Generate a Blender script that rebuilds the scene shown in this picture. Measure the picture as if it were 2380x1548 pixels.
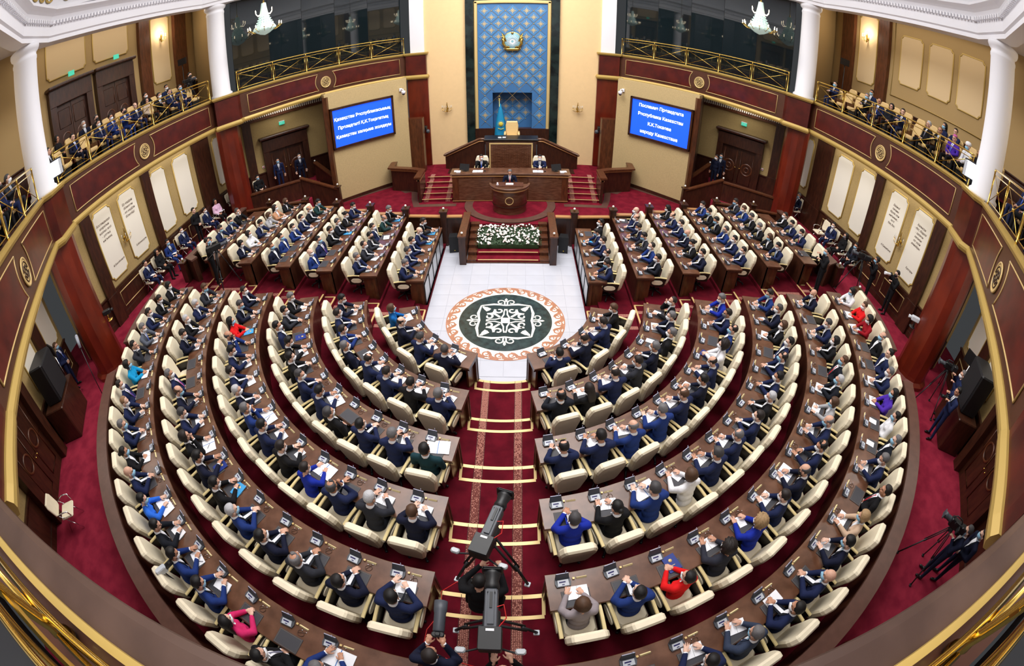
import bpy, bmesh, math, random
import numpy as np
from mathutils import Vector, Matrix
PI = math.pi
random.seed(7)
for o in list(bpy.data.objects): bpy.data.objects.remove(o)
scene = bpy.context.scene
COL = scene.collection

# ------------------------------------------------------------------ camera (a real 15-16 mm fisheye lens) and light
cd = bpy.data.cameras.new('camera'); cam = bpy.data.objects.new('camera', cd); COL.objects.link(cam); scene.camera = cam
cd.type = 'PANO'; cd.panorama_type = 'FISHEYE_LENS_POLYNOMIAL'; cd.fisheye_fov = PI * 1.15
cd.sensor_width = 36; cd.sensor_fit = 'HORIZONTAL'; cd.clip_start = 0.02; cd.clip_end = 200
_f = 1057.7321 / 2380 * 36
_th = np.linspace(0, 1.6, 400); _r = 2 * _f * np.sin(_th / 2) * (1 - .0083 * _th ** 2)
_k = np.linalg.lstsq(np.stack([_r, _r**2, _r**3, _r**4], 1), _th, rcond=None)[0]
cd.fisheye_polynomial_k0 = 0
for i in range(4): setattr(cd, 'fisheye_polynomial_k%d' % (i + 1), -float(_k[i]))
cd.shift_x = -6.6338 / 2380; cd.shift_y = -43.41 / 1548
_p, _yw, _rl = .6350, .0073, -.0042
def _cam2world(X, U, F):
    r = -_rl; X, U = X*math.cos(r) - U*math.sin(r), X*math.sin(r) + U*math.cos(r)
    y = F*math.cos(_p) + U*math.sin(_p); z = -F*math.sin(_p) + U*math.cos(_p)
    return Vector((X*math.cos(_yw) - y*math.sin(_yw), X*math.sin(_yw) + y*math.cos(_yw), z))
_R, _U, _F = _cam2world(1, 0, 0), _cam2world(0, 1, 0), _cam2world(0, 0, 1)
cam.matrix_world = Matrix(((_R.x, _U.x, -_F.x, .3572), (_R.y, _U.y, -_F.y, -10.7541), (_R.z, _U.z, -_F.z, 8.1702), (0, 0, 0, 1)))

scene.view_settings.view_transform = 'Standard'; scene.view_settings.look = 'None'
scene.view_settings.exposure = 0.0; scene.view_settings.gamma = 1.0; scene.view_settings.use_curve_mapping = False
cy = scene.cycles
cy.max_bounces = 5; cy.diffuse_bounces = 3; cy.glossy_bounces = 3; cy.transmission_bounces = 4; cy.transparent_max_bounces = 6
cy.caustics_reflective = False; cy.caustics_refractive = False; cy.sample_clamp_indirect = 6.0
cy.use_denoising = True
w = bpy.data.worlds.new('world'); scene.world = w; w.use_nodes = True
w.node_tree.nodes['Background'].inputs[0].default_value = (.9, .95, 1, 1); w.node_tree.nodes['Background'].inputs[1].default_value = .05

def area_light(name, loc, size, power, color=(1, .97, .93), rot=(0, 0, 0), sizey=None, shape='DISK', spread=PI):
    l = bpy.data.lights.new(name, 'AREA'); l.energy = power; l.color = color; l.shape = shape; l.size = size; l.spread = spread
    if sizey: l.size_y = sizey
    o = bpy.data.objects.new(name, l); o.location = loc; o.rotation_euler = rot; COL.objects.link(o); return o
area_light('dome_light', (0, 1.5, 15.2), 13, 3300, (1, .985, .97))
area_light('stage_light', (0, 9.0, 14.2), 6, 520, (1, .95, .88), rot=(math.radians(22), 0, 0))
area_light('rear_light', (0, -11.5, 13.5), 6, 420, (1, .97, .95), rot=(math.radians(-12), 0, 0))

# ------------------------------------------------------------------ materials
MATS = {}
def srgb(c):
    return tuple(((x/255)/12.92 if x/255 <= .04045 else ((x/255+.055)/1.055)**2.4) for x in c)
def mat(name, col, rough=.6, metal=0., noise=0., nscale=8., bump=0., bscale=40., emit=0., col2=None, spec=.5, stretch=None, coat=0., sheen=0., wave=False):
    if name in MATS: return MATS[name]
    m = bpy.data.materials.new(name); m.use_nodes = True; nt = m.node_tree; N = nt.nodes; L = nt.links
    b = N['Principled BSDF']; c = (*srgb(col), 1)
    b.inputs['Base Color'].default_value = c; b.inputs['Roughness'].default_value = rough; b.inputs['Metallic'].default_value = metal
    b.inputs['Specular IOR Level'].default_value = spec
    if coat: b.inputs['Coat Weight'].default_value = coat; b.inputs['Coat Roughness'].default_value = .15
    if sheen: b.inputs['Sheen Weight'].default_value = sheen; b.inputs['Sheen Tint'].default_value = c; b.inputs['Sheen Roughness'].default_value = .4
    if emit: b.inputs['Emission Color'].default_value = c; b.inputs['Emission Strength'].default_value = emit
    if noise or bump:
        tc = N.new('ShaderNodeTexCoord'); mp = N.new('ShaderNodeMapping'); L.new(tc.outputs['Object'], mp.inputs[0])
        if stretch: mp.inputs['Scale'].default_value = stretch
    if noise:
        if wave:
            n = N.new('ShaderNodeTexWave'); n.inputs['Scale'].default_value = nscale; n.inputs['Distortion'].default_value = 6; n.inputs['Detail'].default_value = 3; fac = n.outputs['Fac']
        else:
            n = N.new('ShaderNodeTexNoise'); n.inputs['Scale'].default_value = nscale; n.inputs['Detail'].default_value = 5; fac = n.outputs['Fac']
        L.new(mp.outputs[0], n.inputs['Vector'])
        cr = N.new('ShaderNodeValToRGB'); c2 = srgb(col2) if col2 else tuple(x*(1-noise) for x in c[:3])
        cr.color_ramp.elements[0].position = .35; cr.color_ramp.elements[1].position = .65
        cr.color_ramp.elements[0].color = (*c2, 1); cr.color_ramp.elements[1].color = c
        L.new(fac, cr.inputs[0]); L.new(cr.outputs[0], b.inputs['Base Color'])
    if bump:
        n2 = N.new('ShaderNodeTexNoise'); n2.inputs['Scale'].default_value = bscale; n2.inputs['Detail'].default_value = 3
        bp = N.new('ShaderNodeBump'); bp.inputs['Strength'].default_value = bump; bp.inputs['Distance'].default_value = .02
        L.new(mp.outputs[0], n2.inputs['Vector']); L.new(n2.outputs['Fac'], bp.inputs['Height']); L.new(bp.outputs[0], b.inputs['Normal'])
    MATS[name] = m; return m
marble = mat('white marble', (198, 200, 210), .18, noise=.06, nscale=1.4)
marble_rose = mat('rose marble', (186, 128, 100), .2, noise=.2, nscale=5)
marble_green = mat('dark green marble', (46, 66, 66), .2, noise=.3, nscale=6, col2=(22, 38, 40))
marble_cream = mat('cream marble', (240, 236, 226), .2)
marble_black = mat('black green veined marble', (34, 48, 46), .12, noise=.4, nscale=2.2, col2=(12, 18, 20))
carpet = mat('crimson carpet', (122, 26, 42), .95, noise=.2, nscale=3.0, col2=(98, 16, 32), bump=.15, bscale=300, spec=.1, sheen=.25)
carpet_outer_lit = mat('crimson carpet lightened as sheen', (146, 40, 60), .95, noise=.2, nscale=3.0, col2=(122, 28, 48), spec=.1, sheen=.3)  # grazing sheen and brighter light of the outer walkway put into the colour
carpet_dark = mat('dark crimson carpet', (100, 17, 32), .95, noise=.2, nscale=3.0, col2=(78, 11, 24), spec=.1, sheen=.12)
wood_desk = mat('polished walnut', (110, 74, 54), .34, noise=.3, nscale=3.5, col2=(80, 48, 30), stretch=(1, 1, 6), coat=.25)
wood_dark = mat('dark mahogany', (66, 34, 20), .38, noise=.3, nscale=3, col2=(46, 22, 13), stretch=(4, 4, 1), coat=.2)
wood_mid = mat('brown mahogany', (98, 54, 30), .36, noise=.3, nscale=3, col2=(72, 38, 20), stretch=(4, 4, 1), coat=.2)
wood_edge = mat('light oak edging', (178, 130, 82), .4)
wood_floorstrip = mat('dark oak border', (96, 66, 56), .4, noise=.2, nscale=5)
fascia_wood = mat('fascia walnut', (84, 48, 32), .42, noise=.2, nscale=3, coat=.2)
fascia_red = mat('fascia cherry', (92, 26, 18), .36, noise=.25, nscale=2.5, col2=(68, 16, 12), coat=.25)
column_red = mat('red cherry column', (112, 36, 18), .32, noise=.25, nscale=2.5, col2=(86, 24, 12), coat=.3, stretch=(1, 1, .4))
gold = mat('matte gold trim', (196, 166, 92), .45, metal=.25)
gold_line = mat('pale gold beading', (222, 192, 130), .4, metal=.2)
brass = mat('polished brass', (226, 192, 100), .16, metal=1.)
plaster = mat('white plaster', (240, 240, 246), .7)
wall_beige = mat('beige textured wall', (196, 172, 124), .8, noise=.12, nscale=22, bump=.2, bscale=60)
wall_olive = mat('olive beige textured wall', (176, 150, 98), .8, noise=.14, nscale=26, bump=.2, bscale=60)
wall_gallery = mat('gallery tan wall', (172, 144, 96), .8)
wall_apricot = mat('apricot plaster', (242, 208, 156), .8, noise=.03, nscale=6)
panel_cream = mat('cream wall panel', (236, 230, 216), .7)
panel_tan = mat('tan wall panel', (214, 188, 146), .7)
chair_cream = mat('cream leather', (242, 230, 202), .55, noise=.05, nscale=9)
chair_edge = mat('pale gold leather piping', (226, 206, 150), .5)
black_wood = mat('black lacquer', (20, 14, 12), .35)
black = mat('black plastic', (22, 23, 26), .45)
black_matte = mat('matte black metal', (30, 31, 34), .6)
grey_dark = mat('dark grey plastic', (72, 76, 84), .45)
grey_light = mat('light grey keypad', (206, 212, 220), .4)
lcd = mat('navy display', (44, 40, 96), .3)
pad_grey = mat('charcoal leather pad', (62, 62, 68), .6, noise=.05)
paper = mat('white paper', (246, 247, 252), .7)
blue_folder = mat('sky blue folder', (64, 160, 220), .5)
navy_folder = mat('navy folder', (30, 52, 130), .5)
ivory = mat('ivory nameplate', (240, 224, 170), .5)
cord_brown = mat('brown cord', (70, 46, 32), .6)
glass_dark = mat('dark tinted glass', (18, 28, 32), .03, spec=.9)
chrome = mat('chrome', (220, 222, 226), .12, metal=1.)
knob_white = mat('frosted globe', (250, 248, 240), .25)
screen_blue = mat('blue screen', (26, 84, 232), .4, emit=1.0)
screen_text = mat('white screen text', (255, 255, 255), .5, emit=1.2)
lamp_glow = mat('warm lamp glow', (255, 236, 200), .5, emit=9.0)
lamp_cool = mat('cool lamp glow', (235, 240, 255), .5, emit=14.0)
exit_green = mat('exit sign green', (70, 200, 170), .5, emit=.6)
ink = mat('dark brown ink', (92, 66, 48), .7)
leaf = mat('green foliage', (44, 74, 36), .6, noise=.4, nscale=20)
petal = mat('white petals', (250, 248, 242), .6)
petal_pink = mat('pale pink petals', (240, 214, 210), .6)

# ------------------------------------------------------------------ mesh helpers
class MB:
    def __init__(s): s.v = []; s.f = []; s.m = []; s.sm = []
    def add(s, V, F, mi=0, smooth=False):
        b = len(s.v); s.v.extend([tuple(p) for p in V]); s.f.extend([tuple(i+b for i in f) for f in F]); s.m.extend([mi]*len(F)); s.sm.extend([smooth]*len(F)); return s
    def box(s, c, d, rz=0., mi=0, M=None):
        x, y, z = d[0]/2, d[1]/2, d[2]/2; V = []
        for (i, j, k) in ((-1,-1,-1),(1,-1,-1),(1,1,-1),(-1,1,-1),(-1,-1,1),(1,-1,1),(1,1,1),(-1,1,1)):
            p = Vector((i*x, j*y, k*z))
            if rz: p = Vector((p.x*math.cos(rz)-p.y*math.sin(rz), p.x*math.sin(rz)+p.y*math.cos(rz), p.z))
            if M is not None: p = M @ p
            V.append((p.x+c[0], p.y+c[1], p.z+c[2]))
        return s.add(V, [(3,2,1,0),(4,5,6,7),(0,1,5,4),(1,2,6,5),(2,3,7,6),(3,0,4,7)], mi)
    def cbox(s, c, d, b=.01, mi=0, rz=0., smooth=False):
        """box with chamfered vertical edges and top rim"""
        x, y, z = d[0]/2, d[1]/2, d[2]/2; V = []; b = min(b, x*.9, y*.9, z*.9)
        def ring(ins, zz):
            P = [(-x+ins+b,-y+ins),(x-ins-b,-y+ins),(x-ins,-y+ins+b),(x-ins,y-ins-b),(x-ins-b,y-ins),(-x+ins+b,y-ins),(-x+ins,y-ins-b),(-x+ins,-y+ins+b)]
            for px, py in P:
                if rz: px, py = px*math.cos(rz)-py*math.sin(rz), px*math.sin(rz)+py*math.cos(rz)
                V.append((c[0]+px, c[1]+py, c[2]+zz))
        ring(b*.6, -z); ring(0, -z+b); ring(0, z-b); ring(b*.6, z)
        F = [tuple(range(7, -1, -1)), tuple(range(24, 32))]
        for k in range(3):
            for i in range(8): j = (i+1) % 8; F.append((k*8+i, k*8+j, k*8+8+j, k*8+8+i))
        return s.add(V, F, mi, smooth)
    def prism(s, poly, z0, z1, mi=0):
        n = len(poly); V = [(p[0], p[1], z0) for p in poly] + [(p[0], p[1], z1) for p in poly]
        return s.add(V, [tuple(range(n-1, -1, -1)), tuple(range(n, 2*n))] + [(i, (i+1) % n, n+(i+1) % n, n+i) for i in range(n)], mi)
    def cyl(s, c, r, h, n=16, mi=0, r2=None, smooth=True):
        return s.lathe([(r, 0), (r if r2 is None else r2, h)], c, n, mi, smooth)
    def lathe(s, prof, c=(0,0,0), n=16, mi=0, smooth=True, a0=0., a1=2*PI, cap=True, M=None):
        full = abs(a1-a0-2*PI) < 1e-6; cnt = n if full else n+1; V = []
        for r, z in prof:
            for i in range(cnt):
                a = a0+(a1-a0)*i/n; p = Vector((r*math.cos(a), r*math.sin(a), z))
                if M is not None: p = M @ p
                V.append((c[0]+p.x, c[1]+p.y, c[2]+p.z))
        F = []
        for k in range(len(prof)-1):
            for i in range(n if full else n):
                j = (i+1) % cnt if full else i+1
                F.append((k*cnt+i, k*cnt+j, (k+1)*cnt+j, (k+1)*cnt+i))
        s.add(V, F, mi, smooth)
        if cap and full:
            for k, rev in ((0, True), (len(prof)-1, False)):
                if prof[k][0] > 1e-5:
                    idx = list(range(k*cnt, k*cnt+cnt)); b = len(s.v)-len(V)
                    idx = idx[::-1] if rev else idx
                    s.f.append(tuple(i+b for i in idx)); s.m.append(mi); s.sm.append(False)
        return s
    def tube(s, pts, r, n=8, mi=0, closed=False, radii=None):
        P = [Vector(p) for p in pts]; V = []; m = len(P); up = None
        for i, p in enumerate(P):
            t = (P[(i+1) % m]-P[i-1]) if closed else (P[min(i+1, m-1)]-P[max(i-1, 0)])
            if t.length < 1e-9: t = Vector((0, 0, 1))
            t.normalize()
            if up is None: up = Vector((0, 0, 1)) if abs(t.z) < .9 else Vector((1, 0, 0))
            a = t.cross(up)
            if a.length < 1e-6: a = t.orthogonal()
            a.normalize(); b = a.cross(t).normalized(); up = b
            rr = radii[i] if radii else r
            for k in range(n):
                an = 2*PI*k/n; q = p + a*(rr*math.cos(an)) + b*(rr*math.sin(an)); V.append(tuple(q))
        F = []
        for i in range(m if closed else m-1):
            j = (i+1) % m
            for k in range(n): l = (k+1) % n; F.append((i*n+k, i*n+l, j*n+l, j*n+k))
        if not closed: F += [tuple(range(n-1, -1, -1)), tuple(range((m-1)*n, m*n))]
        return s.add(V, F, mi, True)
    def sphere(s, c, r, n=10, mi=0, sc=(1,1,1), M=None, rings=None):
        rings = rings or max(5, n//2+1); V = [(0,0,-1)]; F = []
        for k in range(1, rings):
            ph = -PI/2+PI*k/rings
            for i in range(n): a = 2*PI*i/n; V.append((math.cos(ph)*math.cos(a), math.cos(ph)*math.sin(a), math.sin(ph)))
        V.append((0,0,1)); W = []
        for v in V:
            p = Vector((v[0]*r*sc[0], v[1]*r*sc[1], v[2]*r*sc[2]))
            if M is not None: p = M @ p
            W.append((p.x+c[0], p.y+c[1], p.z+c[2]))
        for i in range(n): F.append((0, 1+(i+1) % n, 1+i))
        for k in range(rings-2):
            for i in range(n): j = (i+1) % n; F.append((1+k*n+i, 1+k*n+j, 1+(k+1)*n+j, 1+(k+1)*n+i))
        t = len(V)-1
        for i in range(n): F.append((t, 1+(rings-2)*n+i, 1+(rings-2)*n+(i+1) % n))
        return s.add(W, F, mi, True)
    def sweep(s, path, prof, mi=0, smooth=False, cap=True, closed=False):
        """profile [(n, z)..] closed polygon carried along the plan path; n > 0 is to the left of travel"""
        P = [Vector((p[0], p[1])) for p in path]; m = len(P); nrm = []
        for i in range(m):
            if closed: d0 = (P[i]-P[i-1]).normalized(); d1 = (P[(i+1) % m]-P[i]).normalized()
            else:
                d0 = (P[i]-P[i-1]).normalized() if i else (P[1]-P[0]).normalized()
                d1 = (P[i+1]-P[i]).normalized() if i < m-1 else d0
            n0 = Vector((-d0.y, d0.x)); n1 = Vector((-d1.y, d1.x)); b = n0+n1
            b = b/max(b.length_squared/2, .35) if b.length > 1e-6 else n0
            nrm.append(b)
        V = [(P[i].x+nrm[i].x*o, P[i].y+nrm[i].y*o, z) for i in range(m) for (o, z) in prof]; k = len(prof); F = []
        for i in range(m if closed else m-1):
            i2 = (i+1) % m
            for j in range(k): l = (j+1) % k; F.append((i*k+j, i2*k+j, i2*k+l, i*k+l))
        if cap and not closed: F += [tuple(range(k)), tuple(range((m-1)*k+k-1, (m-1)*k-1, -1))]
        return s.add(V, F, mi, smooth)
    def mesh(s, name, mats):
        me = bpy.data.meshes.new(name); me.from_pydata(s.v, [], s.f)
        for m in (mats if isinstance(mats, (list, tuple)) else [mats]): me.materials.append(m)
        me.polygons.foreach_set('material_index', s.m); me.polygons.foreach_set('use_smooth', s.sm); me.update()
        bm = bmesh.new(); bm.from_mesh(me); bmesh.ops.recalc_face_normals(bm, faces=bm.faces); bm.to_mesh(me); bm.free()
        return me
    def build(s, name, mats, parent=None, **kw): return obj(name, s.mesh(name, mats), parent, **kw)
def obj(name, data, parent=None, loc=None, rz=None, **props):
    o = bpy.data.objects.new(name, data); COL.objects.link(o)
    if parent is not None: o.parent = parent
    if loc is not None: o.location = loc
    if rz is not None: o.rotation_euler = (0, 0, rz)
    for k, v in props.items():
        if v is not None: o[k] = v
    return o
def thing(name, label, cat, loc=(0,0,0), rz=0., group=None):
    return obj(name, None, None, loc, rz, label=label, category=cat, group=group)
def struct(o): o['kind'] = 'structure'; return o
def dup(root, loc=None, rz=None, label=None, group=None):
    r = root.copy(); COL.objects.link(r)
    if loc is not None: r.location = loc
    if rz is not None: r.rotation_euler = (0, 0, rz)
    if label: r['label'] = label
    if group: r['group'] = group
    for ch in root.children:
        c = ch.copy(); COL.objects.link(c); c.parent = r
        for g in ch.children: d = g.copy(); COL.objects.link(d); d.parent = c
    return r
def side(sx): return 'left' if sx < 0 else 'right'
def text_mesh(s, size, font_bold=False, extrude=.004, align='CENTER', spacing=1., shear=0.):
    c = bpy.data.curves.new('lettering', 'FONT'); c.body = s; c.size = size; c.extrude = extrude; c.align_x = align; c.align_y = 'CENTER'; c.space_line = spacing; c.shear = shear
    if font_bold: c.offset = size*.018
    o = bpy.data.objects.new('tmp_text', c); COL.objects.link(o)
    bpy.context.view_layer.update()
    me = bpy.data.meshes.new_from_object(o.evaluated_get(bpy.context.evaluated_depsgraph_get())); bpy.data.objects.remove(o); bpy.data.curves.remove(c); me.name = 'lettering'
    me.materials.clear(); return me
def arc(cx, cy, r, a0, a1, n): return [(cx+r*math.cos(a0+(a1-a0)*i/n), cy+r*math.sin(a0+(a1-a0)*i/n)) for i in range(n+1)]

# ------------------------------------------------------------------ plan of the hall (metres; origin at the floor mosaic, +y towards the stage)
YC = -.26; RISE = .24
RK = [2.42+1.464*k for k in range(6)]          # front edge of each horseshoe row of desks
ZK = [RISE*(k+1) for k in range(6)]            # floor each row sits on
STAGE_Z = .72; OUT_Z = 1.44
def horseshoe(r, yend, n=48, y0=None):
    """plan path: left arm end -> round the rear -> right arm end (interior on the left of travel)"""
    P = [(-r, yend)] if yend is not None else []
    P += [(r*math.cos(a), YC+r*math.sin(a)) for a in [PI+PI*i/n for i in range(n+1)]]
    if yend is not None: P.append((r, yend))
    return P
def ringpt(r, ang, z=0.):  # ang in degrees from the rear centre line, + to the right
    a = math.radians(ang); return Vector((r*math.sin(a), YC-r*math.cos(a), z))
# ------------------------------------------------------------------ floors
ARM_END = 5.05
b = MB(); b.prism([(-2.62, -3.0), (2.62, -3.0), (2.62, 5.1), (-2.62, 5.1)], -.2, 0)
floor = struct(b.build('floor', marble, label='white marble floor of the well in front of the stage'))
# marble tiles laid in the well: each one a part with a fine open joint
tile_me = {}
ts = .62
for i in range(-4, 4):
    for j in range(-4, 8):
        x, y = (i+.5)*ts, (j+.5)*ts+.1
        if y < YC and math.hypot(x, y-YC) > 2.42: 
            if not (abs(x) < .8 and y > -3.0): continue
        if 'm' not in tile_me: tile_me['m'] = MB().cbox((0, 0, 0), (ts-.006, ts-.006, .012), .003).mesh('tile', marble)
        obj('tile', tile_me['m'], floor, (x, y, .004))
# the mosaic
RM, RG = 1.768, 1.378
mos = obj('mosaic_medallion', None, floor, (0, 0, .0105))
def disc(r0, r1, z, n=96):
    b = MB(); V = []; 
    for r, zz in ((r0, 0), (r0, z), (r1, z), (r1, 0)):
        V += [(r*math.cos(2*PI*i/n), r*math.sin(2*PI*i/n), zz) for i in range(n)]
    F = []
    for k in range(3):
        for i in range(n): j = (i+1) % n; F.append((k*n+i, (k+1)*n+i, (k+1)*n+j, k*n+j))
    if r0 < 1e-6: pass
    return b.add(V, F)
disc(RG, RM, .003).build('cream_band', marble_cream, mos)
disc(.0001, RG, .004).build('green_disc', marble_green, mos)
disc(RM-.035, RM, .0045).build('rose_rim', marble_rose, mos)
def ribbon(b, pts, widths, z, mi=0, h=.003):
    n = len(pts); V = []
    for i in range(n):
        a = Vector(pts[max(i-1, 0)]); c = Vector(pts[min(i+1, n-1)]); t = (c-a); t = t.normalized() if t.length > 1e-9 else Vector((1, 0)); nn = Vector((-t.y, t.x)); w = widths[i] if isinstance(widths, (list, tuple)) else widths
        p = Vector(pts[i]); l = p+nn*w/2; r = p-nn*w/2
        V += [(l.x, l.y, z), (r.x, r.y, z), (l.x, l.y, z-h), (r.x, r.y, z-h)]
    F = []
    for i in range(n-1):
        q = 4*i; F += [(q, q+1, q+5, q+4), (q+2, q, q+4, q+6), (q+1, q+3, q+7, q+5)]
    b.add(V, F, mi)
# running wave: rose scrolls
wv = MB(); NW = 28; RB = (RG+RM)/2
def rp(r, a): return (r*math.cos(a), r*math.sin(a))
for k in range(NW):
    a0 = 2*PI*k/NW; da = 2*PI/NW; pts = []; wd = []
    for i in range(13):      # solid wedge between two scrolls, hanging from the rim
        t = i/12; a = a0+da*(.02+.62*t); pts.append(rp(RM-.035-.045*(1-t)-.02, a)); wd.append(.05+.09*max(0, 1-t*1.25))
    ribbon(wv, pts, wd, .0062)
    ca = a0+da*.60; pts = []; wd = []
    cx, cy2 = rp(RB-.005, ca); er = Vector(rp(1, ca)); et = Vector((-er.y, er.x))
    for i in range(30):
        t = i/29; an = PI*.75-t*PI*2.35; rr = .118*(1-t*.74); q = Vector((cx, cy2))+er*(rr*math.sin(an))*1.0+et*(-rr*math.cos(an))*1.0; pts.append((q.x, q.y)); wd.append(.05-.018*t)
    ribbon(wv, pts, wd, .0064)
    pts = [rp(RM-.07, a0+da*.02), rp(RB+.01, a0-da*.05), rp(RB-.075, a0-da*.18), rp(RG+.075, a0-da*.42)]; ribbon(wv, pts, [.10, .09, .065, .035], .0060)
wv.build('wave_scroll', marble_rose, mos)
# central ornament: white square field with curls, and four palmettes outside it
orn = MB(); S = .735
def spiral(c, r0, a0, turns, n=24, fade=.62): return [(c[0]+r0*(1-fade*i/(n-1))*math.cos(a0+turns*PI*i/(n-1)), c[1]+r0*(1-fade*i/(n-1))*math.sin(a0+turns*PI*i/(n-1))) for i in range(n)]
for q in range(4):
    R = Matrix.Rotation(q*PI/2, 2)
    def T(P, sx=1): return [tuple(R @ Vector((sx*p[0], p[1]))) for p in P]
    ribbon(orn, T([(-S-.02, -S-.02), (-S*.80, -S-.05), (-S*.5, -S-.09), (-S*.25, -S-.07), (0, -S-.03), (S*.25, -S-.07), (S*.5, -S-.09), (S*.80, -S-.05), (S+.02, -S-.02)]), [.05, .06, .09, .075, .05, .075, .09, .06, .05], .0072)
    for sx in (-1, 1):
        ribbon(orn, T(spiral((.165, -S-.20), .125, PI*.95, 1.9), sx), [.05*(1-.4*i/23) for i in range(24)], .0074)
        ribbon(orn, T([(.03, -S-.06), (.045, -S-.14), (.04, -S-.24)], sx), [.05, .05, .03], .0073)
        ribbon(orn, T([(S-.02, -S+.05+.03*sx), (S-.13, -S+.12), (S-.26, -S+.20)], sx), [.03, .13, .11], .0079+.0006*(sx > 0)+.0002*q)
        ribbon(orn, T(spiral((.20, -S+.24), .135, -PI*.15, 1.85), sx), [.075*(1-.4*i/23) for i in range(24)], .0078)
        ribbon(orn, T([(.33, -S+.24), (.36, -S+.34), (.30, -.30), (.17, -.16)], sx), [.07, .08, .08, .06], .0076+.0005*(sx > 0)+.0002*q)
        ribbon(orn, T([(.02, -S+.16), (.05, -S+.30), (.05, -.30), (.12, -.12)], sx), [.05, .04, .05, .05], .0093+.0002*q)
    ribbon(orn, T([(0, -S-.22), (0, -S-.30), (0, -S-.36), (0, -S-.42)]), [.03, .075, .085, .008], .0075)
ribbon(orn, [(-.13, 0), (.13, 0)], .26, .0104)
orn.build('scroll_ornament', marble_cream, mos)
dd_ = MB()
for q in range(4):
    R = Matrix.Rotation(q*PI/2, 2); ribbon(dd_, [tuple(R @ Vector(p)) for p in ((0, -.20), (0, -.26), (0, -.31), (0, -.36))], [.005, .05, .045, .005], .0084)
dd_.build('green_darts', MATS['dark green marble'], mos)
sq = MB(); sq.box((0, 0, .0046), (2*S, 2*S, .002)); sq.build('green_square', mat('deep green marble', (34, 50, 50), .2), mos)

# tiers of the amphitheatre (every row rises two risers)
def tier(k):
    b = MB(); r0 = RK[k]; r1 = r0+.41; r2 = RK[k+1] if k < 5 else 14.6; z0 = ZK[k]; end = ARM_END+.35 if k < 5 else 9.0
    b.sweep(horseshoe(r0, end, 64), [(0, 0), (0, z0-.12), (-.42, z0-.12), (-.42, 0)])
    if k < 5: b.sweep(horseshoe(r1, end, 64), [(0, -.1), (0, z0), (-(r2-r1)-.01, z0), (-(r2-r1)-.01, -.1)])
    return b
for k in range(5):
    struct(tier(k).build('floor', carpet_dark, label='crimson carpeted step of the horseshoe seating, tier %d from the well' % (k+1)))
b = MB(); P = horseshoe(RK[5], 5.4, 64); b.sweep(P, [(0, 0), (0, OUT_Z-.12), (-.42, OUT_Z-.12), (-.42, 0)])
b.sweep(horseshoe(RK[5]+.41, 5.4, 64), [(0, -.1), (0, OUT_Z), (-1.2, OUT_Z), (-1.2, -.1)])
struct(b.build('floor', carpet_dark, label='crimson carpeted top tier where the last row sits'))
b = MB(); b.sweep(horseshoe(11.3, 5.6, 64), [(0, 0), (0, OUT_Z), (-4.6, OUT_Z), (-4.6, 0)])
for sx in (-1, 1):
    P = [(sx*8.35, 7.75), (sx*15.9, 5.4), (sx*15.9, 12.5), (sx*9.3, 12.5)]; P = [(sx*9.0, 5.62), (sx*15.9, 5.62), (sx*15.9, 12.5), (sx*9.6, 12.5), (sx*9.55, 8.0), (sx*9.0, 7.2)]
    b.prism(P if sx > 0 else P[::-1], 0, OUT_Z)
    P = [(sx*8.0, 5.4), (sx*9.9, 5.4), (sx*9.9, 7.0), (sx*9.0, 7.0)]
struct(b.build('floor', carpet_outer_lit, label='crimson carpet of the outer walkway under the gallery'))
# stage floor
b = MB(); b.prism([(-9.6, 5.4), (9.6, 5.4), (9.6, 14.2), (-9.6, 14.2)], 0, STAGE_Z)
stage = struct(b.build('floor', carpet, label='crimson carpeted stage floor'))
# oak borders on the stage carpet
b = MB()
for sx in (-1, 1):
    P = [(sx*7.95, 8.15), (sx*5.75, 10.0), (sx*4.9, 9.0), (sx*4.55, 9.15), (sx*4.3, 8.0), (sx*4.05, 7.2), (sx*2.3, 7.2)]
    b.sweep(P if sx < 0 else P, [(-.14, STAGE_Z), (-.14, STAGE_Z+.008), (.14, STAGE_Z+.008), (.14, STAGE_Z)])
b.build('floor_border', wood_floorstrip, stage)
b = MB(); b.lathe([(1.58, .002), (1.58, .055), (1.92, .055), (1.92, .002)], (0, 7.15, STAGE_Z), 64, 0, smooth=False, cap=False)
b.build('podium_platform_rim', wood_floorstrip, stage)
MB().cyl((0, 7.15, STAGE_Z), 1.59, .045, 48).build('podium_platform', carpet, stage)

# aisle runner: two patterned strips, gold nosings
runner = bpy.data.materials.new('rose patterned carpet strip'); runner.use_nodes = True
nt = runner.node_tree; N = nt.nodes; L = nt.links; bs = N['Principled BSDF']; bs.inputs['Roughness'].default_value = .95
tc = N.new('ShaderNodeTexCoord'); vo = N.new('ShaderNodeTexVoronoi'); vo.feature = 'DISTANCE_TO_EDGE'; vo.inputs['Scale'].default_value = 34; vo.inputs['Randomness'].default_value = .5
cr = N.new('ShaderNodeValToRGB'); cr.color_ramp.elements[0].position = .10; cr.color_ramp.elements[1].position = .22
cr.color_ramp.elements[0].color = (*srgb((104, 50, 44)), 1); cr.color_ramp.elements[1].color = (*srgb((196, 136, 120)), 1)
L.new(tc.outputs['Object'], vo.inputs['Vector']); L.new(vo.outputs['Distance'], cr.inputs[0]); L.new(cr.outputs[0], bs.inputs['Base Color'])
def xr(r, x): return YC-math.sqrt(max(r*r-x*x, 0))
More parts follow.
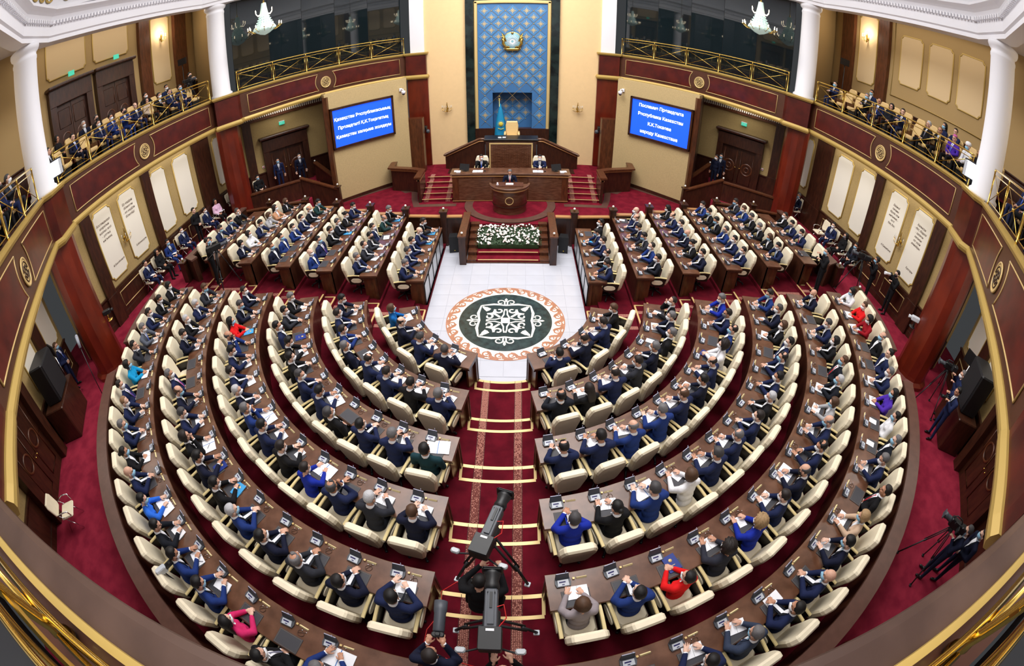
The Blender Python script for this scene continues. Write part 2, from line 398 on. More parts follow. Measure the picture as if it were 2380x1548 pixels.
for sx in (-1, 1):
    for k in range(6):
        b = MB(); xc = sx*.392; ya = xr(RK[k]+.41, xc); yb = xr(RK[k+1], xc) if k < 5 else -11.2
        b.box((xc, (ya+yb)/2, ZK[k]+.004), (.176, abs(ya-yb), .006)); b.box((xc, (xr(RK[k], xc)+ya)/2, ZK[k]-.116), (.176, .40, .006))
        b.box((xc, ya+.004, ZK[k]-.06), (.176, .006, .12)); b.box((xc, xr(RK[k], xc)+.004, ZK[k]-.18), (.176, .006, .12))
        o = obj('carpet_strip', b.mesh('carpet_strip', runner), None, kind='structure', label='rose patterned strip of aisle carpet')
        b = MB()
        for e in (-.082, .082): b.box((xc+e, (ya+yb)/2, ZK[k]+.0075), (.009, abs(ya-yb), .002)); b.box((xc+e, (xr(RK[k], xc)+ya)/2, ZK[k]-.1125), (.009, .40, .002))
        b.build('dark_edging', mat('dark edging', (52, 22, 24), .9), o)
for k in range(6):
    xg = .665+.035*k; P1 = [(x, xr(RK[k], x)) for x in np.linspace(-xg+.02, xg-.02, 13)]; P2 = [(x, xr(RK[k]+.41, x)) for x in np.linspace(-xg, xg, 13)]
    b = MB(); z = ZK[k]
    b.sweep(P1, [(-.065, z-.12+.002), (-.065, z-.112), (.008, z-.112), (.008, z-.14), (0, z-.14), (0, z-.118)])
    b.sweep(P2, [(-.06, z+.002), (-.06, z+.010), (.008, z+.010), (.008, z-.02), (0, z-.02), (0, z+.002)])
    for sx in (-1, 1):
        y0, y1 = P1[0][1], P2[0][1]; b.box((sx*xg, (y0+y1)/2, z-.110), (.055, abs(y0-y1), .01))
    obj('step_nosing', b.mesh('step_nosing', gold_line), None, kind='structure', label='gold edged step of the central aisle, %s from the well' % ['first', 'second', 'third', 'fourth', 'fifth', 'sixth'][k])
# the cross aisles between the ring and the straight side blocks
for sx in (-1, 1):
    for k in range(6):
        b = MB(); z = ZK[k]; x0, x1 = RK[k]+.03, RK[k]+.42
        for xx, zz in ((x0, z-.12), (x1, z)):
            b.box((sx*(xx+.02), -.18, zz+.006), (.045, 1.02, .012)); b.box((sx*(xx-.004), -.18, zz-.01), (.01, 1.02, .03))
        b.box((sx*(x0+x1)/2, .34, z-.11), (x1-x0, .04, .012))
        obj('step_nosing', b.mesh('step_nosing', gold_line), None, kind='structure', label='gold edged step of the %s cross aisle beside row %d' % (side(sx), k+1))
        r2 = RK[k+1] if k < 5 else 10.4
        for yy in (-.02, -.62):
            b = MB(); b.box((sx*(x1+r2)/2, yy, z+.004), (r2-x1, .15, .006)); b.box((sx*(x0+x1)/2, yy, z-.116), (.40, .15, .006))
            obj('carpet_strip', b.mesh('carpet_strip', runner), None, kind='structure', label='rose patterned strip of cross aisle carpet')

# stage steps in the middle
st = MB(); NS = 6
for i in range(NS):
    y0 = 3.42+.36*i; st.box((0, (y0+5.45)/2, .06+.12*i), (2.3, 5.45-y0, .12))
steps = struct(st.build('floor', carpet, label='carpeted steps from the marble well up to the stage'))
b = MB()
for i in range(2): b.box((0, 3.44+.36*i, .12*(i+1)+.004), (2.16, .045, .012))
b.build('step_nosing', gold_line, steps)
b = MB()
for sx in (-1, 1):
    for i in range(NS): y0 = 3.42+.36*i; b.box((sx*1.3, (y0+5.45)/2, .06+.12*i+.002), (.34, 5.45-y0, .124))
b.box((0, 3.40, .03), (2.94, .04, .06)); b.build('step_side', wood_mid, steps)
for sx in (-1, 1):
    t = thing('stair_parapet', 'walnut parapet on the %s of the steps to the stage, with a globe light' % side(sx), 'parapet', (sx*1.6, 3.30, 0))
    b = MB(); b.box((0, 1.08, .62), (.2, 1.95, .98)); b.box((0, .08, .56), (.24, .24, 1.12)); b.build('panel', wood_dark, t)
    b = MB(); b.cbox((0, 1.08, 1.14), (.28, 2.05, .05), .01); b.cbox((0, .08, 1.14), (.3, .3, .06), .01); b.build('rail_cap', wood_mid, t)
    MB().sphere((0, .08, 1.235), .045, 12).build('globe', knob_white, t); MB().lathe([(.04, 0), (.02, .03), (.03, .04)], (0, .08, 1.165), 10).build('globe_cup', brass, t)

# balustrade between the side blocks and the stage
def post(parent, x, y, z0, z1, w=.24):
    p = obj('post', None, parent, (x, y, 0)); b = MB(); b.box((0, 0, (z0+z1)/2), (w, w, z1-z0)); b.cbox((0, 0, z1+.03), (w+.08, w+.08, .06), .01); b.build('shaft', wood_dark, p)
    b = MB(); b.lathe([(.045, 0), (.02, .03), (.035, .045)], (0, 0, z1+.06), 10); b.build('cup', brass, p); MB().sphere((0, 0, z1+.145), .045, 12).build('globe', knob_white, p)
for sx in (-1, 1):
    t = thing('balustrade', 'dark wood balustrade with globe lights behind the %s block of straight desks' % side(sx), 'balustrade', (0, 0, 0))
    px = [2.45, 3.95, 5.42, 6.88]; pz = [1.42, 1.52, 1.68, 1.86]; py = [4.85, 5.0, 5.12, 5.22]
    for x, z, y in zip(px, pz, py): post(t, sx*x, y, 0, z)
    for i in range(4):
        x0 = px[i]; x1 = px[i+1] if i < 3 else 8.2; y0 = py[i]; y1 = py[i+1] if i < 3 else 5.3; z = pz[i]-.22
        b = MB(); P = [(sx*x0, y0), (sx*x1, y1)]; b.sweep(P, [(-.05, 0), (-.05, z), (.05, z), (.05, 0)]); b.build('panel', wood_dark, t)
        b = MB(); b.sweep(P, [(-.1, z), (-.1, z+.05), (.1, z+.05), (.1, z)]); b.build('rail_cap', wood_edge, t)
    b = MB(); P = [(sx*1.75, 4.85), (sx*2.4, 4.85)]; b.sweep(P, [(-.05, 0), (-.05, 1.2), (.05, 1.2), (.05, 0)]); b.build('panel', wood_dark, t)
    b = MB(); b.sweep(P, [(-.1, 1.2), (-.1, 1.25), (.1, 1.25), (.1, 1.2)]); b.build('rail_cap', wood_edge, t)
    # steps up to the side door
    s = thing('side_stair', 'carpeted stair with wooden parapets going up to the %s side door' % side(sx), 'stair')
    b = MB()
    for i in range(6): b.prism([(sx*(7.9+.28*i), 7.55-.02*i), (sx*(8.55+.28*i), 8.75-.02*i), (sx*10.1, 8.7), (sx*9.7, 7.4)][::sx], STAGE_Z, STAGE_Z+.12*(i+1))
    b.build('steps', carpet, s); b = MB()
    for i in range(6): b.tube([(sx*(7.9+.28*i), 7.55-.02*i, STAGE_Z+.12*(i+1)+.01), (sx*(8.55+.28*i), 8.75-.02*i, STAGE_Z+.12*(i+1)+.01)], .016, 6)
    b.build('step_nosing', gold_line, s)
    for (xa, ya, xb, yb) in ((7.75, 7.5, 9.5, 7.3), (8.3, 8.9, 9.8, 9.7)):
        b = MB(); d = Vector((sx*(xb-xa), yb-ya)); n = Vector((-d.y, d.x)).normalized()*.07
        V = []
        for (X, Y, zt) in ((sx*xa, ya, 1.62), (sx*xb, yb, 2.38)):
            for sg in (-1, 1): V += [(X+n.x*sg, Y+n.y*sg, STAGE_Z), (X+n.x*sg, Y+n.y*sg, zt)]
        b.add(V, [(0, 1, 3, 2), (4, 6, 7, 5), (0, 4, 5, 1), (2, 3, 7, 6), (1, 5, 7, 3)]); b.build('parapet', wood_dark, s)
        b = MB(); n2 = n*1.7
        b.add([(sx*xa+n2.x, ya+n2.y, 1.63), (sx*xa-n2.x, ya-n2.y, 1.63), (sx*xb-n2.x, yb-n2.y, 2.39), (sx*xb+n2.x, yb+n2.y, 2.39), (sx*xa+n2.x, ya+n2.y, 1.69), (sx*xa-n2.x, ya-n2.y, 1.69), (sx*xb-n2.x, yb-n2.y, 2.45), (sx*xb+n2.x, yb+n2.y, 2.45)],
              [(3,2,1,0),(4,5,6,7),(0,1,5,4),(1,2,6,5),(2,3,7,6),(3,0,4,7)]); b.build('handrail', wood_mid, s)
        post(s, sx*xa, ya, STAGE_Z, 1.72, .2); MB().sphere((sx*xb, yb, 2.5), .045, 12).build('globe', knob_white, s)
    # parapet of the landing above the arm block
    u = thing('landing_parapet', 'dark wood parapet with a globe light on the %s landing beside the red column' % side(sx), 'parapet')
    b = MB(); b.sweep([(sx*9.5, 7.25), (sx*11.7, 5.9)], [(-.07, 1.0), (-.07, 2.3), (.07, 2.3), (.07, 1.0)]); b.sweep([(sx*8.3, 5.32), (sx*11.3, 4.75)], [(-.06, .8), (-.06, 2.0), (.06, 2.0), (.06, .8)]); b.build('panel', wood_dark, u)
    b = MB(); b.sweep([(sx*9.5, 7.25), (sx*11.7, 5.9)], [(-.12, 2.3), (-.12, 2.36), (.12, 2.36), (.12, 2.3)]); b.sweep([(sx*8.3, 5.32), (sx*11.3, 4.75)], [(-.1, 2.0), (-.1, 2.06), (.1, 2.06), (.1, 2.0)]); b.build('rail_cap', wood_mid, u)
    post(u, sx*8.4, 5.4, .8, 2.05, .22); post(u, sx*10.0, 5.05, .8, 2.2, .22)
# ------------------------------------------------------------------ balcony front (fascia) in sections between the columns
ZF0, ZF1 = 5.80, 7.17
def mir(P, sx): return [(sx*abs(x) if False else (x if sx < 0 else -x), y) for x, y in P]
def smooth_path(P, n=6):
    """Catmull-Rom through plan points"""
    Q = [P[0]]+list(P)+[P[-1]]; out = []
    for i in range(1, len(Q)-2):
        p0, p1, p2, p3 = [Vector(q) for q in Q[i-1:i+3]]
        for j in range(n):
            t = j/n; out.append(tuple(.5*((2*p1)+(-p0+p2)*t+(2*p0-5*p1+4*p2-p3)*t*t+(-p0+3*p1-3*p2+p3)*t**3)))
    out.append(tuple(P[-1])); return out
SEC1 = smooth_path([(-5.55, 13.15), (-7.2, 11.75), (-8.65, 10.1), (-9.65, 8.6), (-10.55, 7.1), (-11.3, 6.1)])
SEC2 = smooth_path([(-12.2, 5.2), (-12.35, 3.2), (-12.45, .8), (-12.3, -1.7), (-11.95, -3.6)])
SEC3 = smooth_path([(-11.1, -4.9), (-9.9, -5.95), (-8.3, -7.35), (-6.9, -8.6), (-5.6, -9.75)])
B0 = [(-4.42, 13.25), (-4.42, 13.0), (-5.5, 13.0), (-5.55, 13.15)]
B1 = [(-11.3, 6.1), (-11.2, 5.75), (-11.95, 5.0), (-12.2, 5.2)]
B2 = [(-11.95, -3.6), (-11.65, -3.75), (-11.0, -4.65), (-11.1, -4.9)]
B3 = [(-5.6, -9.75), (-5.45, -9.85), (-4.5, -10.55), (-4.3, -10.72)]
class Along:
    def __init__(s, P): s.P = [Vector(p) for p in P]; s.c = [0.]; [s.c.append(s.c[-1]+(s.P[i+1]-s.P[i]).length) for i in range(len(P)-1)]; s.L = s.c[-1]
    def at(s, d, off=0.):
        d = max(0, min(s.L, d)); i = 0
        while i < len(s.c)-2 and s.c[i+1] < d: i += 1
        t = (s.P[i+1]-s.P[i]).normalized(); p = s.P[i]+t*(d-s.c[i]); return Vector((p.x-t.y*off, p.y+t.x*off)), t
def fprof(z0=ZF0, z1=ZF1):   # body of the fascia, n>0 towards the hall
    return [(-.5, z0), (-.5, z1), (0, z1), (0, z0)]
trim_i = [0]
def surf_line(b, A, pts, w, off, mi=0, steps=24):
    """gold bead along (s, z) points lying on the fascia"""
    P = []
    for (s0, z0), (s1, z1) in zip(pts[:-1], pts[1:]):
        n = max(1, int(abs(s1-s0)/.3))
        for i in range(n): t = i/n; P.append((s0+(s1-s0)*t, z0+(z1-z0)*t))
    P.append(pts[-1]); Q = []
    for s_, z_ in P: q, t = A.at(s_, off); Q.append((q.x, q.y, z_))
    b.tube(Q, w/2, 5, mi)
def medallion(A, sc, parent, sgn=1):
    q, t = A.at(sc, .012); m = obj('medallion', None, parent, (q.x, q.y, (ZF0+ZF1)/2-.02)); n = Vector((-t.y, t.x))*1.
    M = Matrix(((t.x, 0, n.x), (t.y, 0, n.y), (0, 1, 0)))  # local x along, y up, z out
    def lay(b): return b
    b = MB(); M4 = M
    b.lathe([(0, .0), (.29, .0), (.29, .03), (.25, .035), (.25, .02), (.24, .02), (0.0, .02)], (0,0,0), 40, 0, True, cap=False, M=M4); b.build('disc', gold_line, m)
    b = MB(); 
    for k in range(4):
        P = [M @ Vector((.195*math.cos(a), .195*math.sin(a), .028)) for a in np.linspace(k*PI/2+.12, (k+1)*PI/2-.12, 12)]; b.tube(P, .012, 5)
    for k in range(4):
        c, s = math.cos(k*PI/2), math.sin(k*PI/2)
        for sg in (-1, 1):
            P = []
            for i in range(16):
                u = i/15; a = u*PI*1.7; r = .055*(1-.55*u); X, Y = .085+r*math.cos(a+PI), sg*(.052+r*math.sin(a+PI)); P.append(M @ Vector((X*c-Y*s, X*s+Y*c, .028)))
            b.tube(P, .011, 5)
    b.build('ornament', wood_dark, m); return m
def fascia_section(P, sx, zone, ends=True):
    trim_i[0] += 1
    if sx > 0: P = [(-x, y) for x, y in P][::-1]
    b = MB(); b.sweep(P, fprof()); t = b.build('trim_%d' % trim_i[0], fascia_wood, None, kind='structure', label='curved walnut balcony front, %s' % zone)
    b = MB(); b.sweep(P, [(-.02, ZF0-.05), (.05, ZF0-.05), (.09, ZF0+.02), (.09, ZF0+.07), (.04, ZF0+.15), (-.02, ZF0+.15)]); b.build('lower_gold_band', gold, t)
    b = MB(); b.sweep(P, [(-.02, ZF1-.10), (.03, ZF1-.10), (.08, ZF1-.03), (.08, ZF1+.03), (-.14, ZF1+.03), (-.14, ZF1)]); b.build('upper_gold_band', gold, t)
    A = Along(P); z0, z1 = ZF0+.30, ZF1-.24; mid = A.L/2
    for (sa, sb, dirn) in ((.35, mid-.42, 1), (mid+.42, A.L-.35, -1)):
        def endz(z):  # concave end beside the medallion
            u = (z-(z0+z1)/2)/((z1-z0)/2); return .16*(1-u*u)
        b = MB(); V = []; nz = 8; ns = max(6, int((sb-sa)/.3))
        for j in range(nz+1):
            z = z0+(z1-z0)*j/nz
            a0 = sa+(endz(z) if dirn < 0 else 0); a1 = sb-(endz(z) if dirn > 0 else 0)
            for i in range(ns+1): q, _ = A.at(a0+(a1-a0)*i/ns, .014); V.append((q.x, q.y, z))
        F = [(j*(ns+1)+i, j*(ns+1)+i+1, (j+1)*(ns+1)+i+1, (j+1)*(ns+1)+i) for j in range(nz) for i in range(ns)]
        b.add(V, F); b.build('red_panel', fascia_red, t)
        b = MB(); cz = [z0+(z1-z0)*j/10 for j in range(11)]
        if dirn > 0: loop = [(sa, z0), (sa, z1)]+[(sb-endz(z), z) for z in cz[::-1]]+[(sa, z0)]
        else: loop = [(sb, z0), (sb, z1)]+[(sa+endz(z), z) for z in cz[::-1]]+[(sb, z0)]
        surf_line(b, A, loop, .035, .018); b.build('gold_beading', gold_line, t)
    medallion(A, mid, t); return t, A, P
def fascia_bump(P, sx, zone):
    trim_i[0] += 1
    if sx > 0: P = [(-x, y) for x, y in P][::-1]
    b = MB(); b.sweep(P, fprof()); t = b.build('trim_%d' % trim_i[0], fascia_red, None, kind='structure', label='red cherry block of the balcony front over a column, %s' % zone)
    b = MB(); b.sweep(P, [(-.02, ZF0-.06), (.06, ZF0-.06), (.11, ZF0+.02), (.11, ZF0+.08), (.05, ZF0+.16), (-.02, ZF0+.16)]); b.sweep(P, [(-.02, ZF1-.10), (.05, ZF1-.10), (.10, ZF1-.03), (.10, ZF1+.04), (-.3, ZF1+.04), (-.3, ZF1)]); b.build('gold_bands', gold, t)
def railing(A, sx, zone, inset=-.12, lo=.0):
    t = thing('railing', 'polished brass railing with crossed bars and rosettes, %s' % zone, 'railing'); n = max(3, round(A.L/1.75)); zt = ZF1+.93; zb = ZF1+.04
    P = []
    for i in range(int(A.L/.25)+1): q, _ = A.at(A.L*i/int(A.L/.25), inset); P.append(q)
    b = MB(); b.tube([(q.x, q.y, zt) for q in P], .026, 8); b.build('top_rail', brass, t)
    b = MB(); b.tube([(q.x, q.y, zt-.13) for q in P], .014, 6); b.tube([(q.x, q.y, zb+.08) for q in P], .014, 6); b.build('lower_rail', brass, t)
    for i in range(n+1):
        q, tt = A.at(A.L*i/n, inset); b = MB(); b.lathe([(.035, 0), (.035, .05), (.02, .07), (.024, .8), (.032, .86), (.02, .92)], (q.x, q.y, zb-.02), 8)
        for sg in (-1, 1):
            if 0 < i < n or (i == 0 and sg > 0) or (i == n and sg < 0): qq = q+tt*(.085*sg); b.tube([(qq.x, qq.y, zb+.08), (qq.x, qq.y, zt-.13)], .010, 6)
        b.build('baluster', brass, t)
        if i < n:
            q0, _ = A.at(A.L*i/n+.085, inset); q1, _ = A.at(A.L*(i+1)/n-.085, inset); m = (q0+q1)/2; b = MB()
            for (a, c) in ((q0, q1), (q1, q0)):
                b.tube([(a.x, a.y, zb+.08), (m.x, m.y, (zb+zt-.05)/2), (c.x, c.y, zt-.13)], .012, 6)
            b.sphere((m.x, m.y, (zb+zt-.05)/2), .045, 10, sc=(1, 1, .9)); b.build('crossed_bars', brass, t)
    return t
SIDES = (-1, 1); SECA = {}
for sx in SIDES:
    for nm, P, z in (('a', SEC1, 'on the %s of the stage' % side(sx)), ('b', SEC2, 'along the %s wall' % side(sx)), ('c', SEC3, 'at the rear %s' % side(sx))):
        t, A, PP = fascia_section(P, sx, z); SECA[nm, sx] = (A, PP); railing(A, sx, z)
    for P, z in ((B0, 'beside the stage on the %s' % side(sx)), (B1, 'front %s' % side(sx)), (B2, 'rear %s' % side(sx)), (B3, 'near %s' % side(sx))): fascia_bump(P, sx, z)
# the near section, right under the photographer
b = MB(); P = [(-4.3, -10.72)]+[(x, -10.70-.0*x) for x in np.linspace(-3.9, 3.9, 14)]+[(4.3, -10.72)]
b.sweep(P, [(-.42, ZF0), (-.42, ZF1-.04), (-.09, ZF1-.04), (-.09, ZF0)]); trim_i[0] += 1
t = b.build('trim_%d' % trim_i[0], fascia_wood, None, kind='structure', label='walnut balcony front and ledge right below the viewer')
b = MB(); b.sweep(P, [(-.19, ZF1), (-.19, ZF1+.03), (-.075, ZF1+.03), (-.045, ZF1+.015), (-.04, ZF1), (-.05, ZF1-.03), (-.19, ZF1-.05)], smooth=False); b.build('ledge', mat('worn dark walnut ledge', (84, 62, 52), .45, noise=.2, nscale=3, col2=(64, 44, 36)), t)
b = MB(); b.sweep(P, [(-.225, ZF1), (-.225, ZF1+.06), (-.19, ZF1+.06), (-.19, ZF1)]); b.build('gold_strip', gold, t)
t = thing('railing', 'brass railing of the near balcony, its bars blurred close to the viewer', 'railing')
b = MB(); b.tube([(x, -11.06, ZF1+.62) for x in (-4.3, 0, 4.3)], .03, 12); b.build('top_rail', brass, t)
b = MB(); b.tube([(x, -10.97, ZF1+.10) for x in (-4.3, 0, 4.3)], .018, 10); b.tube([(x, -11.0, ZF1+.46) for x in (-4.3, 0, 4.3)], .014, 10); b.build('lower_rail', brass, t)
for x in (-2.6, -.95, 1.62, 3.2):
    b = MB(); b.lathe([(.04, 0), (.04, .03), (.03, .05), (.034, .07), (.022, .1), (.026, .55), (.034, .6)], (x, -11.0, ZF1-.02), 16); b.build('baluster', brass, t)
    b = MB(); b.box((x+.42, -11.0, ZF1+.28), (.9, .012, .04), M=None); b.build('flat_bar', brass, t)
for x0, x1 in ((-2.5, -1.05), (-.85, 1.5), (1.72, 3.1)):
    b = MB(); b.tube([(x0, -11.0, ZF1+.10), (x1, -11.0, ZF1+.46)], .014, 8); b.tube([(x1, -11.0, ZF1+.10), (x0, -11.0, ZF1+.46)], .014, 8); b.build('crossed_bars', brass, t)

# ------------------------------------------------------------------ columns
def column(sx, x, y, lab, top=11.45):
    c = obj('column', None, None, (sx*x, y, 0), kind='structure', label='red cherry wood column topped by a white column above the balcony, '+lab)
    b = MB(); b.lathe([(.72, OUT_Z), (.72, OUT_Z+.12), (.60, OUT_Z+.2), (.58, OUT_Z+.3), (.56, ZF0)], (0,0,0), 12, smooth=False); b.build('lower_shaft', column_red, c)
    b = MB(); b.lathe([(.50, ZF1-.05), (.50, ZF1+.1), (.43, ZF1+.16), (.405, 11.0), (.42, 11.05), (.42, 11.12), (.40, 11.14), (.40, 11.22), (.47, 11.28), (.5, 11.36), (.5, top)], (0,0,0), 28); b.build('upper_shaft', plaster, c)
for sx in SIDES:
    column(sx, 12.1, 5.85, 'front %s' % side(sx)); column(sx, 11.75, -4.45, 'rear %s' % side(sx)); column(sx, 5.75, -11.35, 'near %s' % side(sx))
    # flat pilasters beside the stage
    c = obj('column', None, None, (sx*4.95, 13.1, 0), kind='structure', label='flat red pilaster with a white pier above it, %s of the stage' % side(sx))
    b = MB(); b.box((sx*-.02, 0.25, 3.3), (1.1, .5, 5.1)); b.build('lower_shaft', column_red, c)
    b = MB(); b.box((sx*-.06, .3, 10.3), (.74, .5, 6.3)); b.build('upper_shaft', plaster, c)

# ------------------------------------------------------------------ lower walls with panels
def W2(A, B):
    A = Vector(A); B = Vector(B); u = (B-A).normalized(); n = Vector((-u.y, u.x)); return A, u, n, (B-A).length
def notched(w, h, r=.10, n=5):
    """rectangle with scooped corners"""
    P = []
    for (cx, cyy, a0) in ((-w/2, -h/2, PI/2), (w/2, -h/2, PI), (w/2, h/2, 3*PI/2), (-w/2, h/2, 0)):
        P += [(cx+r*math.cos(a0-i*PI/2/n), cyy+r*math.sin(a0-i*PI/2/n)) for i in range(n+1)]
    return P
def wall_panel(parent, p, ang, w, h, m, depth=.035, r=.12, label=None, text=None, sign=None):
    """p: centre on the wall; ang: heading of the wall normal"""
    g = obj('wall_panel', None, parent, p); g.rotation_euler = (PI/2, 0, ang+PI/2)
    if label: g['label'] = label
    b = MB(); P = notched(w, h, r); b.prism(P, 0, depth); b.build('face', m, g)
    b = MB(); Q = [(x, y, depth*.6) for x, y in notched(w+.05, h+.05, r)]; b.tube(Q, .03, 6, closed=True); b.build('gold_moulding', gold, g)
    if text:
        for s_, sz, yy, xx in text:
            me = text_mesh(s_, sz, False, .003, 'CENTER', 1.25, .25); me.materials.append(ink); obj('lettering', me, g, (xx, yy, depth+.003))
    return g
def pilaster(parent, A, u, n, s0, s1, z0, z1, dep=.14, m=None):
    c = A+u*((s0+s1)/2)+n*(dep/2); g = obj('pilaster', None, parent, (c.x, c.y, 0), math.atan2(u.y, u.x)); w = abs(s1-s0)
    b = MB(); b.box((0, 0, (z0+z1)/2), (w, dep, z1-z0)); b.box((0, 0, z0+.55), (w+.08, dep+.08, 1.1)); b.box((0, 0, z1-.12), (w+.1, dep+.1, .24)); b.build('shaft', m or wood_dark, g); return g
def dado(parent, A, u, n, s0, s1, z0, h=1.12, rects=()):
    P = [tuple(A+u*s0), tuple(A+u*s1)]
    b = MB(); b.sweep(P, [(0, z0), (0, z0+h), (.05, z0+h), (.05, z0)]); b.sweep(P, [(0, z0+h-.04), (0, z0+h+.06), (.10, z0+h+.06), (.10, z0+h+.02), (.06, z0+h-.04)]); b.sweep(P, [(0, z0), (0, z0+.2), (.085, z0+.2), (.085, z0)]); b.build('dado', wood_dark, parent)
    for (a, c) in rects:
        b = MB(); Q = [A+u*a+n*.055, A+u*c+n*.055]; zz = (z0+.35, z0+h-.2); b.tube([(Q[0].x, Q[0].y, zz[0]), (Q[1].x, Q[1].y, zz[0]), (Q[1].x, Q[1].y, zz[1]), (Q[0].x, Q[0].y, zz[1])], .022, 5, closed=True); b.build('gold_moulding', gold_line, parent)
def sconce(label, p, heading, n=5, lit=False, s=1.0):
    t = thing('wall_sconce', label, 'wall light', p, heading-PI/2)
    b = MB(); b.lathe([(0, 0), (.07, 0), (.05, .03), (.02, .05)], (0,0,0), 10, M=Matrix.Rotation(-PI/2, 3, 'X')); b.lathe([(.015, -.2), (.045, -.12), (.02, -.02), (.05, .1), (.012, .3), (.02, .34), (0, .38)], (0, .1, 0), 10); b.build('stem', brass, t)
    for i in range(n):
        a = PI*(i+.5)/n-0.0; dx, dy = math.cos(a)*.26*s, .1+math.sin(a)*.18*s; b = MB()
        b.tube([(0, .1, -.08), (dx*.5, .1+(dy-.1)*.5, -.16), (dx*.95, dy*.98, -.1), (dx, dy, .02)], .008, 5); b.lathe([(.012, 0), (.03, .01), (.032, .02), (.01, .025)], (dx, dy, .02), 8); b.build('arm', brass, t)
        b = MB(); b.lathe([(.009, 0), (.009, .1), (.013, .12), (.012, .145), (0, .175)], (dx, dy, .04), 6); b.build('candle', lamp_glow if lit else knob_white, t)
    return t
T1 = [('Бостандыққа\nапаратын\nжалғыз жол\n- ұлттық\nынтымақ.', .118, .50, -.04), ('Ә.Бөкейханов', .10, -.82, .1)]
T2 = [('Ер кәдірін\nбілмеген\n- ел кәдірін\nбілмейді.', .125, .62, -.04), ('Б.Момышұлы', .10, -.82, .1)]
T3 = [('Бірінші\nтағаны:\nбірлік пен\nынтымақ -\nесті\nбақ бас.', .112, .42, -.04), ('А.Құнанбаев', .10, -.82, .05)]
T4 = [('Халықты\n- бет, беделі\n- заласы\nхалықы\nел үшін\nжинайды.', .112, .40, 0.), ('Бұқтары', .10, -.82, .1)]
for sx in SIDES:
    s_ = side(sx)
    # long side wall
    A = Vector((sx*13.4, -4.3)); B = Vector((sx*13.4, 7.0))
    if sx < 0: A, B = B, A
    A, u, n, Lw = W2(A, B)       # interior on the left of travel
    wl = obj('wall_%s' % s_, None, None, kind='structure', label='beige textured %s side wall with cream panels over a wood dado' % s_)
    b = MB(); b.sweep([tuple(A), tuple(A+u*Lw)], [(-.2, OUT_Z), (-.2, ZF0+.1), (0, ZF0+.1), (0, OUT_Z)]); b.build('wall_face', wall_olive, wl)
    def S(y): return (7.0-y) if sx < 0 else (y+4.3)
    dado(wl, A, u, n, 0, Lw, OUT_Z, 1.12, [tuple(sorted((S(a), S(c)))) for a, c in ((-1.8, -.5), (-.2, 1.0), (1.9, 2.9), (3.1, 4.2))])
    for (ya, yb) in ((-2.5, -2.0), (1.05, 1.5), (4.55, 5.75), (-4.3, -3.9)): a, c = sorted((S(ya), S(yb))); pilaster(wl, A, u, n, a, c, OUT_Z, ZF0)
    head = 0 if sx < 0 else PI
    for (yc_, wd, tx) in ((-1.38, .95, 0), (-.03+.1, .95, 1), (2.05, .9, None), (3.62, 1.05, None), (6.4, .55, None)):
        tt = None
        if tx is not None: tt = ((T1, T2) if sx < 0 else (T4, T3))[tx]
        wall_panel(wl, (sx*(13.4-.0), yc_, 4.12), head, wd, 2.5 if yc_ < 6 else 2.3, panel_cream, text=tt, label='cream panel with a lettered quotation' if tt else None)
    sconce('crystal and brass sconce between the two lettered panels on the %s wall' % s_, (sx*13.36, -.62, 3.9), head, 4)
    # rear diagonal walls
    A = Vector((sx*14.05, -4.75)); B = Vector((sx*9.6, -11.0))
    if sx > 0: A, B = B, A
    A, u, n, Lw = W2(A, B)
    wr = obj('wall_rear_%s' % s_, None, None, kind='structure', label='beige textured rear %s wall with a cream panel' % s_)
    b = MB(); b.sweep([tuple(A), tuple(A+u*Lw)], [(-.2, OUT_Z), (-.2, ZF0+.1), (0, ZF0+.1), (0, OUT_Z)]); b.build('wall_face', wall_olive, wr)
    def S2(d): return d if sx < 0 else Lw-d
    rr = [tuple(sorted((S2(a), S2(c)))) for a, c in ((.3, 1.5), (2.6, 3.1))]; dado(wr, A, u, n, 0, Lw, OUT_Z, 1.12, rr)
    ang = math.atan2(n.y, n.x)
    for d, wd in ((.75, 1.0), (2.6, .9)): c = A+u*S2(d); wall_panel(wr, (c.x, c.y, 4.1), ang, wd, 2.4, panel_cream)
    for (da, db) in ((1.45, 1.95),): a, c = sorted((S2(da), S2(db))); pilaster(wr, A, u, n, a, c, OUT_Z, ZF0)
    # loudspeaker cabinet, dark wood door recess, screens near it
    d0 = A+u*S2(3.0)+n*.62
    t = thing('loudspeaker', 'large black loudspeaker in a dark wooden cabinet by the rear %s wall' % s_, 'loudspeaker', (d0.x, d0.y, OUT_Z), ang-PI/2)
    b = MB(); b.cbox((0, 0, .55), (1.5, .8, 1.1), .03); b.build('cabinet', wood_dark, t); b = MB(); b.cbox((0, .02, 1.7), (.95, .6, 1.2), .04); b.build('speaker_box', black, t)
    b = MB(); b.box((0, .33, 1.7), (.85, .02, 1.1)); b.build('grille', black_matte, t)
    d1 = A+u*S2(1.75)+n*.45
    t = thing('monitor_stand', 'small screen on a stand facing the wall at the rear %s' % s_, 'monitor', (d1.x, d1.y, OUT_Z), ang-PI/2+.8)
    b = MB(); b.box((0, 0, 1.75), (.62, .04, .38)); b.build('screen', black, t); b = MB(); b.tube([(0, 0, 0), (0, 0, 1.6)], .02, 8); b.tube([(-.3, -.25, .03), (0, 0, .2), (.3, -.25, .03)], .015, 6); b.tube([(0, .3, .03), (0, 0, .2)], .015, 6); b.build('stand', chrome, t)
    dd = A+u*S2(5.2)+n*.05
    dr = obj('door_%d' % (1 if sx < 0 else 2), None, None, (dd.x, dd.y, OUT_Z), ang-PI/2, kind='structure', label='dark carved double door in the rear %s wall' % s_)
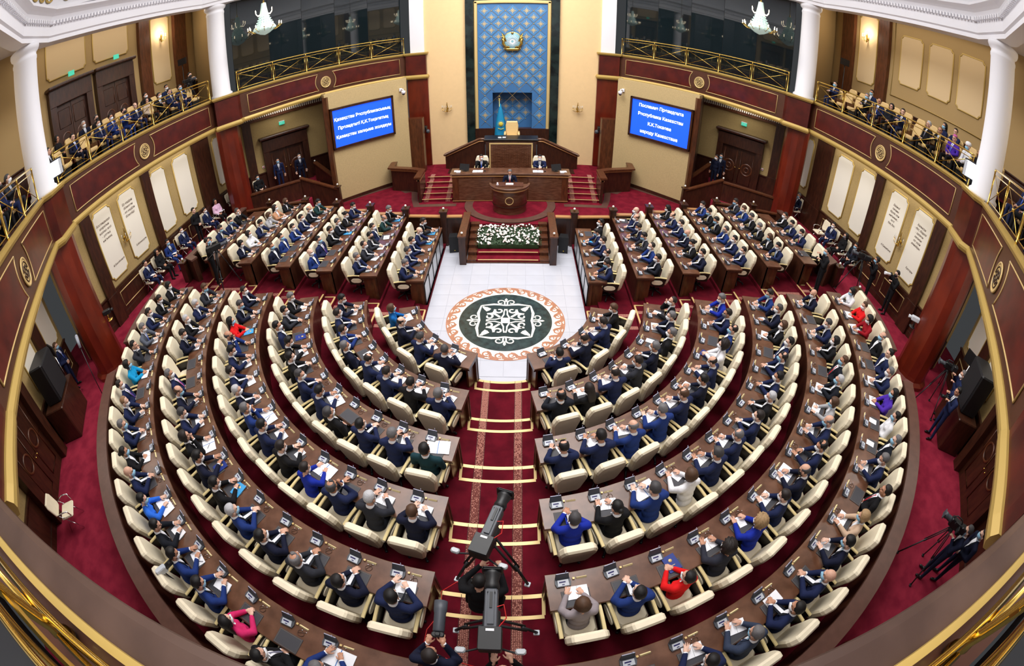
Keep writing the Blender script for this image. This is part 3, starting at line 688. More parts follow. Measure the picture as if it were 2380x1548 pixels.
    b = MB(); b.box((0, .0, 1.25), (1.9, .1, 2.5)); b.build('door_leaf', wood_dark, dr); b = MB()
    for q in (-1, 1):
        b.lathe([(.2, 0), (.23, .03), (.26, 0)], (q*.45, .06, 1.3), 24, cap=False, M=Matrix.Rotation(-PI/2, 3, 'X')); b.tube([(q*.15, .06, 2.2), (q*.75, .06, 2.2), (q*.75, .06, .3), (q*.15, .06, .3)], .02, 5, closed=True)
    b.build('door_moulding', wood_mid, dr); b = MB(); b.sphere((.07, .12, 1.1), .03, 8); b.sphere((-.07, .12, 1.1), .03, 8); b.build('door_handle', brass, dr)
    for q in (-1, 1): b = MB(); b.box((q*1.12, .12, 1.6), (.34, .3, 3.2)); b.build('door_jamb', wood_dark, dr)
    b = MB(); b.cbox((0, .12, 2.95), (2.6, .34, .7), .03); b.build('door_lintel', wood_dark, dr)
    # wall with the side door beside the stage
    A = Vector((sx*13.4, 7.9)); B = Vector((sx*9.6, 11.3))
    if sx < 0: A, B = B, A
    A, u, n, Lw = W2(A, B); wd_ = obj('wall_door_%s' % s_, None, None, kind='structure', label='beige textured wall around the %s side door' % s_)
    b = MB(); b.sweep([tuple(A-u*.3), tuple(A+u*(Lw+.3))], [(-.2, OUT_Z), (-.2, ZF0+.1), (0, ZF0+.1), (0, OUT_Z)]); b.build('wall_face', wall_olive, wd_)
    def S3(d): return Lw-d if sx < 0 else d
    for a_, c_ in ((.15, 1.5), (3.75, 5.0)): a, c = sorted((S3(a_), S3(c_))); dado(wd_, A, u, n, a, c, OUT_Z, 1.0)
    a, c = sorted((S3(.55), S3(1.0))); pilaster(wd_, A, u, n, a, c, OUT_Z, ZF0-.3)
    ang = math.atan2(n.y, n.x); dc = A+u*S3(2.68)+n*.02
    b = MB(); P = [tuple(A+u*.0+n*.12), tuple(A+u*Lw+n*.12)]; b.sweep(P, [(-.12, 5.25), (-.12, 5.6), (.05, 5.6), (.05, 5.25)]); b.build('frieze_shelf', wood_mid, wd_)
    b = MB()
    for i in range(44): q = A+u*(.1+i*(Lw-.2)/43)+n*.19; b.box((q.x, q.y, 5.5), (.055, .04, .22), math.atan2(u.y, u.x))
    q = b.build('dentil', panel_cream, wd_); q['kind'] = 'stuff'
    dr = obj('door_%d' % (3 if sx < 0 else 4), None, None, (dc.x, dc.y, OUT_Z), ang-PI/2, kind='structure', label='dark carved double door under a heavy lintel beside the stage, %s' % s_)
    for q in (-1, 1):
        b = MB(); b.box((q*.46, .03, 1.05), (.9, .06, 2.1)); b.build('door_leaf', wood_dark, dr)
        b = MB(); b.lathe([(.26, 0), (.30, .035), (.34, 0)], (q*.5, .06, 1.0), 28, cap=False, M=Matrix.Rotation(-PI/2, 3, 'X')); b.lathe([(.10, 0), (.13, .03), (.16, 0)], (q*.5, .06, 1.0), 20, cap=False, M=Matrix.Rotation(-PI/2, 3, 'X')); b.tube([(q*.12, .06, 1.9), (q*.8, .06, 1.9), (q*.8, .06, .2), (q*.12, .06, .2)], .018, 5, closed=True); b.build('door_moulding', wood_mid, dr)
        b = MB(); b.tube([(q*.07, .1, 1.0), (q*.07, .12, 1.0), (q*.2, .12, 1.0)], .014, 6); b.build('door_handle', brass, dr)
        b = MB(); b.box((q*1.08, .1, 1.3), (.32, .24, 2.6)); b.build('door_jamb', wood_dark, dr)
    b = MB(); b.cbox((0, .1, 2.38), (2.48, .26, .62), .02); b.cbox((0, .16, 2.82), (2.75, .44, .14), .04); b.build('door_lintel', wood_dark, dr)
    ex = A+u*S3(2.68)+n*.05
    t = thing('exit_sign', 'green illuminated exit sign on the wall above the %s side door' % s_, 'sign', (ex.x, ex.y, 4.78), ang-PI/2); b = MB(); b.cbox((0, .03, 0), (.3, .05, .17), .01); b.build('light_box', exit_green, t); b = MB(); b.box((0, .03, .1), (.3, .06, .03)); b.build('housing', plaster, t)
    b = MB(); b.tube([(-.08, .058, -.02), (-.02, .058, .03), (.02, .058, -.04)], .008, 5); b.tube([(.05, .058, 0), (.11, .058, 0)], .008, 5); b.build('pictogram', plaster, t)
    al = A+u*S3(1.35)+n*.02; t = thing('fire_alarm', 'small red fire alarm button on the beige wall beside the %s side door' % s_, 'alarm', (al.x, al.y, OUT_Z+1.35), ang-PI/2); b = MB(); b.cbox((0, .02, 0), (.12, .04, .12), .01); b.build('plate', plaster, t); b = MB(); b.sphere((0, .045, 0), .035, 10); b.build('button', mat('red plastic', (200, 40, 30), .4), t)
    # dark wood side partition (wardrobe-like return wall) beside the screens
    b = MB(); P = [(sx*9.6, 11.3), (sx*8.1, 8.02)]; b.sweep(P, [(-.1, STAGE_Z), (-.1, ZF0+.1), (.1, ZF0+.1), (.1, STAGE_Z)]); rw = b.build('wall_return_%s' % s_, wood_dark, None, kind='structure', label='dark wood return wall between the %s door and the screen' % s_)
    b = MB(); b.box((sx*8.02, 7.95, 3.3), (.2, .2, 5.2)); b.build('corner_post', wood_mid, rw)
    # screen wall
    A = Vector((sx*8.05, 7.93)); B = Vector((sx*5.02, 10.92))
    if sx < 0: A, B = B, A
    A, u, n, Lw = W2(A, B); sw = obj('wall_screen_%s' % s_, None, None, kind='structure', label='beige textured wall holding the %s blue screen' % s_)
    b = MB(); P = [tuple(A), tuple(A+u*Lw)]; b.sweep(P, [(-.3, STAGE_Z), (-.3, 6.03), (0, 6.03), (0, STAGE_Z)]); b.build('wall_face', wall_beige, sw)
    b = MB(); b.sweep(P, [(0, STAGE_Z), (0, STAGE_Z+.16), (.04, STAGE_Z+.16), (.04, STAGE_Z)]); b.build('baseboard', wood_dark, sw)
    b = MB(); P2 = [(sx*5.02, 10.92), (sx*5.55, 13.2)]; P2 = P2 if sx > 0 else P2[::-1]; b.sweep(P2, [(-.2, STAGE_Z), (-.2, 5.9), (0, 5.9), (0, STAGE_Z)]); b.build('wall_return', wall_beige, sw)
    ang = math.atan2(n.y, n.x)
    def SS(d): return Lw-d if sx < 0 else d
    sc_ = A+u*SS(1.80)+n*.02
    t = thing('display_screen', ('large blue screen with three lines of white Kazakh text on the left wall' if sx < 0 else 'large blue screen with four lines of white Russian text on the right wall'), 'screen', (sc_.x, sc_.y, 4.33), ang-PI/2)
    b = MB()
    for (cx, cz, w_, h_) in ((0, .93, 3.26, .1), (0, -.93, 3.26, .1), (1.58, 0, .1, 1.96), (-1.58, 0, .1, 1.96)): b.box((cx, .05, cz), (w_, .12, h_))
    b.build('frame', wood_dark, t); b = MB(); b.box((0, .03, 0), (3.1, .06, 1.78)); b.build('panel', screen_blue, t)
    lines = ['Қазақстан Республикасының', 'Президенті Қ.К.Тоқаевтың', 'Қазақстан халқына жолдауы'] if sx < 0 else ['Послание Президента', 'Республики Казахстан', 'К.К.Токаева', 'народу Казахстана']
    for i, ln in enumerate(lines):
        me = text_mesh(ln, .205 if sx < 0 else .215, True, .004); me.materials.append(screen_text); o = obj('lettering', me, t, (0, .066, .42*(len(lines)-1)/2-.42*i)); o.rotation_euler = (PI/2, 0, PI)
    cc = A+u*SS(Lw-.35)+n*.02
    t = thing('dome_camera', 'white dome security camera on a wall bracket near the balcony, %s of the stage' % s_, 'camera', (cc.x, cc.y, 5.4), ang-PI/2)
    b = MB(); b.cbox((0, .03, .1), (.14, .06, .16), .01); b.tube([(0, .05, .1), (0, .25, .14), (0, .28, .06)], .03, 8); b.lathe([(.09, .06), (.10, 0), (.09, -.08)], (0, .28, 0), 14); b.build('housing', plaster, t); MB().sphere((0, .28, -.08), .075, 12).build('dome', black, t)
    # camera on the pilaster
    t = thing('wall_camera', 'black remote camera fixed to the %s pilaster by the stage' % s_, 'camera', (sx*4.6, 13.02, 3.0))
    b = MB(); b.cbox((0, -.25, 0), (.22, .34, .2), .03); b.tube([(0, 0, -.05), (0, -.2, -.05)], .03, 6); b.build('body', black, t); b = MB(); b.sphere((-sx*.15, -.25, -.2), .12, 12); b.build('ball', grey_dark, t)
# beige walls of the stage
for sx in SIDES:
    b = MB(); b.box((sx*3.42, 13.45, 7.3), (2.2, .4, 13.2)); o = b.build('wall_stage_%s' % side(sx), wall_apricot, None, kind='structure', label='tall apricot wall %s of the blue panel' % side(sx))
    b = MB(); b.box((sx*2.16, 13.3, 7.5), (.42, .5, 12)); b.build('wall_marble_%s' % side(sx), marble_black, None, kind='structure', label='tall dark marble strip %s of the blue panel' % side(sx))
    sconce('brass candle sconce on the apricot wall, %s of the stage' % side(sx), (sx*3.42, 13.2, 3.95), -PI/2, 7)
# blue quilted panel with gold frame
BX = 1.77; BZ0, BZ1 = 2.6, 9.75; YB = 13.3
blue = mat('blue damask panel', (62, 116, 172), .5, noise=.12, nscale=30)
bp = thing('blue_wall_panel', 'tall blue diamond patterned panel in a gold frame behind the stage', 'wall panel', (0, YB, 0))
b = MB(); NX, NZ = 1.03, 4.75
for (x0, x1, z0, z1) in ((-BX, -NX, BZ0, BZ1), (NX, BX, BZ0, BZ1), (-NX, NX, NZ, BZ1)): b.box(((x0+x1)/2, .05, (z0+z1)/2), (x1-x0, .1, z1-z0))
b.box((0, .95, 3.6), (2.2, .1, 2.5)); b.box((-1.05, .5, 3.6), (.05, .9, 2.4)); b.box((1.05, .5, 3.6), (.05, .9, 2.4)); b.box((0, .5, NZ+.02), (2.1, .9, .05)); b.build('backing', blue, bp)
b = MB()
for x in (-BX-.09, BX+.09): b.cbox((x, 0, (BZ0+BZ1)/2), (.17, .2, BZ1-BZ0+.3), .03)
b.cbox((0, 0, BZ1+.1), (2*BX+.34, .2, .17), .03); b.build('gold_frame', gold_line, bp)
PX, PZ = .355, .366; bl = MB()
def inside(x, z): return abs(x) < BX-.1 and BZ0+.15 < z < BZ1-.12
q = .30; tb = MB(); tb.add([(0, -.014, -q), (q, -.014, 0), (0, -.014, q), (-q, -.014, 0), (0, 0, -q-.025), (q+.025, 0, 0), (0, 0, q+.025), (-q-.025, 0, 0)], [(0,1,2,3), (0,4,5,1), (1,5,6,2), (2,6,7,3), (3,7,4,0)])
tile_b = tb.mesh('diamond_tile', mat('lighter blue damask', (76, 132, 184), .45, noise=.1, nscale=20)); rb = MB()
for k in range(8): a_ = k*PI/4; rr = .17 if k % 2 == 0 else .12; rb.box((math.cos(a_)*rr*.55, -.022, math.sin(a_)*rr*.55), (rr*.85, .012, .026), M=Matrix.Rotation(-a_, 3, 'Y'))
rose_b = rb.mesh('gold_rosette', gold_line)
for i in range(-5, 6):
    for j in range(0, 21):
        x = i*PX; z = 2.75+j*PZ
        if not inside(x, z): continue
        y = -.002 if (abs(x) > NX or z > NZ) else .895
        if y > 0 and (abs(x) > NX-.25 or z > NZ-.2): continue
        if y < 0 and abs(x) < NX+.2 and z < NZ+.2: continue
        if (i+j) % 2 == 0 and abs(x) < BX-.3: g_ = obj('diamond_tile', tile_b, bp, (x, y, z)); obj('gold_rosette', rose_b, g_)
        else: bl.sphere((x, y-.01, z), .03, 6)
bl.build('gold_studs', gold, bp)['kind'] = 'stuff'
b = MB()
for k in range(-24, 25):
    for sg in (-1, 1):
        c0 = k*PX*2; pts = []
        for i in range(60):
            x = -BX+2*BX*i/59; z = 2.75+PZ+c0*(PZ/PX)+sg*x*(PZ/PX)
            if inside(x, z) and not (abs(x) < NX+.03 and z < NZ+.03): pts.append((x, -.008, z))
        if len(pts) > 1: b.tube([pts[0], pts[-1]], .006, 4)
b.build('gold_lattice', gold, bp)['kind'] = 'stuff'
b = MB(); b.box((0, 0, 2.3), (3.9, .3, .9)); b.box((0, .6, 2.2), (2.3, 1.2, .8)); b.build('wood_base', wood_dark, bp)
# emblem: a round gilt boss with wings and rays
em = thing('state_emblem', 'round gilt state emblem with winged horses around a pale blue dome, on the blue panel', 'emblem', (0, YB-.06, 7.6))
Mx = Matrix.Rotation(PI/2, 3, 'X')
b = MB(); b.lathe([(0, .0), (.42, 0), (.5, .04), (.42, .08), (0, .1)], (0,0,0), 36, M=Mx, cap=False); b.build('disc', mat('emblem pale blue', (130, 178, 190), .4), em)
b = MB()
for k in range(24): a = 2*PI*k/24; b.tube([(math.cos(a)*.1, -.11, math.sin(a)*.1), (math.cos(a)*.36, -.09, math.sin(a)*.36)], .011, 4)
b.lathe([(.07, .1), (.11, .12), (.13, .1)], (0,0,0), 24, M=Mx, cap=False); b.build('rays', plaster, em)
b = MB()
for sg in (-1, 1):
    for k in range(6): b.tube([(sg*(.30+.02*k), -.10, .02+.06*k), (sg*(.44+.015*k), -.12, .12+.055*k), (sg*(.40+.02*k), -.1, .28+.035*k)], .028, 6)
    b.tube([(sg*.14, -.1, -.32), (sg*.34, -.12, -.30), (sg*.46, -.12, -.12), (sg*.44, -.13, .06), (sg*.50, -.13, .14), (sg*.56, -.12, .08)], .05, 8, radii=[.05, .07, .08, .07, .045, .03])
    b.tube([(sg*.5, -.13, .14), (sg*.53, -.13, .24), (sg*.49, -.12, .3)], .02, 6)
    for k in range(3): b.tube([(sg*(.2+.09*k), -.11, -.33), (sg*(.24+.1*k), -.12, -.43), (sg*(.18+.08*k), -.11, -.46)], .02, 5)
b.cbox((0, -.12, -.45), (.62, .06, .12), .02); b.sphere((0, -.12, .48), .07, 10, sc=(1, .5, 1)); b.lathe([(.46, .02), (.5, .05), (.53, .02)], (0,0,0), 40, M=Mx, cap=False); b.build('gilt_relief', brass, em)

# ------------------------------------------------------------------ upper storey: gallery floors, walls, beam, glass, ceiling
def offset(P, d):
    P = [Vector(p) for p in P]; out = []
    for i in range(len(P)):
        t = (P[min(i+1, len(P)-1)]-P[max(i-1, 0)]).normalized(); out.append((P[i].x-t.y*d, P[i].y+t.x*d))
    return out
for sx in SIDES:
    s_ = side(sx)
    for key in ('a', 'b', 'c'):
        A, PP = SECA[key, sx]; inner = offset(PP, -.16); outer = offset(PP, -3.6); b = MB()
        V = [(x, y, ZF1-.12) for x, y in inner]+[(x, y, ZF1-.12) for x, y in outer]+[(x, y, ZF0+.02) for x, y in inner]+[(x, y, ZF0+.02) for x, y in outer]; m = len(inner)
        F = [(i, i+1, m+i+1, m+i) for i in range(m-1)]+[(2*m+i+1, 2*m+i, 3*m+i, 3*m+i+1) for i in range(m-1)]; b.add(V, F)
        struct(b.build('gallery_floor', carpet_dark if key != 'a' else wood_dark, label='floor slab of the %s gallery' % s_))
    # back wall of the side gallery
    X = sx*15.35; A = Vector((X, -4.4)); B = Vector((X, 8.2))
    if sx < 0: A, B = B, A
    A, u, n, Lw = W2(A, B); gw = obj('wall_gallery_%s' % s_, None, None, kind='structure', label='tan back wall of the %s gallery' % s_)
    b = MB(); b.sweep([tuple(A), tuple(A+u*Lw)], [(-.2, ZF0), (-.2, 13), (0, 13), (0, ZF0)]); b.build('wall_face', wall_gallery, gw)
    def S(y): return (8.2-y) if sx < 0 else (y+4.4)
    z0 = ZF1+.1; dado(gw, A, u, n, 0, Lw, z0, .95)
    head = 0 if sx < 0 else PI
    for (ya, yb) in ((3.85, 4.55), (6.4, 7.3)): a, c = sorted((S(ya), S(yb))); pilaster(gw, A, u, n, a, c, z0, 12.8, .2, wood_mid)
    wall_panel(gw, (X, 5.45, 10.5), head, 1.25, 3.3, panel_tan)
    sconce('lit candle sconce on the tall tan panel of the %s gallery' % s_, (X-sx*.05, 5.45, 11.0), head, 3, lit=True)
    if sx < 0:
        for i, yy in enumerate((-.45, 2.15)):
            dr = obj('door_%d' % (5+i), None, None, (X+.02, yy, z0), -PI/2, kind='structure', label='tall dark double door of the left gallery')
            for q in (-1, 1):
                b = MB(); b.box((q*.42, .04, 1.2), (.82, .06, 2.4)); b.build('door_leaf', wood_dark, dr); b = MB(); b.tube([(q*.1, .08, 2.2), (q*.72, .08, 2.2), (q*.72, .08, 1.5), (q*.1, .08, 1.5)], .015, 5, closed=True); b.lathe([(.2, 0), (.23, .03), (.26, 0)], (q*.42, .07, 1.05), 20, cap=False, M=Matrix.Rotation(-PI/2, 3, 'X')); b.build('door_moulding', wood_mid, dr)
                b = MB(); b.box((q*1.0, .1, 1.5), (.34, .24, 3.0)); b.build('door_jamb', wood_dark, dr)
            b = MB(); b.cbox((0, .1, 2.75), (2.3, .26, .7), .02); b.cbox((0, .18, 3.15), (2.5, .44, .14), .04); b.build('door_lintel', wood_dark, dr); b = MB(); b.sphere((.08, .12, 1.0), .035, 8); b.tube([(.08, .12, 1.0), (.08, .12, .85)], .012, 5); b.build('door_handle', brass, dr)
            t = thing('exit_sign', 'green illuminated exit sign over the %s gallery door' % ('left' if i == 0 else 'second'), 'sign', (X+.35, yy, z0+3.42), -PI/2); t['label'] = 'green exit sign over the gallery door %s' % ('beside the big white column' if i == 0 else 'nearer the stage'); b = MB(); b.cbox((0, .03, 0), (.32, .05, .2), .01); b.build('light_box', exit_green, t)
            wall_panel(gw, (X, yy, 11.75), head, 2.1, 1.9, panel_tan)
    else:
        for yy in (2.5, .75, -.95): wall_panel(gw, (X, yy, 10.5), head, 1.3, 2.15, panel_tan)
        b = MB(); b.tube([(X-.03, 3.6, 8.75), (X-.03, 3.6, 12.4), (X-.03, -2.6, 12.4), (X-.03, -2.6, 8.75)], .025, 5, closed=True); b.build('gold_moulding', gold, gw)
    # rear gallery wall
    A = Vector((sx*15.35, -4.4)); B = Vector((sx*9.3, -12.3))
    if sx > 0: A, B = B, A
    A, u, n, Lw = W2(A, B); gr = obj('wall_gallery_rear_%s' % s_, None, None, kind='structure', label='tan back wall of the rear %s gallery' % s_)
    b = MB(); b.sweep([tuple(A), tuple(A+u*Lw)], [(-.2, ZF0), (-.2, 13), (0, 13), (0, ZF0)]); b.build('wall_face', wall_gallery, gr); dado(gr, A, u, n, 0, Lw, z0, .95)
    ang = math.atan2(n.y, n.x)
    for d in (1.6, 3.9):
        dd = d if sx < 0 else Lw-d; c = A+u*dd; wall_panel(gr, (c.x, c.y, 10.3), ang, 1.9, 2.9, panel_tan)
    c = A+u*(2.75 if sx < 0 else Lw-2.75)+n*.03; sconce('lit candle sconce on the rear %s gallery wall' % s_, (c.x, c.y, 9.6), ang, 3, lit=True)
    # tinted glazing of the booths over the doors
    A, PP = SECA['a', sx]; G = offset(PP, -.42)
    gz = obj('window_%d' % (1 if sx < 0 else 2), None, None, kind='structure', label='tall dark tinted glazing of the booth above the balcony, %s of the stage' % s_)
    AG = Along(G); npan = 5
    for i in range(npan):
        q0, _ = AG.at(AG.L*i/npan+.01); q1, _ = AG.at(AG.L*(i+1)/npan-.01)
        b = MB(); b.sweep([tuple(q0), tuple(q1)], [(-.015, ZF1-.05), (-.015, 11.5), (.015, 11.5), (.015, ZF1-.05)]); b.build('pane', glass_dark, gz)
    for i in range(1, npan): q, _ = AG.at(AG.L*i/npan); MB().box((q.x, q.y, 9.3), (.03, .03, 4.4)).build('mullion', black, gz)
    b = MB(); b.sweep(G, [(-.6, 11.5), (-.6, 12.2), (.0, 12.2), (.0, 11.5)]); b.build('head_beam', plaster, gz)
    # white beam over the columns with its cornice
    path = B0[1:]+SEC1[1:]+B1[1:]+SEC2[1:]+B2[1:]+SEC3[1:]+B3[1:]; path = [(x, y) for x, y in path if True]
    path = [( -4.9, 13.4), (-5.6, 13.25)]+SEC1[1:-1]+[(-11.75, 5.6)]+SEC2[1:-1]+[(-11.5, -4.2)]+SEC3[1:]+[(-4.6, -10.6)]
    if sx > 0: path = [(-x, y) for x, y in path][::-1]
    beam = obj('beam', None, None, kind='structure', label='white plaster beam and cornice over the %s columns' % s_)
    b = MB(); b.sweep(path, [(-.35, 11.45), (-.35, 12.1), (.12, 12.1), (.12, 11.62), (.06, 11.58), (.06, 11.45)]); b.build('architrave', plaster, beam)
    b = MB(); b.sweep(path, [(-.35, 12.05), (-.35, 12.42), (.42, 12.42), (.42, 12.34), (.30, 12.26), (.22, 12.2), (.12, 12.05)]); b.build('cornice', plaster, beam)
    AB = Along(path); b = MB(); nd = int(AB.L/.16)
    for i in range(nd): q, t = AB.at(AB.L*(i+.5)/nd, .2); b.box((q.x, q.y, 12.0), (.08, .09, .11), math.atan2(t.y, t.x))
    o = b.build('dentil', plaster, beam); o['kind'] = 'stuff'
    b = MB(); b.sweep(path, [(-.4, 12.4), (-.4, 15.6), (-.1, 15.6), (-.1, 12.4)]); b.build('upper_wall', plaster, beam)
    # gilt scroll ornament on the white wall above the cornice
    for (frac, cnt) in ((.575, 3), (.70, 3)):
        g = obj('gilt_scroll', None, beam)
        b = MB()
        for k in range(-cnt, cnt+1):
            for sg in (-1, 1):
                for lay in (0, 1):
                    pts = []
                    for i in range(22):
                        t_ = i/21; a = t_*PI*1.9; r = (.26-.05*lay)*(1-.62*t_); s1 = AB.L*frac*1.0 if sx < 0 else AB.L*(1-frac); q, _ = AB.at(s1+k*.48+sg*r*math.cos(a), -.06); pts.append((q.x, q.y, 12.95+.42*lay+sg*.0+r*math.sin(a)))
                    b.tube(pts, .028, 5)
        b.build('scrollwork', gold, g)
for sx in SIDES:  # soffit of the gallery ceiling
    b = MB(); b.prism([(sx*11.9, -5), (sx*15.6, -4.4), (sx*15.6, 8.4), (sx*11.9, 6.2)][::sx], 12.45, 12.55); b.prism([(sx*11.9, -5), (sx*15.6, -4.4), (sx*9.3, -12.6), (sx*5, -10.9)][::-sx], 12.45, 12.55); struct(b.build('ceiling_%s' % side(sx), plaster, label='white ceiling of the %s gallery' % side(sx)))
b = MB(); b.lathe([(0, 16.9), (6, 16.6), (11, 15.9), (15.5, 15.5)], (0, 1, 0), 48); struct(b.build('ceiling', plaster, label='shallow white dome over the hall'))
b = MB(); b.box((0, 13.6, 14.5), (11, .4, 4)); b.box((0, -11.4-3.0, 9), (20, .3, 16)); struct(b.build('wall_front', plaster, label='white upper wall over the stage and wall behind the viewer'))
# chandeliers
for sx in SIDES:
    t = thing('chandelier', 'large crystal chandelier with candle lamps in front of the %s booth glazing' % side(sx), 'chandelier', (sx*9.75, 6.2, 9.6))
    b = MB(); b.tube([(0, 0, 1.4), (0, 0, 4.6)], .015, 6); b.lathe([(.03, 0), (.09, .1), (.04, .2), (.07, .5), (.03, .9), (.06, 1.2), (.02, 1.4)], (0,0,0), 10); b.build('stem', brass, t)
    crystal = mat('crystal', (205, 232, 224), .15, emit=.35)
    b = MB(); b.lathe([(.02, -.22), (.2, -.16), (.42, -.02), (.5, .1), (.3, .35), (.22, .6), (.14, 1.0), (.1, 1.25)], (0,0,0), 18, cap=False)
    for k in range(18):
        a = 2*PI*k/18
        for j in range(6): r = .5-.05*j; b.sphere((math.cos(a)*(r-.02), math.sin(a)*(r-.02), .05+.11*j-.05*j*j*.0), .028, 5)
    b.build('crystal_basket', crystal, t)
    for k in range(12):
        a = 2*PI*k/12; b = MB(); c_, s2 = math.cos(a), math.sin(a); b.tube([(c_*.3, s2*.3, .05), (c_*.5, s2*.5, -.05), (c_*.72, s2*.72, .1)], .012, 5); b.lathe([(.02, 0), (.05, .02), (.02, .03)], (c_*.72, s2*.72, .1), 8); b.build('arm', brass, t)
        b = MB(); b.lathe([(.015, 0), (.015, .07), (.022, .1), (0, .15)], (c_*.72, s2*.72, .13), 6); b.build('lamp', lamp_glow, t)
    for k in range(6):
        a = 2*PI*k/6; c_, s2 = math.cos(a), math.sin(a); b = MB(); b.tube([(c_*.15, s2*.15, .75), (c_*.3, s2*.3, .7), (c_*.4, s2*.4, .82)], .01, 5); b.lathe([(.015, 0), (.015, .07), (.022, .1), (0, .15)], (c_*.4, s2*.4, .83), 6); b.build('upper_lamp', lamp_glow, t)
    # film light beside the rear white column
    t = thing('film_light', 'white film light with barn doors clamped beside the rear %s white column' % side(sx), 'film light', (sx*11.75, -3.75, ZF1+.5), (-1 if sx < 0 else 1)*.9)
    b = MB(); b.cbox((0, 0, 0), (.16, .42, .5), .03); b.build('housing', black, t); b = MB(); b.box((-sx*.09, 0, 0), (.02, .34, .42)); b.build('lamp_face', lamp_cool, t)
    b = MB(); b.box((-sx*.22, .24, .0), (.26, .01, .42)); b.build('barn_door', grey_light, t); b = MB(); b.tube([(0, 0, -.25), (0, 0, -.5)], .02, 6); b.build('stand', black, t)
for sx in SIDES:  # lights of the gallery ceilings, and unseen fill lamps added under the balconies
    area_light('gallery_light', (sx*13.9, 1.5, 12.3), 2.4, 95, (1, .9, .76), sizey=9, shape='RECTANGLE')
    area_light('gallery_light', (sx*11.0, -9.3, 12.3), 2.0, 60, (1, .9, .76), sizey=5, shape='RECTANGLE', rot=(0, 0, sx*.7))
    area_light('soffit_fill', (sx*12.9, 1.2, ZF0-.02), .9, 85, (1, .95, .86), sizey=9.5, shape='RECTANGLE')
    area_light('soffit_fill', (sx*10.9, 8.9, ZF0-.02), 1.2, 45, (1, .95, .86), sizey=3.2, shape='RECTANGLE', rot=(0, 0, -sx*.8))
    area_light('soffit_fill', (sx*9.6, -8.6, ZF0-.02), .9, 45, (1, .95, .86), sizey=5, shape='RECTANGLE', rot=(0, 0, sx*.75))

for sx in SIDES:   # end walls and soffits that close the galleries; glow of the lit sconces
    b = MB(); b.sweep([(sx*15.35, 8.2), (sx*12.35, 6.35)][::sx], [(-.1, ZF0), (-.1, 12.5), (.1, 12.5), (.1, ZF0)]); struct(b.build('wall_gallery_end_%s' % side(sx), wall_gallery, label='tan end wall of the %s gallery' % side(sx)))
    for loc in ((sx*14.95, 5.45, 11.3), (sx*12.9, -6.9, 9.9)):
        l = bpy.data.lights.new('sconce_light', 'POINT'); l.energy = 42; l.color = (1, .86, .66); l.shadow_soft_size = .12; o = bpy.data.objects.new('sconce_light', l); o.location = loc; COL.objects.link(o)
    area_light('soffit_fill', (sx*11.2, -6.6, ZF0-.05), .8, 70, (1, .95, .88), sizey=4, shape='RECTANGLE', rot=(0, 0, sx*.75))  # unseen lamp added to brighten the outer carpet below
b = MB(); b.box((0, -13.0, ZF1-.15), (14, 3.6, .1)); struct(b.build('gallery_floor', black_matte, label='dark floor of the near balcony behind the viewer'))
# ------------------------------------------------------------------ people: bodies grown from limbs, one continuous skin each
from mathutils.bvhtree import BVHTree
skin_m = mat('skin', (214, 166, 142), .55, noise=.05, nscale=30)
skin_lt = mat('fair skin', (226, 184, 162), .55); skin_dk = mat('tanned skin', (190, 138, 110), .55)
eye_m = mat('dark eyes', (34, 24, 20), .3); shoe_m = mat('black shoes', (18, 16, 18), .3); shirt_w = mat('white shirt', (240, 242, 248), .7)
mask_w = mat('white face mask', (240, 243, 248), .7); mask_b = mat('light blue face mask', (150, 200, 230), .7); mask_k = mat('black face mask', (24, 24, 28), .7); mask_g = mat('grey face mask', (120, 122, 128), .7)
CL = {}
def cloth(name, c): CL[name] = mat('cloth '+name, c, .85, noise=.10, nscale=14, bump=.12, bscale=90, spec=.25)
for nm_, c_ in dict(navy=(25, 35, 72), darknavy=(17, 22, 46), blue=(28, 52, 116), royal=(22, 44, 158), black=(17, 17, 21), charcoal=(42, 44, 52), grey=(88, 94, 108), slate=(52, 62, 84), lightgrey=(150, 152, 160), greysweater=(152, 142, 146), white=(234, 234, 238), red=(222, 24, 28), darkred=(150, 16, 30), pink=(214, 44, 108), cyan=(18, 152, 208), azure=(46, 112, 226), teal=(16, 98, 170), purple=(78, 44, 170), beige=(206, 176, 150), tan=(196, 146, 112), palegrey=(168, 168, 172), uniform=(28, 58, 58), darkteal=(24, 58, 66), pinstripe=(44, 46, 58), palepink=(226, 186, 214), patterned=(190, 170, 150), vestblack=(18, 18, 22), blackblue=(20, 24, 34)).items(): cloth(nm_, c_)
HC = {n: mat('hair '+n, c, .6, noise=.25, nscale=60, spec=.4) for n, c in dict(black=(20, 17, 18), dark=(38, 30, 28), brown=(84, 58, 40), grey=(112, 110, 112), darkgrey=(70, 68, 70), white=(196, 196, 200), blonde=(176, 144, 104), sandy=(146, 112, 80)).items()}
TIE = {n: mat('tie '+n, c, .6) for n, c in dict(navy=(26, 30, 66), blue=(40, 80, 190), red=(170, 28, 44), purple=(90, 50, 150), pink=(200, 90, 170), grey=(120, 120, 140), black=(16, 16, 18), lightblue=(110, 150, 210)).items()}
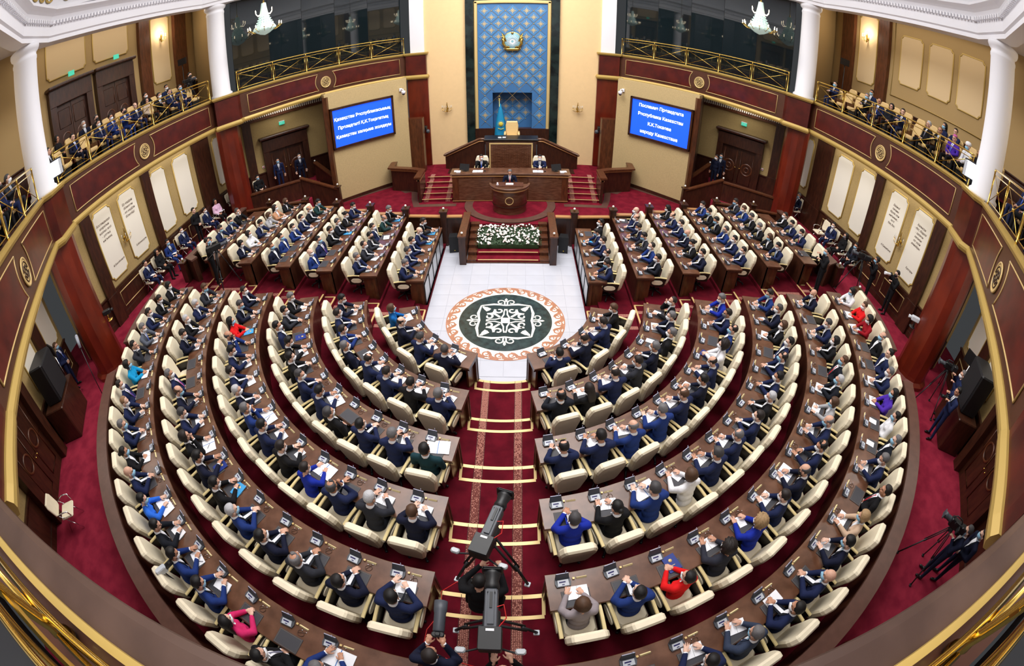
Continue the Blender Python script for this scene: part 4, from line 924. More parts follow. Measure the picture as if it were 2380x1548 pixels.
def capsule(bm_v, bm_f, a, b, ra, rb, n=10):
    a = Vector(a); b = Vector(b); d = (b-a); L = d.length; t = d/L if L > 1e-6 else Vector((0, 0, 1)); q = t.to_track_quat('Z', 'Y').to_matrix(); prof = []
    for k in range(5): an = -PI/2+k*PI/8; prof.append((ra*math.cos(an), ra*math.sin(an)))
    for k in range(5): an = k*PI/8; prof.append((rb*math.cos(an), L+rb*math.sin(an)))
    o = len(bm_v); bm_v.append(a+q @ Vector((0, 0, -ra)))
    for r, z in prof[1:-1]:
        for i in range(n): w_ = 2*PI*i/n; bm_v.append(a+q @ Vector((r*math.cos(w_), r*math.sin(w_), z)))
    bm_v.append(a+q @ Vector((0, 0, L+rb))); m = len(prof)-2
    for i in range(n): bm_f.append((o, o+1+(i+1) % n, o+1+i))
    for k in range(m-1):
        for i in range(n): j = (i+1) % n; bm_f.append((o+1+k*n+i, o+1+k*n+j, o+1+(k+1)*n+j, o+1+(k+1)*n+i))
    e = len(bm_v)-1
    for i in range(n): bm_f.append((e, e-n+i, e-n+(i+1) % n))
def ellips(V, F, c, r, R=None, n=14):
    b = MB(); b.sphere((0, 0, 0), 1., n, M=None, rings=9); o = len(V)
    for v in b.v:
        p = Vector((v[0]*r[0], v[1]*r[1], v[2]*r[2])); p = R @ p if R is not None else p; V.append(Vector(c)+p)
    F.extend([tuple(i+o for i in f) for f in b.f])
def seg_d(P, a, b):
    a = np.array(a); b = np.array(b); d = b-a; t = np.clip(((P-a) @ d)/max(d @ d, 1e-9), 0, 1); return np.linalg.norm(P-(a+t[:, None]*d), axis=1), t
def grow(prims, voxel, smooth=2, ratio=.5):
    """union of capsules/ellipsoids -> one smooth closed skin. prims: ('c', a, b, ra, rb, tag) / ('e', c, r, R, tag)"""
    V = []; F = []
    for p in prims:
        if p[0] == 'c': capsule(V, F, *p[1:5])
        else: ellips(V, F, p[1], p[2], p[3])
    me = bpy.data.meshes.new('g'); me.from_pydata([tuple(v) for v in V], [], F); o = bpy.data.objects.new('g', me); COL.objects.link(o)
    m = o.modifiers.new('r', 'REMESH'); m.mode = 'VOXEL'; m.voxel_size = voxel
    if smooth: m = o.modifiers.new('s', 'SMOOTH'); m.iterations = smooth; m.factor = .6
    if ratio < 1: m = o.modifiers.new('d', 'DECIMATE'); m.ratio = ratio
    dg = bpy.context.evaluated_depsgraph_get(); ev = o.evaluated_get(dg); r = ev.to_mesh()
    n = len(r.vertices); co = np.empty(n*3); r.vertices.foreach_get('co', co); P = co.reshape(-1, 3); FF = [tuple(p.vertices) for p in r.polygons]; ev.to_mesh_clear(); bpy.data.objects.remove(o); bpy.data.meshes.remove(me)
    C = np.array([P[list(f)].mean(0) for f in FF]); best = np.full(len(FF), 1e9); tag = np.zeros(len(FF), int)
    for p in prims:
        if p[0] == 'c': d, t = seg_d(C, p[1], p[2]); d = d-(p[3]+(p[4]-p[3])*t)
        else:
            Q = C-np.array(p[1]); 
            if p[3] is not None: Q = Q @ np.array(p[3])
            k = np.linalg.norm(Q/np.array(p[2]), axis=1); d = (k-1)*min(p[2])
        w_ = d < best; best[w_] = d[w_]; tag[w_] = p[-1]
    return P, FF, tag
# hands --------------------------------------------------------------
def make_hand(curl, spread=.0):
    pr = [('e', (0, .045, 0), (.040, .052, .016), None, 2), ('c', (0, -.03, 0), (0, .02, 0), .026, .030, 2)]
    for i, (x, L) in enumerate(((-.030, .062), (-.010, .075), (.011, .070), (.031, .055))):
        p = Vector((x, .085, 0)); a = curl*.5; dx = spread*(i-1.5)*.25
        for s_, r in ((.45, .0088), (.32, .0080), (.23, .0072)):
            q = p+Vector((dx*L*s_, math.cos(a)*L*s_, -math.sin(a)*L*s_)); pr.append(('c', tuple(p), tuple(q), r, r*.92, 2)); p = q; a += curl*.75
    p = Vector((-.030, .02, -.002)); q = p+Vector((-.026, .030, -.010)); r = q+Vector((-.008, .028, -.008)); pr += [('c', tuple(p), tuple(q), .013, .011, 2), ('c', tuple(q), tuple(r), .0105, .008, 2)]
    return grow(pr, .0042, 1, .38)
HAND = {'flat': make_hand(.18, .3), 'curl': make_hand(.75), 'fist': make_hand(1.25)}
# head ----------------------------------------------------------------
HEADP = [('e', (0, -.014, .032), (.078, .097, .088), None, 2), ('e', (0, .020, -.030), (.064, .070, .078), None, 2), ('e', (0, .052, -.083), (.030, .030, .028), None, 2), ('e', (0, .076, .030), (.052, .022, .018), None, 2),
         ('c', (0, .086, .012), (0, .106, -.022), .009, .014, 2), ('e', (0, .088, -.055), (.024, .012, .012), None, 2), ('e', (.079, -.012, -.012), (.010, .020, .032), None, 2), ('e', (-.079, -.012, -.012), (.010, .020, .032), None, 2), ('e', (.036, .062, -.02), (.024, .024, .02), None, 2), ('e', (-.036, .062, -.02), (.024, .024, .02), None, 2)]
HP, HF, HT = grow(HEADP, .0075, 2, .55)
HBVH = BVHTree.FromPolygons([tuple(p) for p in HP], HF)
def head_hit(d, o=(0, 0, 0)):
    d = Vector(d).normalized(); h = HBVH.ray_cast(Vector(o)+d*.4, -d); return h[0] if h[0] else Vector(o)+d*.08
def hair_mesh(kind):
    b = MB(); NA, NE = 28, 16; V = []; keep = {}
    def cover(az, el):   # az 0 = face, radians; el from -pi/2 to pi/2. returns thickness or None
        a = abs(math.degrees(az)); e = math.degrees(el)
        if kind == 'balding': 
            if a < 62 or e > 48: return None
            lo = -18 if a > 100 else 8
            return .010 if e > lo else None
        if kind == 'crown':   # thin at the crown
            if e > 62 and a > 60: return None
        front = 44
        if kind in ('short', 'crown', 'wavy', 'bun'):
            lo = front if a < 50 else (front-(a-50)*1.5 if a < 78 else (2 if a < 105 else -30 if kind != 'bun' else -32))
            th = .014 if kind != 'wavy' else .022
            if e > 40: th += .006
            return th if e > lo else None
        if kind == 'receding':
            lo = 66 if a < 60 else (66-(a-60)*3.2 if a < 80 else (2 if a < 105 else -30)); return .011 if e > lo else None
        if kind in ('bob', 'long', 'curly'):
            lo = 40 if a < 38 else (40-(a-38)*4.5 if a < 62 else -70); th = {'bob': .026, 'long': .022, 'curly': .040}[kind]
            return th if e > lo else None
        return None
    for j in range(NE+1):
        el = -PI*.42+PI*.92*j/NE
        for i in range(NA): az = 2*PI*i/NA; az2 = az if az <= PI else az-2*PI; keep[i, j] = cover(az2, el); V.append((az2, el))
    pts = []
    for j in range(NE+1):
        for i in range(NA):
            az, el = V[j*NA+i]; d = Vector((math.sin(az)*math.cos(el), math.cos(az)*math.cos(el), math.sin(el))); p = head_hit(d, (0, -.01, .01)); t = keep[i, j]
            if abs(p.x) > .074 and -.05 < p.z < .03 and p.y > -.04: p.x *= .93
            full = t is not None and all(keep.get(((i+di) % NA, j+dj), 1) is not None for di in (-1, 0, 1) for dj in (-1, 0, 1))
            r = (t if full else (.004 if t is not None else -.008)); 
            if kind == 'curly' and full: r += .014*math.sin(i*2.1+j*1.3)
            q = p+d*r
            if kind in ('long', 'bob') and full and d.z < .1 and d.y < .45: q += Vector((d.x*.012, -.01, 0))
            pts.append(tuple(q))
    F = []
    for j in range(NE):
        for i in range(NA):
            i2 = (i+1) % NA; ks = [keep[i, j], keep[i2, j], keep[i2, j+1], keep[i, j+1]]
            if sum(k is not None for k in ks) >= 1: F.append((j*NA+i, j*NA+i2, (j+1)*NA+i2, (j+1)*NA+i))
    if kind != 'balding': 
        if kind != 'crown': F.append(tuple(NE*NA+i for i in range(NA)))
    b.add(pts, F, 0, True)
    if kind == 'long':
        P = []; n = 13
        for k, (z, y, w_, dp) in enumerate(((.05, -.06, .085, .05), (-.04, -.075, .092, .045), (-.12, -.078, .095, .035), (-.20, -.085, .090, .028), (-.26, -.09, .07, .018))):
            for i in range(n): a = 2*PI*i/n; P.append((w_*math.cos(a), y+dp*math.sin(a), z))
        b.add(P, [(k*n+i, k*n+(i+1) % n, (k+1)*n+(i+1) % n, (k+1)*n+i) for k in range(4) for i in range(n)]+[tuple(4*n+i for i in range(n))], 0, True)
    if kind == 'bun': b.sphere((0, -.125, .02), .042, 12)
    for sg in (-1, 1): b.tube([(sg*.018, .092, .026), (sg*.034, .090, .033), (sg*.052, .078, .026)], .0045, 5)
    me = b.mesh('hair', HC['black']); return me
HAIR = {k: hair_mesh(k) for k in ('short', 'crown', 'wavy', 'balding', 'receding', 'bob', 'long', 'curly', 'bun')}
def brow_only():
    b = MB()
    for sg in (-1, 1): b.tube([(sg*.018, .092, .026), (sg*.034, .090, .033), (sg*.052, .078, .026)], .0045, 5)
    return b.mesh('eyebrows', HC['grey'])
HAIR['bald'] = brow_only()
def mask_mesh():
    b = MB(); nx, nz = 11, 7; P = []
    for j in range(nz):
        for i in range(nx):
            u = -1+2*i/(nx-1); v = j/(nz-1); az = u*math.radians(66); z = -.095+.10*v-.012*abs(u); d = Vector((math.sin(az), math.cos(az), 0)); p = head_hit(d, (0, 0, z)); bulge = .010+.016*(1-u*u)*math.sin(PI*min(1, v*1.0+.1)); P.append(tuple(p+d*bulge))
    b.add(P, [(j*nx+i, j*nx+i+1, (j+1)*nx+i+1, (j+1)*nx+i) for j in range(nz-1) for i in range(nx-1)], 0, True)
    for sg, c in ((-1, 0), (1, nx-1)):
        for row in (1, nz-2): q = P[row*nx+c]; b.tube([q, (sg*.083, -.018, -.01+.02*(row > 2))], .0022, 4)
    return b.mesh('mask', mask_w)
MASK = mask_mesh()
def headgear(kind):
    b = MB()
    if kind == 'turban': b.lathe([(.085, .03), (.108, .05), (.112, .09), (.09, .13), (.04, .15), (0, .152)], (0, -.012, 0), 20); b.lathe([(.1, .045), (.118, .06), (.1, .075)], (0, -.012, 0), 20, cap=False)
    elif kind == 'skullcap': b.lathe([(.088, .075), (.08, .105), (.05, .13), (0, .138)], (0, -.02, 0), 18)
    elif kind == 'headphones':
        b.tube([(math.sin(a)*.092, -.012, .0+math.cos(a)*.125) for a in np.linspace(-PI/2, PI/2, 14)], .008, 6)
        for sg in (-1, 1): b.lathe([(.0, -.014), (.036, -.012), (.036, .012), (0, .014)], (sg*.092, -.012, -.008), 14, M=Matrix.Rotation(PI/2, 3, 'Y'))
    return b.mesh(kind, black)
GEAR = {k: headgear(k) for k in ('turban', 'skullcap', 'headphones')}
def patch_mesh(bvh, cells, off, name, m):
    """cells: rows of (x, z) points on the chest; drops them onto the body from the front"""
    b = MB(); P = []; n = len(cells[0])
    for row in cells:
        for (x, z, o2) in row:
            h = bvh.ray_cast(Vector((x, 1.2, z)), Vector((0, -1, 0))); p = h[0] if h[0] else Vector((x, .1, z)); P.append((p.x, p.y+off+o2, p.z))
    b.add(P, [(j*n+i, j*n+i+1, (j+1)*n+i+1, (j+1)*n+i) for j in range(len(cells)-1) for i in range(n-1)], 0, True); return b.mesh(name, m)
BODIES = {}; HS = 1.07
def make_body(name, seated=True, lean=0., wr=((.10, .39, .805), (-.13, .41, .805)), el=((.27, .19, .81), (-.27, .19, .81)), hpitch=.15, hyaw=0., hands=('curl', 'flat'), sw=.212, belly=0.015, female=False, legs=None, hdir=None, headup=0.):
    """wr/el: right and left wrist / elbow; hpitch > 0 looks down; the pelvis is the root"""
    hz = .53 if seated else .93
    top = .465; base = Vector((0, 0, hz)); R = Matrix.Rotation(-lean, 3, 'X')
    def up(x, y, z): return base+R @ Vector((x, y, z))
    T, TR, SK, SH = 0, 1, 2, 3
    cw = .115+belly*.5
    pr = [('e', tuple(up(0, -.0, .02)), (.165+belly*.3, .125+belly*.5, .115), R, TR if not seated else T), ('e', tuple(up(0, .008+belly*.3, .17)), (.150+belly, .112+belly, .15), R, T), ('e', tuple(up(0, 0, .33)), (.168 if not female else .150, .112, .155), R, T),
          ('c', tuple(up(-sw+.03, -.01, top-.04)), tuple(up(sw-.03, -.01, top-.04)), .068, .068, T), ('c', tuple(up(-.05, -.005, top)), tuple(up(.05, -.005, top)), .062, .062, T)]
    if female: pr += [('e', tuple(up(sg*.07, .085, .31)), (.06, .05, .06), R, T) for sg in (-1, 1)]
    neck = up(0, -.005, top+.03); hc = up(0, .02+.0*hpitch, top+.185+headup); hc = hc+Vector((0, .055*math.sin(max(hpitch, 0)), -.02*abs(math.sin(hpitch))))
    pr.append(('c', tuple(neck), tuple(hc+Vector((0, -.02, -.05))), .056 if not female else .048, .052 if not female else .045, SK))
    for i, sg in enumerate((1, -1)):
        s_ = up(sg*sw, -.005, top-.045); e = Vector(el[i]); w_ = Vector(wr[i]); pr += [('c', tuple(s_), tuple(e), .072, .058, T), ('c', tuple(e), tuple(e+(w_-e)*.93), .058, .042, T), ('c', tuple(e+(w_-e)*.9), tuple(w_), .029, .026, SK)]
    if legs is None: legs = [((.10, .44, .50), (.11, .43, .09)), ((-.10, .44, .50), (-.11, .43, .09))] if seated else [((.105, .02, .50), (.12, -.01, .09)), ((-.105, .02, .50), (-.12, -.01, .09))]
    for (k, a), sg in zip(legs, (1, -1)):
        h = base+Vector((sg*.085, .02, -.01)); k = Vector(k); a = Vector(a)
        pr += [('c', tuple(h), tuple(k), .088, .062, TR), ('c', tuple(k), tuple(a), .060, .044, TR), ('c', tuple(a+Vector((0, -.02, -.045))), tuple(a+Vector((sg*.015, .16, -.055))), .040, .034, SH)]
    P, F, tg = grow(pr, .021, 2, .62)
    V = [tuple(p) for p in P]; FF = list(F); MI = [int(t) for t in tg]; bvh = BVHTree.FromPolygons(V, FF)
    RH = Matrix.Rotation(hyaw, 3, 'Z') @ Matrix.Rotation(-hpitch, 3, 'X')
    o = len(V); V += [tuple(hc+RH @ (Vector(p)*HS)) for p in HP]; FF += [tuple(i+o for i in f) for f in HF]; MI += [2]*len(HF)
    for sg in (-1, 1):
        b = MB(); b.sphere((sg*.030, .078, .008), .0115, 8, sc=(1.25, .7, .75)); o = len(V); V += [tuple(hc+RH @ (Vector(p)*HS)) for p in b.v]; FF += [tuple(i+o for i in f) for f in b.f]; MI += [4]*len(b.f)
    cuffs = MB()
    for i, sg in enumerate((1, -1)):
        e = Vector(el[i]); w_ = Vector(wr[i]); d = (w_-e).normalized()
        hd = Vector(hdir[i]).normalized() if hdir else Vector((d.x*.75, d.y, d.z*.5)).normalized(); pn = Vector((0, 0, 1)); 
        if abs(hd.z) > .8: pn = Vector((0, -1, 0))
        xx = hd.cross(pn).normalized(); zz = xx.cross(hd); M = Matrix((xx, hd, zz)).transposed(); hp, hf, ht = HAND[hands[i]]
        o = len(V)
        for p in hp: q = Vector((p[0]*(1 if sg > 0 else -1), p[1], p[2])); V.append(tuple(w_+M @ q))
        FF += [tuple(j+o for j in (f if sg > 0 else f[::-1])) for f in hf]; MI += [2]*len(hf)
        c1 = e+(w_-e)*.90; cuffs.tube([tuple(c1), tuple(c1+d*.035)], .034, 10)
    me = bpy.data.meshes.new('person_'+name); me.from_pydata(V, [], FF)
    for m in (CL['navy'], CL['darknavy'], skin_m, shoe_m, eye_m): me.materials.append(m)
    me.polygons.foreach_set('material_index', MI); me.polygons.foreach_set('use_smooth', [True]*len(FF)); me.update()
    def ch(z): return tuple(up(0, 0, z))
    zt = up(0, 0, top+.02).z; zb = up(0, 0, .17).z
    rows = []; 
    for j in range(9):
        t = j/8; z = zt+(zb-zt)*t; w_ = .052*(1-t)+.004; rows.append([(w_*(-1+2*i/4), z, 0) for i in range(5)])
    shirt = patch_mesh(bvh, rows, .005, 'shirt', shirt_w)
    rows = [[(w_*(-1+i), zt+(zb-zt)*t-.01, .004*(i == 1)) for i in range(3)] for t, w_ in ((.03, .020), (.10, .012), (.4, .018), (.75, .024), (.98, .004))]
    tie = patch_mesh(bvh, rows, .012, 'tie', TIE['navy'])
    lap = MB()
    for sg in (-1, 1):
        rows = []
        for j in range(7):
            t = j/6; z = zt+(zb-zt)*t; w_ = .052*(1-t)+.004; rows.append([(sg*(w_+q*(.045*math.sin(PI*min(1, t*1.05+.1)))), z, 0) for q in (0, 1)])
        for row in rows: pass
        P2 = []
        for row in rows:
            for (x, z, _) in row: h = bvh.ray_cast(Vector((x, 1.2, z)), Vector((0, -1, 0))); p = h[0] or Vector((x, .1, z)); P2.append((p.x, p.y+.010, p.z))
        lap.add(P2, [(2*j, 2*j+1, 2*j+3, 2*j+2) for j in range(6)], 0, True)
    lapel = lap.mesh('lapels', CL['darknavy'])
    nb = MB(); ax = (hc-neck).normalized(); q = ax.to_track_quat('Z', 'Y').to_matrix(); nb.lathe([(.066, -.012), (.070, .012), (.060, .040), (.056, .012)], tuple(neck+ax*.012), 16, cap=False, M=q); collar = nb.mesh('collar', shirt_w)
    cuff = cuffs.mesh('cuffs', shirt_w)
    BODIES[name] = dict(me=me, shirt=shirt, tie=tie, lapel=lapel, collar=collar, cuff=cuff, hc=hc, RH=RH.to_quaternion(), wr=wr)
    return BODIES[name]
S_ = dict(seated=True)
make_body('write', lean=.16, hpitch=.42)
make_body('write2', lean=.08, hpitch=.30, hyaw=.25, wr=((.05, .36, .80), (-.16, .40, .80)), el=((.28, .15, .82), (-.28, .18, .81)))
make_body('clasp', lean=.06, hpitch=.10, wr=((.035, .34, .82), (-.045, .36, .82)), el=((.25, .13, .80), (-.25, .13, .80)), hands=('curl', 'curl'), hdir=((-.6, .8, 0), (.6, .8, 0)))
make_body('clasp_left', lean=.05, hpitch=.06, hyaw=.45, wr=((.045, .33, .82), (-.035, .35, .82)), el=((.25, .13, .80), (-.25, .13, .80)), hands=('curl', 'curl'), hdir=((-.6, .8, 0), (.6, .8, 0)))
make_body('clasp_right', lean=.05, hpitch=.06, hyaw=-.45, wr=((.045, .33, .82), (-.035, .35, .82)), el=((.25, .13, .80), (-.25, .13, .80)), hands=('curl', 'curl'), hdir=((-.6, .8, 0), (.6, .8, 0)), belly=.02)
make_body('back', lean=-.16, hpitch=.02, wr=((.05, .11, .66), (-.05, .12, .66)), el=((.27, -.06, .74), (-.27, -.06, .74)), hands=('curl', 'curl'), hdir=((-.7, .6, -.1), (.7, .6, -.1)))
make_body('chin', lean=.05, hpitch=.05, hyaw=.1, wr=((.075, .20, 1.07), (-.10, .38, .80)), el=((.22, .24, .80), (-.27, .17, .81)), hands=('fist', 'flat'), hdir=((-.35, -.25, .9), (.3, 1, 0)))
make_body('read', lean=.02, hpitch=.35, wr=((.13, .30, .90), (-.13, .30, .90)), el=((.25, .12, .80), (-.25, .12, .80)), hands=('curl', 'curl'))
make_body('f_write', lean=.12, hpitch=.38, sw=.172, female=True, el=((.24, .17, .81), (-.24, .17, .81)))
make_body('f_sit', lean=-.02, hpitch=.08, hyaw=.2, sw=.172, female=True, wr=((.05, .33, .80), (-.06, .34, .80)), el=((.23, .12, .80), (-.23, .12, .80)), hands=('curl', 'curl'), hdir=((-.6, .8, 0), (.6, .8, 0)))
make_body('f_lap', lean=-.10, hpitch=.05, sw=.172, female=True, wr=((.05, .16, .62), (-.05, .17, .62)), el=((.23, .0, .72), (-.23, .0, .72)), hands=('curl', 'curl'), hdir=((-.7, .6, -.1), (.7, .6, -.1)))
make_body('lap', lean=-.06, hpitch=.12, wr=((.08, .22, .62), (-.08, .24, .62)), el=((.26, .0, .73), (-.26, .0, .73)), hands=('curl', 'curl'), hdir=((-.6, .7, -.1), (.6, .7, -.1)), legs=[((.12, .45, .50), (.13, .46, .09)), ((-.12, .45, .50), (-.13, .46, .09))])
make_body('stand', seated=False, lean=0, hpitch=.02, wr=((.27, .04, .83), (-.27, .04, .83)), el=((.26, -.02, 1.09), (-.26, -.02, 1.09)), hdir=((0, .15, -1), (0, .15, -1)))
make_body('stand_clasp', seated=False, lean=0, hpitch=.05, wr=((.05, .17, .98), (-.05, .18, .96)), el=((.27, -.02, 1.08), (-.27, -.02, 1.08)), hdir=((-.8, .4, -.2), (.8, .4, -.2)))
make_body('stand_camera', seated=False, lean=.05, hpitch=.15, wr=((.10, .26, 1.42), (-.10, .26, 1.30)), el=((.26, .10, 1.16), (-.24, .12, 1.12)), hands=('fist', 'fist'), hdir=((-.2, .9, .3), (.2, .9, .3)))
make_body('stand_podium', seated=False, lean=.06, hpitch=.25, wr=((.15, .30, 1.10), (-.15, .30, 1.10)), el=((.28, .06, 1.12), (-.28, .06, 1.12)), hands=('flat', 'flat'))
make_body('kneel_camera', seated=True, lean=.25, hpitch=.25, wr=((.20, .48, 1.02), (-.05, .5, .98)), el=((.32, .2, .9), (-.28, .25, .82)), hands=('fist', 'fist'), legs=[((.22, .40, .45), (.25, .2, .09)), ((-.22, .40, .45), (-.25, .2, .09))])

SKINS = [skin_m, skin_lt, skin_m, skin_dk]
pcount = [0]
def setm(o, i, m):
    s = o.material_slots[i]; s.link = 'OBJECT'; s.material = m
def person(pose, loc, rz, top='navy', hair='short', hc='black', mask='w', tie=None, shirt=True, label='', group=None, trousers=None, skin=None, scale=1., gear=None, gearm=None, lapel=True):
    B = BODIES[pose]; pcount[0] += 1; k = pcount[0]
    sk = skin or SKINS[(k*7) % 4]
    p = obj('person', B['me'], None, loc, rz, label=label, category='person', group=group); p.scale = (scale,)*3
    tr = trousers or (top if top in ('navy', 'darknavy', 'blue', 'black', 'charcoal', 'grey', 'slate', 'uniform', 'blackblue', 'pinstripe', 'white' if False else 'royal') else 'black')
    setm(p, 0, CL[top]); setm(p, 1, CL[tr]); setm(p, 2, sk)
    def child(nm, me, m=None, head=False):
        c = obj(nm, me, p)
        if head: c.location = B['hc']; c.scale = (HS,)*3; c.rotation_mode = 'QUATERNION'; c.rotation_quaternion = B['RH']
        if m is not None: setm(c, 0, m)
        return c
    child('hair' if hair != 'bald' else 'eyebrows', HAIR[hair], HC[hc], True)
    if mask: child('face_mask', MASK, {'w': mask_w, 'b': mask_b, 'k': mask_k, 'g': mask_g}[mask], True)
    if shirt:
        child('shirt', B['shirt'], CL[shirt] if isinstance(shirt, str) else None); child('collar', B['collar']); child('cuffs', B['cuff'])
        if lapel: child('lapels', B['lapel'], CL['blackblue' if top in ('navy', 'darknavy', 'blue') else top])
        if tie: child('tie', B['tie'], TIE[tie])
    if gear: child(gear, GEAR[gear], gearm or black, True)
    return p
# ------------------------------------------------------------------ helpers for names of places
ORD = ['first', 'second', 'third', 'fourth', 'fifth', 'sixth', 'seventh', 'eighth', 'ninth', 'tenth', 'eleventh', 'twelfth', 'thirteenth', 'fourteenth', 'fifteenth', 'sixteenth', 'seventeenth', 'eighteenth', 'nineteenth']
DT = .756; DD = .56; RO = .72      # desk height, desk depth, seat centre behind the desk's front edge
# ------------------------------------------------------------------ desks
def desk_row(path, k, label, row0=False):
    z = ZK[k]; t = thing('curved_desk' if len(path) > 3 else 'straight_desk', label, 'desk'); zt = z+DT
    b = MB(); b.sweep(path, [(.03, zt-.045), (.03, zt-.008), (.022, zt), (-DD+.01, zt), (-DD, zt-.01), (-DD, zt-.045)]); b.build('desk_top', wood_desk, t)
    b = MB(); b.sweep(path, [(.0, z-.24 if k else 0), (.0, zt-.045), (-.04, zt-.045), (-.04, z-.24 if k else 0)]); b.sweep(path, [(-.04, zt-.11), (-.04, zt-.045), (-DD+.03, zt-.045), (-DD+.03, zt-.11)]); b.build('front_panel', wood_dark, t)
    for i in (0, -1):
        p = Vector(path[i]); q = Vector(path[1 if i == 0 else -2]); u = (q-p).normalized()*(1); n = Vector((-u.y, u.x))*(1 if i == 0 else -1); c = p-n*DD*.42+u*.10; a = math.atan2(n.y, n.x)
        b = MB(); b.box((c.x, c.y, (z-.12+zt-.05)/2), (DD*.80, .05, zt-.05-z+.12), a); c2 = p-n*.06+u*.05; b.box((c2.x, c2.y, (z-.24+zt-.05)/2), (.12, .08, zt-.05-z+.24), a); b.build('end_panel', wood_mid, t)
    if row0:
        A = Along(path); n = max(3, round(A.L/.72))
        for i in range(n):
            q0, _ = A.at(A.L*(i+.06)/n, .012); q1, _ = A.at(A.L*(i+.94)/n, .012); b = MB(); b.sweep([tuple(q0), tuple(q1)], [(-.005, .16), (-.005, .80), (.006, .80), (.006, .16)]); b.build('glass_panel', mat('pale grey glass panel', (176, 180, 186), .15), t)
            b = MB(); b.tube([(q0.x, q0.y, .15), (q1.x, q1.y, .15), (q1.x, q1.y, .81), (q0.x, q0.y, .81)], .014, 5, closed=True); b.build('panel_frame', black, t)
        b = MB(); b.sweep(path, [(0, 0), (0, .12), (.05, .12), (.05, 0)]); b.build('plinth', grey_dark, t)
    return t
XF = [.587, .654, .698, .733, .776, .83]; ENDA = [80.5, 82.4, 83.2, 83.6, 83.6, 83.6]
for sx in SIDES:
    for k in range(6):
        a0 = math.degrees(math.asin(XF[k]/RK[k])); a1 = ENDA[k]; n = 10+5*k
        P = [tuple(ringpt(RK[k], sx*(a0+(a1-a0)*i/n))[:2]) for i in range(n+1)]
        if sx < 0: P = P[::-1]
        desk_row(P, k, 'curved walnut desk, %s row from the well, on the %s of the central aisle' % (ORD[k], side(sx)), k == 0)
        y1 = [4.35, 5.0, 5.05, 5.1, 5.1, 4.2][k]; y0 = [.62, .55, .5, .44, .36, .3][k]; X = RK[k]+.06+.0*k
        P = [(sx*X, y1), (sx*X, (y0+y1)/2), (sx*X, y0)]
        if sx > 0: P = P[::-1]
        desk_row(P, k, 'straight walnut desk of the %s front block, %s row from the well' % (side(sx), ORD[k]), k == 0)
# partition behind the last row
for sx in SIDES:
    P = [tuple(ringpt(11.28, sx*a)[:2]) for a in np.linspace(3.5, 62, 26)]; P = P if sx > 0 else P[::-1]
    t = thing('partition', 'dark wood partition with a broad walnut cap behind the last curved row, rear %s' % side(sx), 'partition')
    b = MB(); b.sweep(P, [(.12, OUT_Z), (.12, 2.33), (-.12, 2.33), (-.12, OUT_Z)]); b.build('panel', wood_dark, t); b = MB(); b.sweep(P, [(.15, 2.33), (.15, 2.39), (-.19, 2.39), (-.19, 2.33)]); b.build('cap', wood_floorstrip, t)
    P = [tuple(ringpt(11.2, sx*a)[:2]) for a in np.linspace(69, 84, 8)]; P = P if sx > 0 else P[::-1]
    t = thing('partition', 'short dark wood partition with a globe light behind the last curved row, by the %s cross aisle' % side(sx), 'partition')
    b = MB(); b.sweep(P, [(.1, OUT_Z), (.1, 2.28), (-.1, 2.28), (-.1, OUT_Z)]); b.build('panel', wood_dark, t); b = MB(); b.sweep(P, [(.14, 2.28), (.14, 2.34), (-.14, 2.34), (-.14, 2.28)]); b.build('cap', wood_floorstrip, t); e = ringpt(11.35, sx*85.2); post(t, e.x, e.y, OUT_Z, 2.2, .26)
    P = [(sx*11.05, 4.5), (sx*11.2, .42), (sx*10.75, .22)]; P = P if sx < 0 else P[::-1]
    t = thing('partition', 'dark wood partition with a globe light beside the outermost straight desk on the %s' % side(sx), 'partition')
    b = MB(); b.sweep(P, [(.1, OUT_Z), (.1, 2.28), (-.1, 2.28), (-.1, OUT_Z)]); b.build('panel', wood_dark, t); b = MB(); b.sweep(P, [(.15, 2.28), (.15, 2.34), (-.13, 2.34), (-.13, 2.28)]); b.build('cap', wood_floorstrip, t); post(t, sx*11.42, .25, OUT_Z, 2.2, .26)
# entrance steps cut behind the last row
for sx in SIDES:
    for i, a in enumerate((64.0, 66.6)):
        q = ringpt(11.35, sx*a); b = MB(); b.cbox((0, 0, 0), (.5, .04, .02), .005); o = b.build('step_nosing', gold_line, None, kind='structure', label='short brass nosing of the entrance step behind the last row, %s' % side(sx)); o.location = (q.x, q.y, OUT_Z+.011); o.rotation_euler = (0, 0, math.radians(sx*a)+PI/2-.0)

# ------------------------------------------------------------------ chairs
def hexback():
    """outline (x, z) of the cream backrest"""
    return [(.19, .40), (.235, .50), (.265, .72), (.295, .90), (.285, .98), (.235, 1.10), (.20, 1.125), (-.20, 1.125), (-.235, 1.10), (-.285, .98), (-.295, .90), (-.265, .72), (-.235, .50), (-.19, .40)]
def pad_prism(b, outline, y0, y1, tilt, bev=.03, mi=0):
    cx = sum(p[0] for p in outline)/len(outline); cz = sum(p[1] for p in outline)/len(outline); V = []
    for (y, s_) in ((y0, .90), (y0+bev*(1 if y1 > y0 else -1), 1.), (y1-bev*(1 if y1 > y0 else -1), 1.), (y1, .90)):
        for (x, z) in outline: X = cx+(x-cx)*s_; Z = cz+(z-cz)*s_; V.append((X, y-tilt*(Z-.4), Z))
    n = len(outline); F = [tuple(range(n-1, -1, -1)), tuple(range(3*n, 4*n))]+[(k*n+i, k*n+(i+1) % n, (k+1)*n+(i+1) % n, (k+1)*n+i) for k in range(3) for i in range(n)]
    b.add(V, F, mi, False); return b
chair_parts = {}
b = MB(); pad_prism(b, hexback(), -.20, -.345, .17, .035); chair_parts['backrest'] = b.mesh('backrest', chair_cream)
